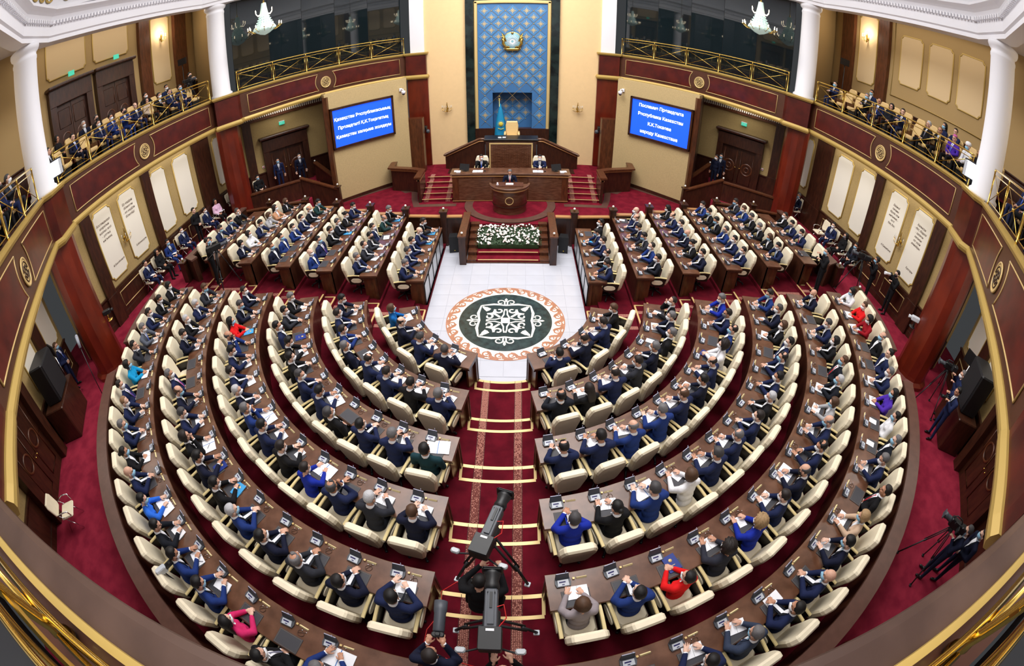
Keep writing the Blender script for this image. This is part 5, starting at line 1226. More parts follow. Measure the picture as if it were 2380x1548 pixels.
b = MB(); b.cbox((0, .02, .45), (.50, .50, .12), .05, smooth=False); b.cbox((0, .26, .45), (.42, .06, .10), .03); chair_parts['seat'] = b.mesh('seat', chair_cream)
def arm_mesh(sg):
    fr = MB(); pts = [(sg*.30, -.26, .68), (sg*.30, -.05, .70), (sg*.30, .12, .695), (sg*.30, .22, .65), (sg*.30, .26, .56), (sg*.30, .22, .44), (sg*.30, .05, .40), (sg*.30, -.2, .40)]
    V = []
    for (x, y, z) in pts: V += [(x-.022, y, z), (x+.022, y, z)]
    fr.add([(x, y, z) for x in (sg*.30-.022, sg*.30+.022) for (_, y, z) in pts], [tuple(range(8)), tuple(range(15, 7, -1))]+[(i, 8+i, 8+(i+1) % 8, (i+1) % 8) for i in range(8)])
    return fr.mesh('armrest', black_wood)
def arm_top(sg):
    b = MB(); pts = [(sg*.30, -.27, .69), (sg*.30, -.05, .715), (sg*.30, .12, .71), (sg*.30, .225, .665), (sg*.30, .27, .57)]; V = []
    for i, (x, y, z) in enumerate(pts):
        V += [(x-.03, y, z), (x+.03, y, z), (x-.022, y+.0, z+.018), (x+.022, y, z+.018)]
    F = []
    for i in range(4): q = 4*i; F += [(q+2, q+3, q+7, q+6), (q, q+2, q+6, q+4), (q+3, q+1, q+5, q+7), (q+1, q, q+4, q+5)]
    F += [(0, 1, 3, 2), (18, 19, 17, 16)]; b.add(V, F); return b.mesh('arm_pad', chair_edge)
def arm_side(sg):
    b = MB(); P = [( .04+.13*math.cos(a)+(.04 if math.cos(a) > 0 else -.06), .55+.075*math.sin(a)) for a in np.linspace(0, 2*PI, 18, endpoint=False)]
    x0, x1 = sg*.322, sg*.338; n = len(P); b.add([(x0, y, z) for y, z in P]+[(x1, y, z) for y, z in P], [tuple(range(n)), tuple(range(2*n-1, n-1, -1))]+[(i, n+i, n+(i+1) % n, (i+1) % n) for i in range(n)]); return b.mesh('side_panel', chair_cream)
ARMM = {sg: (arm_mesh(sg), arm_top(sg), arm_side(sg)) for sg in (-1, 1)}
b = MB(); b.cyl((0, 0, .10), .032, .30, 10); b.cyl((0, 0, .38), .12, .02, 10)
for k in range(5): a = 2*PI*k/5+.3; b.tube([(0, 0, .12), (math.cos(a)*.27, math.sin(a)*.27, .06)], .022, 6); b.sphere((math.cos(a)*.27, math.sin(a)*.27, .03), .03, 8)
chair_parts['base'] = b.mesh('swivel_base', black)
def make_chair():
    t = thing('armchair', '', 'chair')
    obj('seat', chair_parts['seat'], t); obj('backrest', chair_parts['backrest'], t); obj('swivel_base', chair_parts['base'], t)
    for sg in (-1, 1):
        a = obj('armrest', ARMM[sg][0], t); obj('arm_pad', ARMM[sg][1], a); obj('side_panel', ARMM[sg][2], a)
    return t
CH0 = [None]
def chair(loc, rz, label, group='cream armchairs at the desks'):
    if CH0[0] is None: CH0[0] = make_chair(); r = CH0[0]; r.location = loc; r.rotation_euler = (0, 0, rz); r['label'] = label; r['group'] = group; return r
    return dup(CH0[0], loc, rz, label, group)

# ------------------------------------------------------------------ things on the desks (local frame of the seat: +y to the desk)
def make_unit():
    t = thing('conference_unit', '', 'device')
    b = MB(); b.prism([(-.085, -.07), (.085, -.07), (.10, -.02), (.092, .05), (-.092, .05), (-.10, -.02)], 0, .025); obj('base', b.mesh('base', grey_dark), t)
    k = MB(); k.add([(-.07, -.06, .026), (.07, -.06, .026), (.066, .018, .048), (-.066, .018, .048), (-.07, -.06, .02), (.07, -.06, .02), (.066, .018, .02), (-.066, .018, .02)], [(0,1,2,3), (0,4,5,1), (1,5,6,2), (2,6,7,3), (3,7,4,0)]); kk = obj('keypad', k.mesh('keypad', grey_light), t)
    l = MB(); l.add([(-.05, -.020, .0385), (.030, -.020, .0385), (.030, -.002, .0435), (-.05, -.002, .0435)], [(0,1,2,3)]); l.add([(-.018, -.05, .0300), (.014, -.05, .0300), (.014, -.038, .0335), (-.018, -.038, .0335)], [(0,1,2,3)]); obj('display', l.mesh('display', lcd), kk)
    s = MB(); s.add([(-.085, .03, .03), (.085, .03, .03), (.078, .075, .115), (-.078, .075, .115), (-.09, .055, .02), (.09, .055, .02), (.078, .09, .11), (-.078, .09, .11)], [(0,1,2,3), (7,6,5,4), (0,4,5,1), (1,5,6,2), (2,6,7,3), (3,7,4,0)]); obj('flap', s.mesh('flap', grey_dark), t)
    s = MB(); s.tube([(.04, .085, .10), (.042, .09, .17)], .004, 5); s.box((0, .083, .114), (.15, .008, .006)); obj('microphone_stem', s.mesh('microphone_stem', mat('pale lilac plastic', (190, 190, 215), .4)), t)
    for c in t.children: c.scale = (1.15,)*3
    return t
def make_plate():
    t = thing('nameplate', '', 'nameplate'); b = MB(); b.add([(-.075, -.018, 0), (.075, -.018, 0), (.075, .018, 0), (-.075, .018, 0), (-.075, .0, .03), (.075, .0, .03)], [(3,2,1,0), (0,1,5,4), (1,2,5), (2,3,4,5), (3,0,4)]); obj('plate', b.mesh('plate', ivory), t)
    b = MB(); b.cbox((-.115, 0, .012), (.035, .035, .024), .004); obj('socket', b.mesh('socket', gold_line), t); return t
def make_pad():
    b = MB(); b.cbox((0, 0, .003), (.40, .27, .006), .004); t = obj('desk_pad', b.mesh('desk_pad', pad_grey), None, category='desk pad'); b = MB(); b.tube([(-.185, -.12, .0065), (.185, -.12, .0065), (.185, .12, .0065), (-.185, .12, .0065)], .0022, 4, closed=True); obj('stitched_border', b.mesh('stitched_border', mat('tan stitching', (150, 130, 100), .6)), t); return t
def make_book(w, h, m=paper, spine=None, name='open_notebook'):
    t = thing(name, '', 'notebook' if 'note' in name else 'papers')
    for sg in (-1, 1):
        b = MB(); n = 6; V = []
        for i in range(n+1): x = sg*w/2*i/n; z = .006+.010*math.sin(PI*min(1, i/n*1.15))*(.6); V += [(x, -h/2, z), (x, h/2, z), (x, -h/2, 0), (x, h/2, 0)]
        F = []
        for i in range(n): q = 4*i; F += [(q, q+4, q+5, q+1), (q+2, q+6, q+4, q), (q+3, q+1, q+5, q+7)]
        q = 4*n; F.append((q, q+2, q+3, q+1)); b.add(V, F); obj('page', b.mesh('page', m), t)
    b = MB(); b.box((0, 0, .004), (.012 if spine else .003, h, .008)); obj('spine', b.mesh('spine', spine or grey_dark), t); return t
def make_sheet():
    b = MB(); b.box((0, 0, .003), (.15, .21, .006)); t = obj('paper_sheet', b.mesh('paper_sheet', paper), None, category='paper'); b = MB(); 
    for i in range(6): b.box((-.01, .07-.022*i, .0065), (.10 if i % 3 else .07, .0035, .001))
    obj('printed_lines', b.mesh('printed_lines', mat('grey print', (150, 150, 165), .7)), t); return t
def make_folder(m, nm):
    b = MB(); b.cbox((0, 0, .007), (.22, .29, .014), .003); t = obj(nm, b.mesh(nm, m), None, category='folder'); b = MB(); b.lathe([(0, .0), (.03, 0), (.03, .001), (0, .001)], (0, .05, .0145), 16, cap=False); b.box((0, -.04, .0148), (.07, .01, .001)); obj('gilt_stamp', b.mesh('gilt_stamp', gold_line), t); return t
def make_cord():
    b = MB(); b.tube([(.0+.055*math.cos(a)*(1+.1*math.sin(3*a)), .045*math.sin(a), .006+.003*math.sin(2*a)) for a in np.linspace(0, 2*PI*1.6, 30)]+[(.05, .07, .006)], .0035, 5); t = obj('earphone_cord', b.mesh('earphone_cord', cord_brown), None, category='earphones'); b = MB(); b.sphere((.05, .075, .008), .008, 6); b.sphere((-.02, .055, .008), .008, 6); obj('earbud', b.mesh('earbud', plaster), t); return t
def make_pen():
    b = MB(); b.tube([(0, -.065, .005), (0, .06, .005), (0, .07, .005)], .0045, 6, radii=[.0045, .0045, .001]); t = obj('pen', b.mesh('pen', TIE['navy']), None, category='pen'); b = MB(); b.box((.004, .03, .008), (.002, .035, .002)); obj('clip', b.mesh('clip', chrome), t); return t
def make_phone():
    b = MB(); b.cbox((0, 0, .004), (.07, .145, .008), .006); t = obj('phone', b.mesh('phone', black), None, category='phone'); b = MB(); b.box((0, 0, .0083), (.062, .13, .0006)); obj('screen', b.mesh('screen', glass_dark), t); return t
PROTO = {}
MAKERS = dict(unit=make_unit, plate=make_plate, pad=make_pad, book=lambda: make_book(.30, .21), big=lambda: make_book(.44, .30, spine=mat('blue binding', (40, 110, 190), .4), name='open_binder'), sheet=make_sheet, sky=lambda: make_folder(blue_folder, 'sky_blue_folder'), nav=lambda: make_folder(navy_folder, 'navy_folder'), cord=make_cord, pen=make_pen, phone=make_phone)
def put(kind, M, x, y, z, rot, label, group):
    p = M @ Vector((x, y, z)); rz = M.to_euler().z+rot
    if kind not in PROTO: o = MAKERS[kind](); PROTO[kind] = o; o.location = p; o.rotation_euler = (0, 0, rz); o['label'] = label; o['group'] = group; return o
    return dup(PROTO[kind], p, rz, label, group)

HAIRW = dict(short='{} hair', crown='thinning {} hair', wavy='wavy {} hair', balding='balding {} hair', receding='receding {} hair', bob='{} bobbed hair', long='long {} hair', curly='curly {} hair', bun='{} hair in a bun', bald='bald head')
WOM = ('f_write', 'f_sit', 'f_lap')
TOPW = dict(royal='royal blue', darknavy='dark navy', lightgrey='light grey', greysweater='grey', darkred='dark red', azure='bright blue', palegrey='pale grey', uniform='dark green', darkteal='dark teal', palepink='pale pink', vestblack='black', blackblue='blue-black', pinstripe='dark pinstripe')
rng = random.Random(11)
def seat(M, code, where, withdesk=True, chairgroup='cream armchairs at the desks', wob=True, items=True):
    """code: top/hair/hc/mask/pose/tie/item or '-' for an empty chair, '0' for nobody and nothing to see"""
    rz = M.to_euler().z; o = M.translation; zt = DT+.002
    chair(tuple(M @ Vector((0, rng.uniform(-.03, .03), 0))), rz+rng.uniform(-.05, .05), 'cream leather armchair with black arms, '+where, chairgroup)
    if items:
        put('unit', M, -.13+rng.uniform(-.015, .015), .60, zt, rng.uniform(-.12, .12), 'grey conference unit with flap, '+where, 'conference units on the desks')
        put('plate', M, .13, .635, zt, rng.uniform(-.05, .05), 'ivory nameplate, '+where, 'nameplates on the desks'); put('pad', M, 0, .315, zt, rng.uniform(-.03, .03), 'charcoal leather desk pad, '+where, 'desk pads')
        if rng.random() < .62: put('cord', M, .12, .53, zt, rng.uniform(-1, 1), 'coiled brown earphone cord, '+where, 'earphone cords on the desks')
    if code == '-': return
    top, hair, hc, mk, pose, tie, it = (code.split('/')+['', '', '', '', '', ''])[:7]
    mk = {'': None, '-': None, 'n': None}.get(mk, mk); wom = pose in WOM; z2 = zt+.0075
    nm = ('woman' if wom else 'man'); cn = TOPW.get(top, top); garment = 'jacket' if wom else 'suit'
    lab = '%s in %s %s, %s, %s' % (nm, cn, garment, HAIRW[hair].format({'dark': 'dark', 'darkgrey': 'dark grey'}.get(hc, hc)), where)
    # where the hands of the bodies are
    dx = rng.uniform(-.015, .015) if wob else 0; s_ = rng.uniform(1.01, 1.07)*(.96 if wom else 1)
    pm = M @ Matrix.Translation((dx, rng.uniform(-.02, .01), 0))
    if it and it != 'n' and items:
        r_ = rng.uniform(-.25, .25)
        if it == 'p': put('book', M, .03 if pose != 'clasp' else .05, .40, z2, r_, 'open white notebook, '+where, 'open notebooks on the desks')
        elif it == 'q': put('sheet', M, .05, .39, z2, r_*1.6, 'white printed sheet, '+where, 'white sheets on the desks')
        elif it == 'b': put('big', M, .05, .42, z2, r_*.8, 'large open white binder with blue spine, '+where, 'open binders on the desks')
        elif it == 's': put('sky', M, .07, .42, z2, r_, 'sky blue folder with gilt stamp, '+where, 'sky blue folders')
        elif it == 'v': put('nav', M, .05, .40, z2, r_, 'navy blue folder with gilt stamp, '+where, 'navy folders')
        if it in 'pb' and rng.random() < .4: put('pen', M, .12, .40, z2+.015, rng.uniform(-1, 1), 'thin navy pen on the notebook, '+where, 'pens')
    person(pose, tuple(pm.translation), rz+rng.uniform(-.08, .08), top, hair, hc, mk, tie if tie and tie != '-' else None, shirt=(None if wom and top in ('red', 'cyan', 'azure', 'pink', 'purple', 'royal', 'greysweater', 'darkred', 'teal', 'pinstripe') else True), label=lab, scale=s_, lapel=not wom, trousers='black' if wom else None, group='delegates seated at the desks')
RING = {
 (-1, 0): ['darknavy/receding/darkgrey/w/write2//b', 'navy/short/darkgrey/w/write//p', 'darknavy/balding/dark/w/clasp//n', 'teal/bob/brown/b/f_sit//p'],
 (1, 0): ['navy/short/black/w/clasp//n', 'darknavy/crown/dark/w/write//p', 'navy/short/dark/w/write//p', 'black/wavy/brown/w/f_write//p'],
 (-1, 1): ['navy/short/grey/w/clasp//p', 'black/short/black/w/write//p', 'navy/short/dark/w/write//p', 'navy/crown/dark/w/write//p', 'darknavy/short/grey/w/back//q', 'blue/short/dark/w/clasp//n', 'navy/short/dark/w/clasp_left//n', 'darknavy/short/black/w/write//p'],
 (1, 1): ['blackblue/crown/black/w/chin//n', 'black/long/dark/w/f_write//p', 'navy/crown/dark/w/write//p', 'charcoal/short/dark/w/write2//p', 'darknavy/short/grey/w/clasp//q', 'black/short/grey/w/back//q', 'darknavy/short/grey/w/clasp//p', 'black/receding/dark/w/chin//q'],
 (-1, 2): ['darkteal/short/black/w/lap//b', 'navy/short/grey/w/write//q', 'navy/short/black/w/clasp//n', 'black/short/darkgrey/w/back//n', 'navy/short/black/w/write//b', 'navy/short/darkgrey/w/clasp_right//n', 'black/short/black/w/clasp//n', 'black/short/black/w/write//p', 'navy/short/black/w/back//v', 'charcoal/short/black/w/clasp/grey/n', 'black/wavy/grey/w/f_write//p'],
 (1, 2): ['navy/crown/black/w/write//q', 'navy/short/black/k/write//p', 'blue/balding/grey/w/write//p', 'blue/short/grey/w/write//p', 'navy/crown/brown/w/write//p', 'darknavy/short/black/w/write2//p', 'navy/balding/dark/w/write//q', 'white/curly/dark/w/clasp//v', 'blue/crown/dark/b/back//n', 'navy/short/dark/g/clasp//q', 'royal/short/grey/w/write//p'],
 (-1, 3): ['darknavy/short/brown/w/write//p', 'charcoal/short/white/w/write//p', 'navy/crown/darkgrey/k/chin//n', 'royal/short/dark/w/f_write//b', 'black/short/dark/w/write//q', 'navy/short/black/w/write//p', 'blue/short/grey/w/chin//b', 'darknavy/short/white/w/clasp//q', 'navy/short/dark/n/clasp//p', 'navy/short/black/w/write//p', 'blue/balding/darkgrey/k/chin//n', 'red/long/black/b/f_sit//s', 'darknavy/short/darkgrey/b/write//q', 'darknavy/short/dark/w/clasp//n'],
 (1, 3): ['royal/short/darkgrey/w/clasp//n', 'black/bun/black/w/f_write//p', 'blue/short/darkgrey/w/write//b', 'white/bob/brown/w/f_write//q', 'navy/short/darkgrey/w/write//p', 'navy/crown/grey/w/write//p', 'navy/short/dark/w/clasp//n', 'black/short/white/w/clasp//n', 'navy/short/black/w/clasp//n', 'navy/crown/dark/b/clasp//n', 'navy/short/black/w/back//n', 'black/bob/brown/w/f_sit//p', 'darknavy/short/darkgrey/w/chin//q', 'blue/short/dark/b/write//p'],
 (-1, 4): ['navy/short/black/w/write2//p', 'darknavy/short/black/w/clasp//n', 'charcoal/crown/grey/w/clasp_left//n', 'darknavy/short/black/w/clasp//n', 'blue/short/white/b/clasp//n', 'black/short/black/w/write//s', 'darknavy/short/black/w/write//v', 'black/bob/dark/n/chin//b', 'navy/short/darkgrey/w/write//p', 'darknavy/balding/brown/b/write//q', 'navy/short/grey/w/back/pink/n', '-', 'darknavy/short/dark/w/write/navy/p', 'black/short/white/w/clasp//q', 'navy/wavy/white/w/f_write//q', 'charcoal/short/brown/b/write//p'],
 (1, 4): ['greysweater/bob/brown/w/f_write//p', 'blue/short/black/w/clasp//n', 'red/short/black/w/f_sit//v', 'pinstripe/curly/dark/w/f_write//p', 'royal/curly/blonde/w/f_write//q', 'navy/short/dark/w/write//p', 'darknavy/balding/darkgrey/k/write//b', 'navy/crown/black/w/write2//n', 'navy/balding/grey/b/write//p', 'palegrey/bob/brown/b/f_write//p', 'blackblue/short/white/b/clasp//p', 'blackblue/short/brown/b/back/red/n', 'black/bob/black/w/clasp//n', 'navy/short/darkgrey/w/write//p', '-', 'darknavy/bald/grey/w/write//p'],
 (-1, 5): ['0', 'blue/short/grey/w/write//b', 'black/short/black/w/back/grey/n', 'pink/long/black/w/f_sit//n', 'blue/short/black/b/write//p', 'blue/short/black/w/write//p', 'blackblue/short/black/n/write//p', 'azure/short/black/b/f_write//b', 'navy/bald/grey/b/clasp//n', 'black/bun/black/b/f_sit//p', 'navy/short/grey/b/clasp//q', 'navy/receding/sandy/w/write//q', 'navy/short/dark/w/back/purple/n', 'cyan/bob/black/b/f_sit//p', 'charcoal/short/black/n/chin//n', 'grey/short/grey/w/write/blue/p', 'navy/short/dark/w/write2//q', 'black/short/dark/w/write//q', 'black/bob/black/w/f_write//q'],
 (1, 5): ['0', '0', 'navy/short/black/w/write//p', 'slate/short/grey/b/write//p', 'navy/short/black/w/clasp//p', 'navy/bald/grey/b/clasp//n', 'darknavy/short/black/b/write//q', 'beige/bob/blonde/b/f_write//p', 'black/short/dark/n/back/red/n', 'navy/short/grey/w/write//p', 'blackblue/short/grey/b/back//q', 'white/short/black/b/f_lap//q', 'purple/long/black/b/f_sit//p', 'navy/short/grey/w/clasp//p', 'navy/short/black/n/back//n', 'black/balding/grey/b/back//n', 'darkred/bob/black/w/f_write//b', 'red/short/brown/w/f_sit//p', 'white/bob/black/b/f_write//q'],
}
A0 = [24.7, 15.28, 11.45, 9.3, 7.97, 7.0]; PITCH = [15.25, 8.665, 6.65, 5.42, 4.81, 4.105]
for (sx, k), codes in RING.items():
    for i, code in enumerate(codes):
        a = sx*(A0[k]+PITCH[k]*i); p = ringpt(RK[k]+RO, a, ZK[k]); M = Matrix.Translation(p) @ Matrix.Rotation(math.radians(a), 4, 'Z')
        where = '%s from aisle, %s curved row, %s' % (ORD[i], ORD[k], side(sx))
        if code == '0': 
            if i == 0: continue
            code = '-'
        seat(M, code, where)
ARM = {
 (-1, 0): ['navy/short/grey/w/write//q', 'navy/short/darkgrey/w/clasp//n', 'navy/short/dark/w/clasp//n', 'navy/bald/grey/w/write//s', 'black/short/dark/w/write//s'],
 (-1, 1): ['navy/short/grey/w/clasp/blue/q', 'charcoal/receding/dark/w/clasp//p', 'charcoal/short/black/k/clasp//p', 'navy/short/dark/w/back//p', 'uniform/balding/grey/w/write//q', 'black/short/grey/w/write//s'],
 (-1, 2): ['blue/bald/grey/w/back//n', 'navy/short/black/b/back/purple/n', 'black/short/dark/w/clasp//n', 'blackblue/short/darkgrey/w/clasp//s', 'black/bun/black/w/f_write//q', 'navy/short/black/w/write//q'],
 (-1, 3): ['darknavy/short/brown/b/back//n', 'blue/short/dark/b/back//n', 'blue/short/dark/w/clasp//q', 'navy/short/dark/w/clasp//p', 'blackblue/balding/grey/w/clasp//q', 'uniform/short/black/b/write//q'],
 (-1, 4): ['darknavy/bob/black/w/f_write//p', 'white/bob/dark/w/f_sit//q', 'navy/short/black/w/write//p', 'palegrey/bob/brown/w/f_write//q', 'tan/long/dark/w/f_sit//p', 'black/bob/brown/k/f_write//n'],
 (-1, 5): ['white/bob/dark/w/f_write//n', 'navy/short/dark/b/write//q', 'navy/short/dark/b/write//q', 'black/short/darkgrey/w/chin//n'],
 (1, 0): ['navy/short/dark/b/write//n', 'black/crown/dark/w/clasp//q', 'navy/short/dark/w/clasp//n', 'navy/short/dark/b/write//s', 'black/short/black/w/back//n'],
 (1, 1): ['blackblue/short/black/w/clasp//n', 'blue/receding/dark/w/clasp//n', 'charcoal/short/black/b/write//q', 'darknavy/short/dark/w/write//q', 'navy/balding/brown/w/clasp//n', 'navy/bald/grey/w/back//q'],
 (1, 2): ['darknavy/short/black/w/clasp//n', 'black/bun/black/w/f_write//p', 'darknavy/bald/grey/b/clasp//n', 'navy/short/dark/w/clasp//n', 'navy/balding/dark/w/write//q', 'black/long/black/w/f_write//p'],
 (1, 3): ['navy/short/dark/w/clasp//n', 'navy/short/black/w/clasp//n', 'blue/short/darkgrey/g/clasp//q', 'black/short/black/b/write//s', 'black/short/dark/b/write//q', 'blue/short/dark/w/write//q'],
 (1, 4): ['navy/short/black/w/write/lightblue/n', 'black/long/brown/b/f_write//q', 'black/short/grey/w/write//s', 'black/short/darkgrey/g/write//q', 'blue/short/brown/w/write//q', 'charcoal/short/dark/b/write//q'],
 (1, 5): ['-', 'navy/short/black/w/write/red/q', 'navy/short/black/g/write//q', 'black/short/dark/w/clasp//n'],
}
for (sx, k), codes in ARM.items():
    for i, code in enumerate(codes):
        y = .95+.738*i+(.0 if k < 5 else .05); M = Matrix.Translation((sx*(RK[k]+.06+RO), y, ZK[k])) @ Matrix.Rotation(sx*PI/2, 4, 'Z')
        seat(M, code, '%s in %s straight row, %s' % (ORD[i], ORD[k], side(sx)))
# ------------------------------------------------------------------ stage furniture
def front_box(t, name, x0, x1, y0, y1, z0, z1, m): b = MB(); b.cbox(((x0+x1)/2, (y0+y1)/2, (z0+z1)/2), (x1-x0, y1-y0, z1-z0), .012); return b.build(name, m, t)
# podium
pd = thing('podium', 'curved walnut speaker podium with a gold ring on its front', 'podium', (0, 6.62, STAGE_Z+.05))
b = MB(); b.lathe([(.68, 0), (.68, .3), (.70, .32), (.70, .9), (.72, 1.0)], (0,0,0), 36, a0=PI, a1=2*PI, cap=False); b.box((0, .01, .5), (1.36, .03, 1.0)); b.build('body', wood_desk, pd)
b = MB(); b.lathe([(.69, .30), (.715, .32), (.69, .34)], (0,0,0), 36, a0=PI, a1=2*PI, cap=False); b.build('groove', wood_dark, pd)
b = MB(); b.lathe([(.0, 1.06), (.76, 1.06), (.82, 1.10), (.82, 1.17), (.76, 1.17), (.70, 1.12), (.0, 1.12)], (0,0,0), 36, a0=PI, a1=2*PI, cap=False); b.build('rim', wood_desk, pd)
b = MB(); b.lathe([(.735, .985), (.79, 1.0), (.79, 1.05), (.735, 1.06)], (0,0,0), 36, a0=PI, a1=2*PI, cap=False); b.build('gold_band', wood_edge, pd)
b = MB(); b.box((0, -.12, 1.13), (1.1, .5, .03)); b.build('reading_top', wood_mid, pd)
b = MB(); b.tube([(.155*math.cos(a), -.705+.017*(math.cos(a))**2, .62+.155*math.sin(a)) for a in np.linspace(0, 2*PI, 30, endpoint=False)], .015, 6, closed=True); b.build('gold_ring', gold_line, pd)
o = put('book', Matrix.Translation((0, 6.5, STAGE_Z+.05+1.15)), .0, .0, 0, 0, 'white speech papers on the speaker podium', None)
b = MB(); b.lathe([(.03, 0), (.035, .02), (.03, .08), (.012, .09)], (0, 0, 0), 12); t = obj('water_cup', b.mesh('water_cup', plaster), None, (-.48, 6.45, STAGE_Z+.05+1.145), label='white water cup on the left of the speaker podium', category='cup'); b = MB(); b.lathe([(.0, 0), (.05, 0), (.05, .006), (0, .006)], (0,0,0), 12, cap=False); b.build('saucer', plaster, t)
person('stand_podium', (0, 7.02, STAGE_Z+.05), PI, 'darknavy', 'short', 'grey', None, 'red', label='speaker in dark navy suit and red tie standing at the curved podium', scale=.95)
# low desk of the presiding officers
ld = thing('presidium_desk', 'long walnut presidium desk with chevron veneer behind the speaker podium', 'desk', (0, 0, 0))
DZ = 2.04
b = MB(); b.box((0, 7.55, (STAGE_Z+DZ-.06)/2+.0), (4.9, .08, DZ-STAGE_Z-.06)); 
b = MB(); b.box((0, 7.53, (STAGE_Z+DZ)/2-.03), (4.92, .10, DZ-STAGE_Z-.06)); b.box((-2.42, 7.9, (STAGE_Z+DZ)/2-.03), (.08, .8, DZ-STAGE_Z-.06)); b.box((2.42, 7.9, (STAGE_Z+DZ)/2-.03), (.08, .8, DZ-STAGE_Z-.06)); b.build('front_panel', wood_mid, ld)
for sg in (-1, 0, 1):
    b = MB(); b.box((sg*1.48, 7.475, 1.32), (1.4 if sg else 1.45, .02, .98)); b.build('veneer_panel', wood_desk, ld)
b = MB(); b.cbox((0, 7.85, DZ-.02), (5.1, .85, .06), .015); b.build('desk_top', wood_desk, ld)
b = MB(); b.box((0, 7.465, DZ-.11), (5.0, .03, .05)); b.box((0, 7.46, .8), (4.96, .02, .02)); b.build('gold_line', wood_edge, ld)
b = MB(); b.box((0, 8.9, 1.0), (4.9, 1.6, .56)); o = b.build('dais', carpet, ld)
for sx in SIDES:
    s_ = side(sx); M = Matrix.Translation((sx*1.28, 8.62, 1.28)) @ Matrix.Rotation(PI, 4, 'Z')
    chair(tuple(M.translation), PI, 'cream leather armchair at the presidium desk, %s of the podium' % s_, None)
    person('clasp' if sx > 0 else 'chin', tuple((M @ Matrix.Translation((0, .02, 0))).translation), PI, 'navy' if sx > 0 else 'black', 'short', 'black', 'w', 'blue' if sx < 0 else 'navy', label='man in %s suit seated at the presidium desk, %s of the podium' % ('navy' if sx > 0 else 'black', s_))
    MM = Matrix.Translation((sx*1.28, 7.9, DZ+.012)) @ Matrix.Rotation(PI, 4, 'Z')
    t = thing('monitor', 'black monitor on the presidium desk, %s side' % s_, 'monitor', (sx*1.95, 7.85, DZ+.01), sx*.35+PI)
    b = MB(); b.box((0, 0, .19), (.44, .03, .28), M=Matrix.Rotation(.4, 3, 'X')); b.build('screen', black, t); b = MB(); b.cbox((0, -.02, .01), (.2, .16, .02), .01); b.tube([(0, -.02, .02), (0, -.01, .16)], .02, 6); b.build('stand', black, t)
    put('big', MM, 0.1, .12, 0, 0, 'white papers before the man on the %s of the presidium desk' % s_, None); put('sheet', MM, -sx*1.05, 0.05, 0, .1, 'white printed sheets at the %s end of the presidium desk' % s_, None); put('phone', MM, -.2, .1, 0, .1, 'dark phone on the %s half of the presidium desk' % s_, None)
    t = thing('desk_telephone', 'white telephone at the %s end of the presidium desk' % s_, 'telephone', (sx*2.2, 7.7, DZ+.01)); b = MB(); b.cbox((0, 0, .025), (.18, .2, .05), .01); b.build('body', plaster, t); b = MB(); b.tube([(-.08, -.05, .06), (-.08, .05, .06)], .018, 6); b.build('handset', plaster, t)
# high desk and its sloping parapets
hd = thing('high_desk', 'tall walnut rostrum desk with a gold framed herringbone panel', 'desk'); HZ = 3.02
b = MB(); b.box((0, 9.62, (1.3+HZ)/2-.04), (2.3, .12, HZ-1.38)); b.build('front_panel', wood_dark, hd)
b = MB(); b.box((0, 9.545, 2.22), (1.9, .03, 1.2)); b.build('herringbone_panel', wood_desk, hd)
b = MB()
for i in range(-9, 10):
    for j in range(-7, 8):
        x = i*.1; z = 2.22+j*.085
        if abs(x) < .9 and abs(z-2.22) < .56: b.box((x, 9.527, z), (.10, .008, .022), M=Matrix.Rotation(.785 if i % 2 else -.785, 3, 'Y'))
b.build('herringbone_slats', wood_mid, hd)['kind'] = 'stuff'
b = MB(); 
for (x, z, w_, h_) in ((0, 2.84, 1.98, .06), (-.96, 2.22, .06, 1.2), (.96, 2.22, .06, 1.2)): b.box((x, 9.53, z), (w_, .04, h_))
b.build('gold_frame', gold_line, hd); b = MB(); b.cbox((0, 9.95, HZ-.01), (2.5, .85, .07), .015); b.build('desk_top', black_wood, hd)
b = MB(); b.box((0, 11.2, 1.05), (6.0, 2.9, .6)); b.box((0, 11.3, 1.55), (2.3, 3.0, 1.6)); b.build('dais', wood_dark, hd)
for sx in SIDES:
    V = []
    for (x, y, zt) in ((1.2, 9.75, 3.0), (1.45, 9.85, 2.98), (3.2, 10.6, 2.05)):
        V += [(sx*x, y-.06, .75), (sx*x, y+.06, .75), (sx*x, y+.06, zt), (sx*x, y-.06, zt)]
    b = MB(); b.add(V, [(q*4+i, q*4+(i+1) % 4, q*4+4+(i+1) % 4, q*4+4+i) for q in (0, 1) for i in range(4)]+[(0, 1, 2, 3), (11, 10, 9, 8)]); b.build('wing_panel', wood_dark, hd)
    b = MB(); b.tube([(sx*1.2, 9.72, 3.02), (sx*1.45, 9.82, 3.0), (sx*3.2, 10.57, 2.07), (sx*3.25, 10.5, 2.02)], .055, 8); b.build('wing_rail', wood_desk, hd); b = MB(); b.tube([(sx*1.2, 9.68, 2.92), (sx*1.45, 9.76, 2.9), (sx*3.15, 10.5, 1.97)], .025, 6); b.build('wing_gold_line', wood_edge, hd)
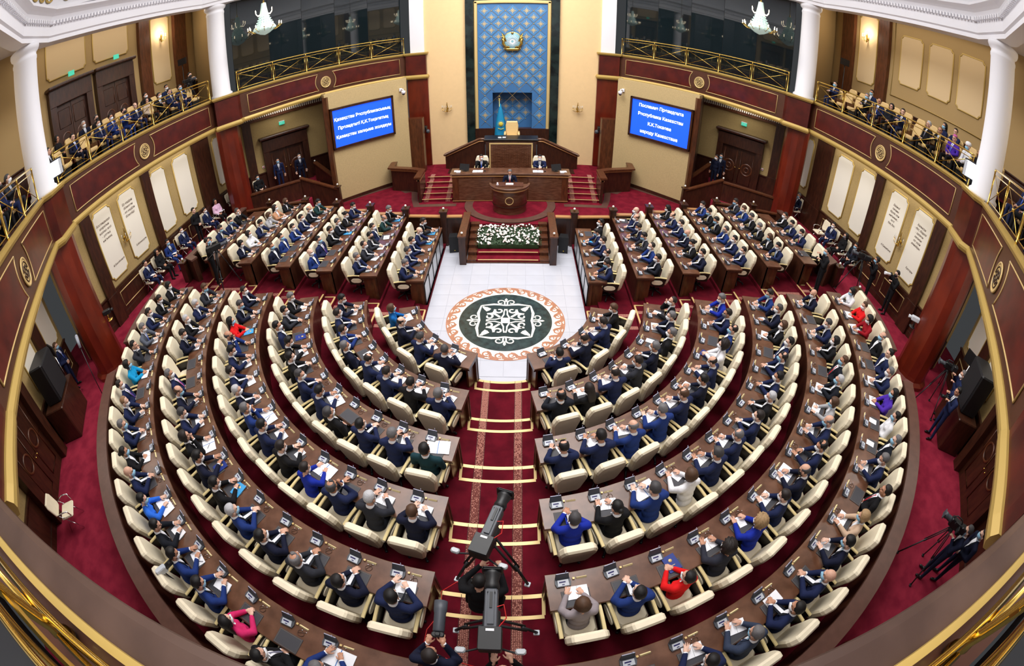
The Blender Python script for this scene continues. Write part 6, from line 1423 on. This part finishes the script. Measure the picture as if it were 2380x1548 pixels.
# president's armchair, flag
t = thing('leather_throne', 'tan buttoned leather armchair behind the high rostrum desk', 'chair', (.02, 10.9, 2.35), PI)
b = MB(); pad_prism(b, [(.25, .40), (.29, .6), (.31, 1.0), (.26, 1.22), (-.26, 1.22), (-.31, 1.0), (-.29, .6), (-.25, .40)], -.2, -.34, .10); tanl = mat('tan leather', (222, 190, 132), .5); b.build('backrest', tanl, t)
b = MB()
for i in range(-2, 3):
    for j in range(5): b.sphere((i*.1+(.05 if j % 2 else 0), -.21-.1*(.15+.13*j), .62+.12*j), .012, 6)
b.build('button', gold, t)['kind'] = 'stuff'; b = MB(); b.cbox((0, .05, .45), (.56, .55, .14), .05); b.build('seat', tanl, t)
for sg in (-1, 1): b = MB(); b.tube([(sg*.33, -.25, .68), (sg*.33, .2, .68), (sg*.33, .26, .62)], .055, 10); b.box((sg*.33, 0, .52), (.07, .45, .28)); b.build('armrest', tanl, t)
b = MB(); b.cyl((0, 0, 0), .3, .05, 16); b.cyl((0, 0, .05), .06, .35, 12); b.build('base', black_wood, t)
t = thing('flag', 'sky blue national flag with a golden sun hanging from a gilt pole in the niche', 'flag', (-.62, 12.0, 2.35))
fb = mat('flag sky blue', (12, 140, 190), .6, noise=.1, nscale=5)
b = MB(); V = []; n = 16
for j, (z, r) in enumerate(((.1, .30), (.6, .27), (1.1, .21), (1.5, .13), (1.85, .05), (2.0, .02))):
    for i in range(n+1): a = PI+PI*i/n; rr = r*(1+.12*math.sin(i*2.6)); V.append((.05+rr*math.cos(a), rr*math.sin(a)*.6, z))
b.add(V, [(j*(n+1)+i, j*(n+1)+i+1, (j+1)*(n+1)+i+1, (j+1)*(n+1)+i) for j in range(5) for i in range(n)], 0, True); b.build('cloth', fb, t)
b = MB(); b.sphere((.08, -.20, .95), .11, 14, sc=(1, .25, 1)); 
for k in range(14): a = 2*PI*k/14; b.tube([(.08+.12*math.cos(a), -.19, .95+.12*math.sin(a)), (.08+.17*math.cos(a), -.185, .95+.17*math.sin(a))], .008, 4)
b.tube([(-.06, -.2, .72), (.08, -.21, .66), (.22, -.2, .72)], .02, 5); b.build('golden_sun', mat('yellow emblem', (226, 206, 70), .6), t)
b = MB(); b.tube([(0, 0, 0), (0, 0, 2.25)], .015, 6); b.tube([(.06*math.cos(a), 0, 2.33+.07*math.sin(a)) for a in np.linspace(0, 2*PI, 16, endpoint=False)], .012, 5, closed=True); b.cyl((0, 0, 0), .12, .04, 14); b.build('pole', brass, t)
M = Matrix.Translation((0, 9.9, HZ+.03)) @ Matrix.Rotation(PI, 4, 'Z')
put('sheet', M, .32, 0, 0, 0, 'white sheet on the left of the high rostrum desk', None); put('sheet', M, .52, .03, 0, .1, 'second white sheet at the left end of the high rostrum desk', None); put('phone', M, -.35, 0, 0, .2, 'phone on the right of the high rostrum desk', None)
# side lecterns beside the stage, stairs next to the presidium desk
for sx in SIDES:
    t = thing('stage_parapet', 'angular walnut parapet at the %s foot of the stage wall' % side(sx), 'parapet')
    P = [(sx*5.65, 10.2), (sx*5.6, 9.35), (sx*4.45, 9.0), (sx*3.95, 8.7), (sx*3.95, 7.55)]; P = P[::-1] if sx < 0 else P
    b = MB(); b.sweep(P, [(-.06, STAGE_Z), (-.06, 1.85), (.06, 1.85), (.06, STAGE_Z)]); b.build('panel', wood_dark, t); b = MB(); b.sweep(P, [(-.1, 1.85), (-.1, 1.92), (.2, 1.92), (.2, 1.85)]); b.build('cap', wood_mid, t); b = MB(); b.sweep(P, [(-.075, 1.74), (-.075, 1.79), (.075, 1.79), (.075, 1.74)]); b.build('gold_line', wood_edge, t)
    b = MB(); b.box((sx*5.0, 12.2, 2.2), (.9, .5, 3.0)); b.build('side_cabinet', wood_mid, t)
    st = thing('stage_stair', 'short carpeted stair with brass nosings %s of the presidium desk' % side(sx), 'stair'); b = MB()
    for i in range(5): b.box((sx*3.2, 7.62+.42*i+1.0, STAGE_Z+.06*(i+1)), (1.35, 2.0, .12*(i+1)))
    b.build('steps', carpet, st); b = MB()
    for i in range(5): b.box((sx*3.2, 7.63+.42*i, STAGE_Z+.12*(i+1)+.004), (1.35, .04, .012))
    b.build('step_nosing', gold_line, st); b = MB()
    for i in range(5):
        for e in (-.48, .48): b.box((sx*3.2+e, 7.84+.42*i, STAGE_Z+.12*(i+1)+.003), (.2, .38, .006)); b.box((sx*3.2+e, 7.617+.42*i, STAGE_Z+.12*i+.06), (.2, .006, .12))
    b.build('carpet_strip', runner, st)
    # monitors speakers on the marble
    t = thing('floor_speaker', 'black loudspeaker standing on the marble %s of the stage steps' % side(sx), 'loudspeaker', (sx*2.05, 4.35, 0.01), -sx*.15)
    b = MB(); b.prism([(-.18, -.16), (.18, -.16), (.14, .18), (-.14, .18)], 0, .66); b.build('cabinet', black, t); b = MB(); b.box((0, -.166, .33), (.32, .01, .6)); b.build('grille', black_matte, t); MB().box((.02, -.175, .1), (.04, .004, .03)).build('badge', mat('yellow badge', (210, 180, 40), .5), t)
# flowers on the steps
fl = thing('flower_arrangement', 'long bank of white roses and greenery covering the stage steps', 'flowers', (0, 0, 0)); fr_ = random.Random(3)
b = MB()
b.add([(-1.12, 4.05, .26), (1.12, 4.05, .26), (1.12, 4.86, .74), (-1.12, 4.86, .74), (-1.12, 4.05, .42), (1.12, 4.05, .42), (1.12, 4.86, .76), (-1.12, 4.86, .76)], [(3,2,1,0),(4,5,6,7),(0,1,5,4),(1,2,6,5),(2,3,7,6),(3,0,4,7)])
for i in range(1500):
    x = fr_.uniform(-1.2, 1.2); u = fr_.random(); y = 4.0+.9*u; z = .42+.36*u+fr_.uniform(-.02, .04); a = fr_.uniform(0, 2*PI); L_ = fr_.uniform(.04, .09)
    if abs(x) > 1.05: z -= .05
    d = Vector((math.cos(a), math.sin(a)-.3, fr_.uniform(.1, .8))).normalized()*L_; n = d.cross(Vector((0, 0, 1))).normalized()*.018; p = Vector((x, y, z)); b.add([p, p+d*.5+n, p+d, p+d*.5-n], [(0, 1, 2, 3)])
b.build('foliage', leaf, fl)['kind'] = 'stuff'
r0 = MB(); r0.sphere((0, 0, 0), .034, 8, sc=(1, 1, .8)); r0.lathe([(.010, .02), (.024, .012), (.034, -.01)], (0, 0, .008), 8, cap=False); rose = r0.mesh('rose', petal); r1 = r0.mesh('rose_pink', petal_pink)
for i in range(240):
    x = fr_.uniform(-1.14, 1.14); u = fr_.random(); s_ = fr_.choice((.8, .9, 1., 1.1, 1.6)); o = obj('rose', rose if fr_.random() < .88 else r1, fl, (x, 4.0+.9*u, .475+.36*u+fr_.uniform(0, .04))); o.scale = (s_,)*3; o.rotation_euler = (.5, fr_.uniform(-.4, .4), fr_.uniform(0, 6))

# ------------------------------------------------------------------ seats and people along the walls
b = MB(); b.cbox((0, .05, .45), (.46, .46, .07), .03); wc_seat = b.mesh('seat', chair_cream); b = MB(); pad_prism(b, [(.17, .55), (.22, .62), (.23, .9), (.18, 1.0), (-.18, 1.0), (-.23, .9), (-.22, .62), (-.17, .55)], -.18, -.24, .18, .015); wc_back = b.mesh('backrest', chair_cream)
b = MB()
for sg in (-1, 1): b.tube([(sg*.24, -.24, .02), (sg*.2, .0, .42), (sg*.23, -.2, .62)], .012, 6); b.tube([(sg*.24, .28, .02), (sg*.23, -.02, .44)], .012, 6)
wc_fr = b.mesh('frame', chrome)
def wc_arm(sg): b = MB(); b.tube([(sg*.24, -.2, .62), (sg*.27, .02, .68), (sg*.26, .22, .66), (sg*.24, .25, .5)], .016, 6); return b.mesh('armrest', chrome)
WA = {s: wc_arm(s) for s in (-1, 1)}
def wall_chair(loc, rz, label):
    t = thing('conference_chair', label, 'chair', loc, rz, 'cream chairs with chrome arms along the walls'); obj('seat', wc_seat, t); obj('backrest', wc_back, t); obj('frame', wc_fr, t)
    for sg in (-1, 1): obj('armrest', WA[sg], t)
    return t
WL = [(-.35, 'navy/short/black/n', 'q'), (.45, 'black/long/black/n', 'n'), (1.2, 'blue/short/black/b', 'p'), (2.2, 'navy/short/black/w', 'n'), (4.05, 'navy/short/black/w', 'n'), (4.95, 'palepink/bob/black/n', 'q'), (6.35, 'blue/short/black/w', 'q')]
for i, (y, cde, it) in enumerate(WL):
    wall_chair((-13.0, y, OUT_Z), -PI/2, 'cream chair with chrome arms, %s along the left wall from the lettered panels' % ORD[i]); a = cde.split('/'); wom = a[1] in ('long', 'bob')
    person('f_lap' if wom else 'lap', (-12.97, y, OUT_Z), -PI/2+rng.uniform(-.3, .3), a[0], a[1], a[2], None if a[3] == 'n' else a[3], None if wom else 'navy', shirt=not wom, trousers='black' if wom else None, label='%s in %s seated %s along the left wall' % ('woman' if wom else 'man', TOPW.get(a[0], a[0]), ORD[i]))
    if it != 'n': put('sheet', Matrix.Translation((-12.97, y, OUT_Z+.69)) @ Matrix.Rotation(-PI/2, 4, 'Z'), 0, .2, 0, .2, 'white papers on the lap of the %s person along the left wall' % ORD[i], None)
for i, (y, cde) in enumerate([(3.75, '-'), (2.95, 'navy/short/black/w'), (2.05, 'black/long/black/g'), (1.25, 'blackblue/short/black/b'), (5.95, 'darknavy/short/grey/b')]):
    wall_chair((13.0, y, OUT_Z), PI/2, 'cream chair with chrome arms, %s' % ('empty one along the right wall' if cde == '-' else '%s along the right wall' % ORD[i]))
    if cde == '-': continue
    a = cde.split('/'); wom = a[1] == 'long'; person('f_lap' if wom else 'lap', (12.97, y, OUT_Z), PI/2+rng.uniform(-.3, .3), a[0], a[1], a[2], a[3], None if wom else 'navy', shirt=not wom, label='%s in %s seated %s along the right wall' % ('woman' if wom else 'man', TOPW.get(a[0], a[0]), ORD[i]))
lc = wall_chair((-9.35, -9.55, OUT_Z), -.9, 'empty cream chair alone on the red carpet at the rear left')
person('stand_clasp', (-12.85, 3.15, OUT_Z), -PI/2, 'black', 'short', 'black', None, None, shirt=False, label='man in black standing against the left wall between the seated people')
person('stand_clasp', (-13.1, -5.55, OUT_Z), -1.0, 'navy', 'short', 'brown', 'b', 'blue', label='man in navy suit and blue mask standing at the rear left wall'); person('stand', (-12.7, -6.25, OUT_Z), -1.0, 'black', 'bun', 'black', None, shirt=False, label='person dressed in black standing at the rear left wall')
person('stand', (-11.45, 8.75, OUT_Z), -2.4, 'navy', 'short', 'black', 'b', 'grey', label='man in navy suit and blue mask standing left of the left side door'); person('stand', (-10.35, 9.1, OUT_Z), -2.4, 'darknavy', 'short', 'black', 'w', 'navy', label='man in dark navy suit and white mask standing before the left side door')
person('stand', (10.15, 9.25, OUT_Z), 2.5, 'darknavy', 'short', 'black', 'b', 'black', label='man in dark suit and blue mask standing by the right side door'); person('stand', (9.75, 8.9, OUT_Z), 2.0, 'darknavy', 'bun', 'black', 'w', shirt=False, label='person in dark clothes half hidden beside the right side door')
for i, (x, y, c_, mk) in enumerate(((-12.75, 7.05, 'slate', 'w'), (-12.1, 7.6, 'black', 'b'))):
    wall_chair((x, y, OUT_Z), -2.2, 'cream chair behind the left landing parapet, %s' % ('nearer the column' if i == 0 else 'nearer the door')); person('lap', (x, y, OUT_Z), -2.2, c_, 'short', 'black', mk, shirt=False, label='man in %s sitting behind the left landing parapet, %s' % (c_, 'nearer the column' if i == 0 else 'nearer the door'))

# ------------------------------------------------------------------ cameras
def tripod_camera(loc, rz, label, h=1.45, big=1., tilt=0., legs=.5):
    t = thing('television_camera', label, 'camera', loc, rz)
    b = MB(); b.cbox((0, 0, h), (.12*big, .34*big, .17*big), .02); b.cbox((0, -.22*big, h+.02), (.13*big, .14*big, .15*big), .02); b.build('body', black, t)
    b = MB(); b.lathe([(.05*big, 0), (.055*big, .03), (.05*big, .12*big), (.06*big, .14*big), (.062*big, .2*big), (.05*big, .2*big)], (0, .16*big, h), 14, M=Matrix.Rotation(-PI/2, 3, 'X')); b.cbox((0, .16*big+.21*big, h), (.15*big, .03, .12*big), .01); b.build('lens', grey_dark, t)
    b = MB(); b.tube([(0, -.12, h+.09*big), (0, -.05, h+.15*big), (0, .12, h+.15*big), (0, .16, h+.09*big)], .014, 6); b.box((-.10*big, .02, h+.10*big), (.04, .14, .06)); b.build('handle', black_matte, t); b = MB(); b.box((-.16*big, -.05, h+.07), (.16, .02, .11)); b.build('viewfinder', black_matte, t)
    for k in range(3):
        a = 2*PI*k/3+PI/2; b = MB(); c_, s2 = math.cos(a), math.sin(a)
        for sg in (-.03, .03): b.tube([(c_*.05-s2*sg, s2*.05+c_*sg, h-.16), (c_*legs*.55-s2*sg, s2*legs*.55+c_*sg, h*.48)], .014, 6)
        b.tube([(c_*legs*.5, s2*legs*.5, h*.52), (c_*legs, s2*legs, .03)], .018, 6); b.cbox((c_*legs, s2*legs, .02), (.07, .07, .04), .01); b.build('tripod_leg', black_matte, t)
    b = MB(); b.lathe([(.06, h-.2), (.07, h-.15), (.05, h-.09)], (0,0,0), 12); b.tube([(.05, -.05, h-.12), (.16, -.42, h-.22)], .012, 6); b.build('pan_head', black_matte, t); return t
tripod_camera((-9.1, -.25, OUT_Z), -.75, 'black television camera on a tripod in the left cross aisle', 1.5, 1.15)
person('stand_camera', (-9.75, .05, OUT_Z), -1.0, 'black', 'short', 'dark', 'b', shirt=False, label='camera operator in black with a blue mask in the left cross aisle')
tripod_camera((11.9, -.3, OUT_Z), .9, 'black television camera on a tall tripod in the right cross aisle', 1.55, 1.2, legs=.6)
person('stand_camera', (12.55, -.55, OUT_Z), .9, 'black', 'short', 'black', 'b', shirt=False, label='camera operator with headphones in the right cross aisle', gear='headphones')
def photo_camera(loc, rz, label, lens=black, L_=.18, r=.04):
    t = thing('photo_camera', label, 'camera', loc, rz); b = MB(); b.cbox((0, 0, 0), (.15, .07, .11), .015); b.cbox((0, 0, .065), (.06, .05, .03), .01); b.build('body', black, t)
    b = MB(); b.lathe([(r*.8, 0), (r, .02), (r, L_*.6), (r*1.15, L_*.7), (r*1.15, L_), (r*.9, L_)], (0, .035, 0), 14, M=Matrix.Rotation(-PI/2, 3, 'X')); b.build('lens', lens, t); return t
person('stand_camera', (10.1, -.35, OUT_Z), 1.2, 'black', 'short', 'black', 'b', shirt=False, label='photographer in black with a blue mask at the right end of the cross aisle'); photo_camera((9.78, -.22, OUT_Z+1.25), 1.2, 'black photo camera held by the photographer in the right cross aisle')
person('stand_camera', (13.0, -1.35, OUT_Z), 1.3, 'black', 'short', 'black', 'k', shirt=False, label='photographer in black by the right wall lettering'); photo_camera((12.68, -1.27, OUT_Z+1.5), 1.3, 'photo camera with a long white lens aimed at the stage, right side', plaster, .28, .05)
tripod_camera((11.55, -5.75, OUT_Z), .9, 'television camera on a tripod at the rear right wall', 1.5, 1.1); person('stand_camera', (11.85, -6.25, OUT_Z), .9, 'navy', 'short', 'grey', 'w', shirt=False, label='grey haired camera operator in navy at the rear right wall')
person('stand_camera', (10.95, -6.75, OUT_Z), 1.1, 'navy', 'short', 'black', 'n' and None, 'navy', label='young man in navy suit holding a small camera, rear right'); photo_camera((10.7, -6.6, OUT_Z+1.3), 1.1, 'small video camera held by the man in navy, rear right')
tripod_camera((8.1, -9.75, OUT_Z), .6, 'television camera on a tripod at the near right, below the balcony', 1.5, 1.1); person('stand_camera', (8.35, -10.1, OUT_Z), .6, 'darknavy', 'short', 'darkgrey', 'b', label='camera operator in dark suit with a blue mask, near right below the balcony', shirt=True)
person('stand_clasp', (8.8, -10.35, OUT_Z), .8, 'darknavy', 'short', 'black', 'b', label='man in dark suit looking over the shoulder of the near right camera operator')
# red and black cameras fixed to the big columns
for sx in SIDES:
    t = thing('column_camera', 'small video camera clamped to the red column, rear %s' % side(sx), 'camera', (sx*11.15, -4.05, OUT_Z+1.75), sx*.9)
    b = MB(); b.cbox((0, 0, 0), (.12, .3, .14), .02); b.lathe([(.04, 0), (.05, .1)], (0, .15, 0), 10, M=Matrix.Rotation(-PI/2, 3, 'X')); b.build('body', black if sx < 0 else grey_light, t); b = MB(); b.tube([(0, 0, -.06), (0, -.05, -.25), (sx*.25, -.1, -.3)], .02, 6); b.lathe([(.0, -.02), (.11, -.02), (.11, .0), (0, 0)], (0, 0, -.25), 14, cap=False); b.build('bracket', brass if sx < 0 else black, t)
t = thing('boom_microphone', 'grey furry boom microphone on a slanting pole beside the rear left column', 'microphone', (-10.75, -5.9, OUT_Z)); b = MB(); b.tube([(0, 0, .05), (-.35, .35, 1.75)], .015, 6); b.tube([(-.25, -.2, .03), (0, 0, .3), (.25, -.2, .03)], .012, 5); b.build('pole', black, t); b = MB(); b.tube([(-.33, .33, 1.7), (-.40, .42, 2.0)], .06, 10, radii=[.045, .055]); b.sphere((-.40, .42, 2.0), .055, 10); b.build('windshield', mat('grey fur', (150, 155, 168), .9), t)
t = thing('shoulder_camera', 'small white and black video camera on a stand behind the last row, near left', 'camera', (-5.0, -9.75, OUT_Z), -.6); b = MB(); b.cbox((0, 0, 1.1), (.1, .24, .14), .02); b.build('body', grey_light, t); b = MB(); b.tube([(0, .1, 1.1), (0, .3, 1.12)], .05, 10); b.build('lens', black, t); b = MB(); b.tube([(0, 0, 0), (0, 0, 1.05)], .015, 6); b.tube([(-.2, -.15, .02), (0, 0, .2), (.2, -.15, .02)], .012, 5); b.build('stand', black, t)
# the two big cameras in the central aisle, seen from above
def studio_camera(loc, rz, label, h, legs):
    t = thing('studio_camera', label, 'camera', loc, rz); 
    b = MB(); b.cbox((0, -.38, h+.05), (.26, .30, .22), .02); b.box((0, -.38, h+.165), (.24, .28, .01)); b.build('control_box', black, t); MB().box((0, -.28, h+.172), (.09, .03, .006)).build('white_label', plaster, t)
    b = MB(); b.cbox((0, .0, h+.02), (.15, .52, .2), .02); b.box((0, .02, h+.13), (.07, .44, .03)); b.build('lens_housing', grey_dark, t); b = MB(); b.box((0, .1, h+.15), (.03, .2, .02)); b.sphere((.035, .2, h+.135), .012, 6); b.sphere((-.035, .2, h+.135), .012, 6); b.build('screws', black, t)
    b = MB(); b.lathe([(.08, 0), (.09, .06), (.075, .12), (.095, .2), (.11, .25), (.1, .25)], (0, .26, h+.02), 16, M=Matrix.Rotation(-PI/2, 3, 'X')); b.cbox((0, .52, h+.03), (.25, .05, .2), .02); b.build('lens', black, t)
    b = MB()
    for sg in (-1, 1): b.tube([(sg*.06, -.45, h-.08), (sg*.30, -.52, h-.12), (sg*.36, -.5, h-.1)], .014, 6)
    b.build('pan_bar', black_matte, t); b = MB()
    for sg in (-1, 1): b.cbox((sg*.33, -.5, h-.1), (.12, .08, .07), .02)
    b.build('grip', mat('silver grip', (190, 195, 200), .35), t)
    b = MB(); b.cbox((0, -.1, h-.14), (.2, .3, .12), .03); b.cyl((0, -.1, h-.45), .08, .28, 14); b.build('pan_head', black_matte, t)
    for a in legs:
        c_, s2 = math.cos(a), math.sin(a); b = MB()
        for sg in (-.045, .045): b.tube([(c_*.08-s2*sg, -.1+s2*.08+c_*sg, h-.3), (c_*.42-s2*sg*.8, -.1+s2*.42+c_*sg*.8, h*.36)], .02, 8)
        b.tube([(c_*.38, -.1+s2*.38, h*.42), (c_*.60, -.1+s2*.60, .05)], .024, 8); b.build('tripod_leg', black_matte, t); MB().cbox((c_*.60, -.1+s2*.60, .025), (.09, .09, .05), .01).build('rubber_foot', grey_light, t)
    b = MB(); b.tube([(0, .0, h+.1), (.14, .05, h+.12), (.17, -.1, h+.05), (.08, -.22, h+.02), (.0, -.25, h+.06)], .007, 6); b.build('red_cable', mat('red cable', (214, 40, 36), .5), t); return t
studio_camera((.05, -8.0, ZK[4]), -.32, 'black studio camera pointing down the central aisle, the farther of two', 1.5, (-.15, PI*.62, -PI*.78))
studio_camera((.10, -9.35, ZK[5]-.0), .0, 'black studio camera in the central aisle, nearest of two', 1.62, (.3, PI-.3, -PI/2))
person('kneel_camera', (-.12, -8.95, ZK[5]-.12), -.15, 'black', 'short', 'black', None, shirt=False, label='camera operator in black with headphones crouching in the central aisle', gear='headphones')
person('stand_camera', (-.55, -10.02, ZK[5]), -.05, 'darknavy', 'short', 'dark', None, label='photographer in navy with a long lens at the near end of the aisle', shirt=True)
photo_camera((-.50, -9.66, ZK[5]+1.42), 0, 'black photo camera with a thick long lens at the near end of the aisle', grey_dark, .42, .07)
person('stand_camera', (.25, -10.2, ZK[5]), .1, 'black', 'short', 'black', None, label='camera operator in black behind the nearest studio camera', shirt=False)
b = MB(); b.tube([(-.35, -8.6, ZK[4]+.27), (-.5, -8.45, ZK[4]+.30), (-.78, -8.55, ZK[4]+.02), (-.72, -8.9, ZK[4]+.1), (-.9, -9.3, ZK[5]+.02), (-.95, -9.8, ZK[5]+.02), (-.6, -9.75, ZK[5]+.02), (0, -9.9, ZK[5]+.02)], .008, 6); t = b.build('cable', mat('red cable', (214, 40, 36), .5), None, label='thin red cable looping over the carpet of the central aisle', category='cable')

# ------------------------------------------------------------------ galleries: theatre seats and audience
b = MB(); b.cbox((0, .05, .42), (.48, .46, .14), .04); g_seat = b.mesh('seat', tanl); b = MB(); pad_prism(b, [(.22, .35), (.25, .6), (.24, .92), (.17, 1.0), (-.17, 1.0), (-.24, .92), (-.25, .6), (-.22, .35)], -.16, -.27, .10); g_back = b.mesh('backrest', tanl); b = MB(); b.box((0, 0, .18), (.4, .35, .36)); g_base = b.mesh('base', black)
def g_arm(sg): b = MB(); b.cbox((sg*.28, 0, .5), (.05, .42, .24), .01); return b.mesh('armrest', wood_mid)
GA = {s: g_arm(s) for s in (-1, 1)}
def theatre_seat(loc, rz, label):
    t = thing('theatre_seat', label, 'chair', loc, rz, 'tan theatre seats in the galleries'); obj('seat', g_seat, t); obj('backrest', g_back, t); obj('base', g_base, t)
    for sg in (-1, 1): obj('armrest', GA[sg], t)
    return t
GAL = {
 (-1, 'b', 0): ['-', 'navy/short/black/b', 'navy/short/dark/n', 'black/short/black/w', 'patterned/bob/black/n', 'navy/balding/grey/n', 'blue/short/black/k', 'blue/short/black/w', 'navy/short/black/w', '-', 'darknavy/short/black/n', '-', 'black/short/black/n'],
 (-1, 'b', 1): ['-', 'navy/short/black/w', '-', 'black/short/black/w', '-', '-', '-', 'black/short/darkgrey/k', 'darknavy/short/white/w', '-', 'black/bob/black/n', '-', 'black/short/black/b'],
 (1, 'b', 0): ['navy/short/black/b', '-', '-', 'black/short/grey/b', 'navy/receding/dark/n', 'blackblue/bob/black/n', 'navy/short/black/n', '-', 'black/short/white/n', 'black/receding/black/n', 'purple/skull/grey/n', 'white/turban/grey/b', 'black/balding/grey/n'],
 (1, 'b', 1): ['-', '-', 'navy/short/black/b', '-', '-', '-', '-', '-', 'navy/long/black/b', 'navy/short/black/n', '-', 'navy/short/black/n', 'darknavy/balding/dark/n'],
 (-1, 'c', 0): ['charcoal/short/darkgrey/w', 'navy/short/black/k', 'black/bob/dark/w', 'slate/short/black/n', 'black/short/black/n', 'navy/short/dark/w', 'black/short/black/k', '-', 'navy/short/dark/w'],
 (-1, 'c', 1): ['navy/short/dark/k', 'charcoal/short/grey/w', '-', 'black/short/black/n', '-', '-', '-', '-', '-'],
 (1, 'c', 0): ['-', 'navy/short/black/w', 'black/short/dark/w', 'black/short/grey/n', 'darknavy/short/black/w', 'navy/short/dark/n', 'black/short/black/w', '-', 'navy/short/dark/w'],
 (1, 'c', 1): ['-', 'darknavy/short/black/n', 'palegrey/bob/brown/w', 'black/short/black/w', '-', '-', '-', '-', '-'],
}
for (sx, key, row), codes in GAL.items():
    A, PP = SECA[key, sx]; n = len(codes)
    for i, code in enumerate(codes):
        fr = (i+.6)/(n+.2); d = A.L*fr if sx < 0 else A.L*(1-fr); q, tt = A.at(d, -.85-.92*row); nn = Vector((-tt.y, tt.x)); rz = math.atan2(nn.y, nn.x)-PI/2; z = ZF1-.115+.24*row
        g = '%s in the %s row of the %s gallery' % (ORD[i], 'front' if row == 0 else 'back', side(sx)) if key == 'b' else '%s in the %s row of the rear %s gallery' % (ORD[i], 'front' if row == 0 else 'back', side(sx))
        theatre_seat((q.x, q.y, z), rz, 'tan theatre seat, '+g)
        if code == '-': continue
        a = code.split('/'); wom = a[1] in ('bob', 'long'); gear = None; hair = a[1]
        if a[1] == 'turban': gear, hair = 'turban', 'bald'
        if a[1] == 'skull': gear, hair = 'skullcap', 'balding'
        person('f_lap' if wom else ('lap' if i % 3 else 'clasp_left'), (q.x, q.y, z), rz+rng.uniform(-.35, .35), a[0], hair, a[2], None if a[3] == 'n' else a[3], None if wom else ('navy', 'blue', 'grey')[i % 3], shirt=not wom, trousers='black' if wom else None, label='%s in %s%s, %s' % ('woman' if wom else 'man', TOPW.get(a[0], a[0]), {'turban': ' robe and white turban', 'skullcap': ' and a pink skullcap'}.get(gear, ''), g), gear=gear, gearm=shirt_w if gear == 'turban' else TIE['pink'])
    if row == 1:
        A, PP = SECA[key, sx]; off = offset(PP, -1.25); P2 = offset(PP, -3.2); b = MB(); m = len(off); b.add([(x, y, ZF1-.12) for x, y in off]+[(x, y, ZF1+.12) for x, y in off]+[(x, y, ZF1+.12) for x, y in P2], [(i, i+1, m+i+1, m+i) for i in range(m-1)]+[(m+i, m+i+1, 2*m+i+1, 2*m+i) for i in range(m-1)]); struct(b.build('gallery_step', carpet_dark, label='raised step of the %s gallery' % side(sx)))
A, PP = SECA['b', -1]; q, tt = A.at(.45, -.8); tripod_camera((q.x-.1, q.y, ZF1-.11), -1.3, 'camera on a tripod at the stage end of the left gallery', 1.35, 1.); person('stand_camera', (q.x-.35, q.y+.35, ZF1-.11), -1.5, 'black', 'short', 'black', 'k', shirt=False, label='camera operator in black standing in the left gallery by the white column')
for sx in SIDES:
    t = thing('softbox_light', 'small black lamp panel on a tall stand at the stage end of the %s gallery' % side(sx), 'lamp', (sx*13.9, 5.4, ZF1-.11)); b = MB(); b.box((0, 0, 2.35), (.5, .08, .3)); b.build('panel', black, t); b = MB(); b.tube([(0, 0, 0), (0, 0, 2.2)], .02, 6); b.build('stand', black, t)
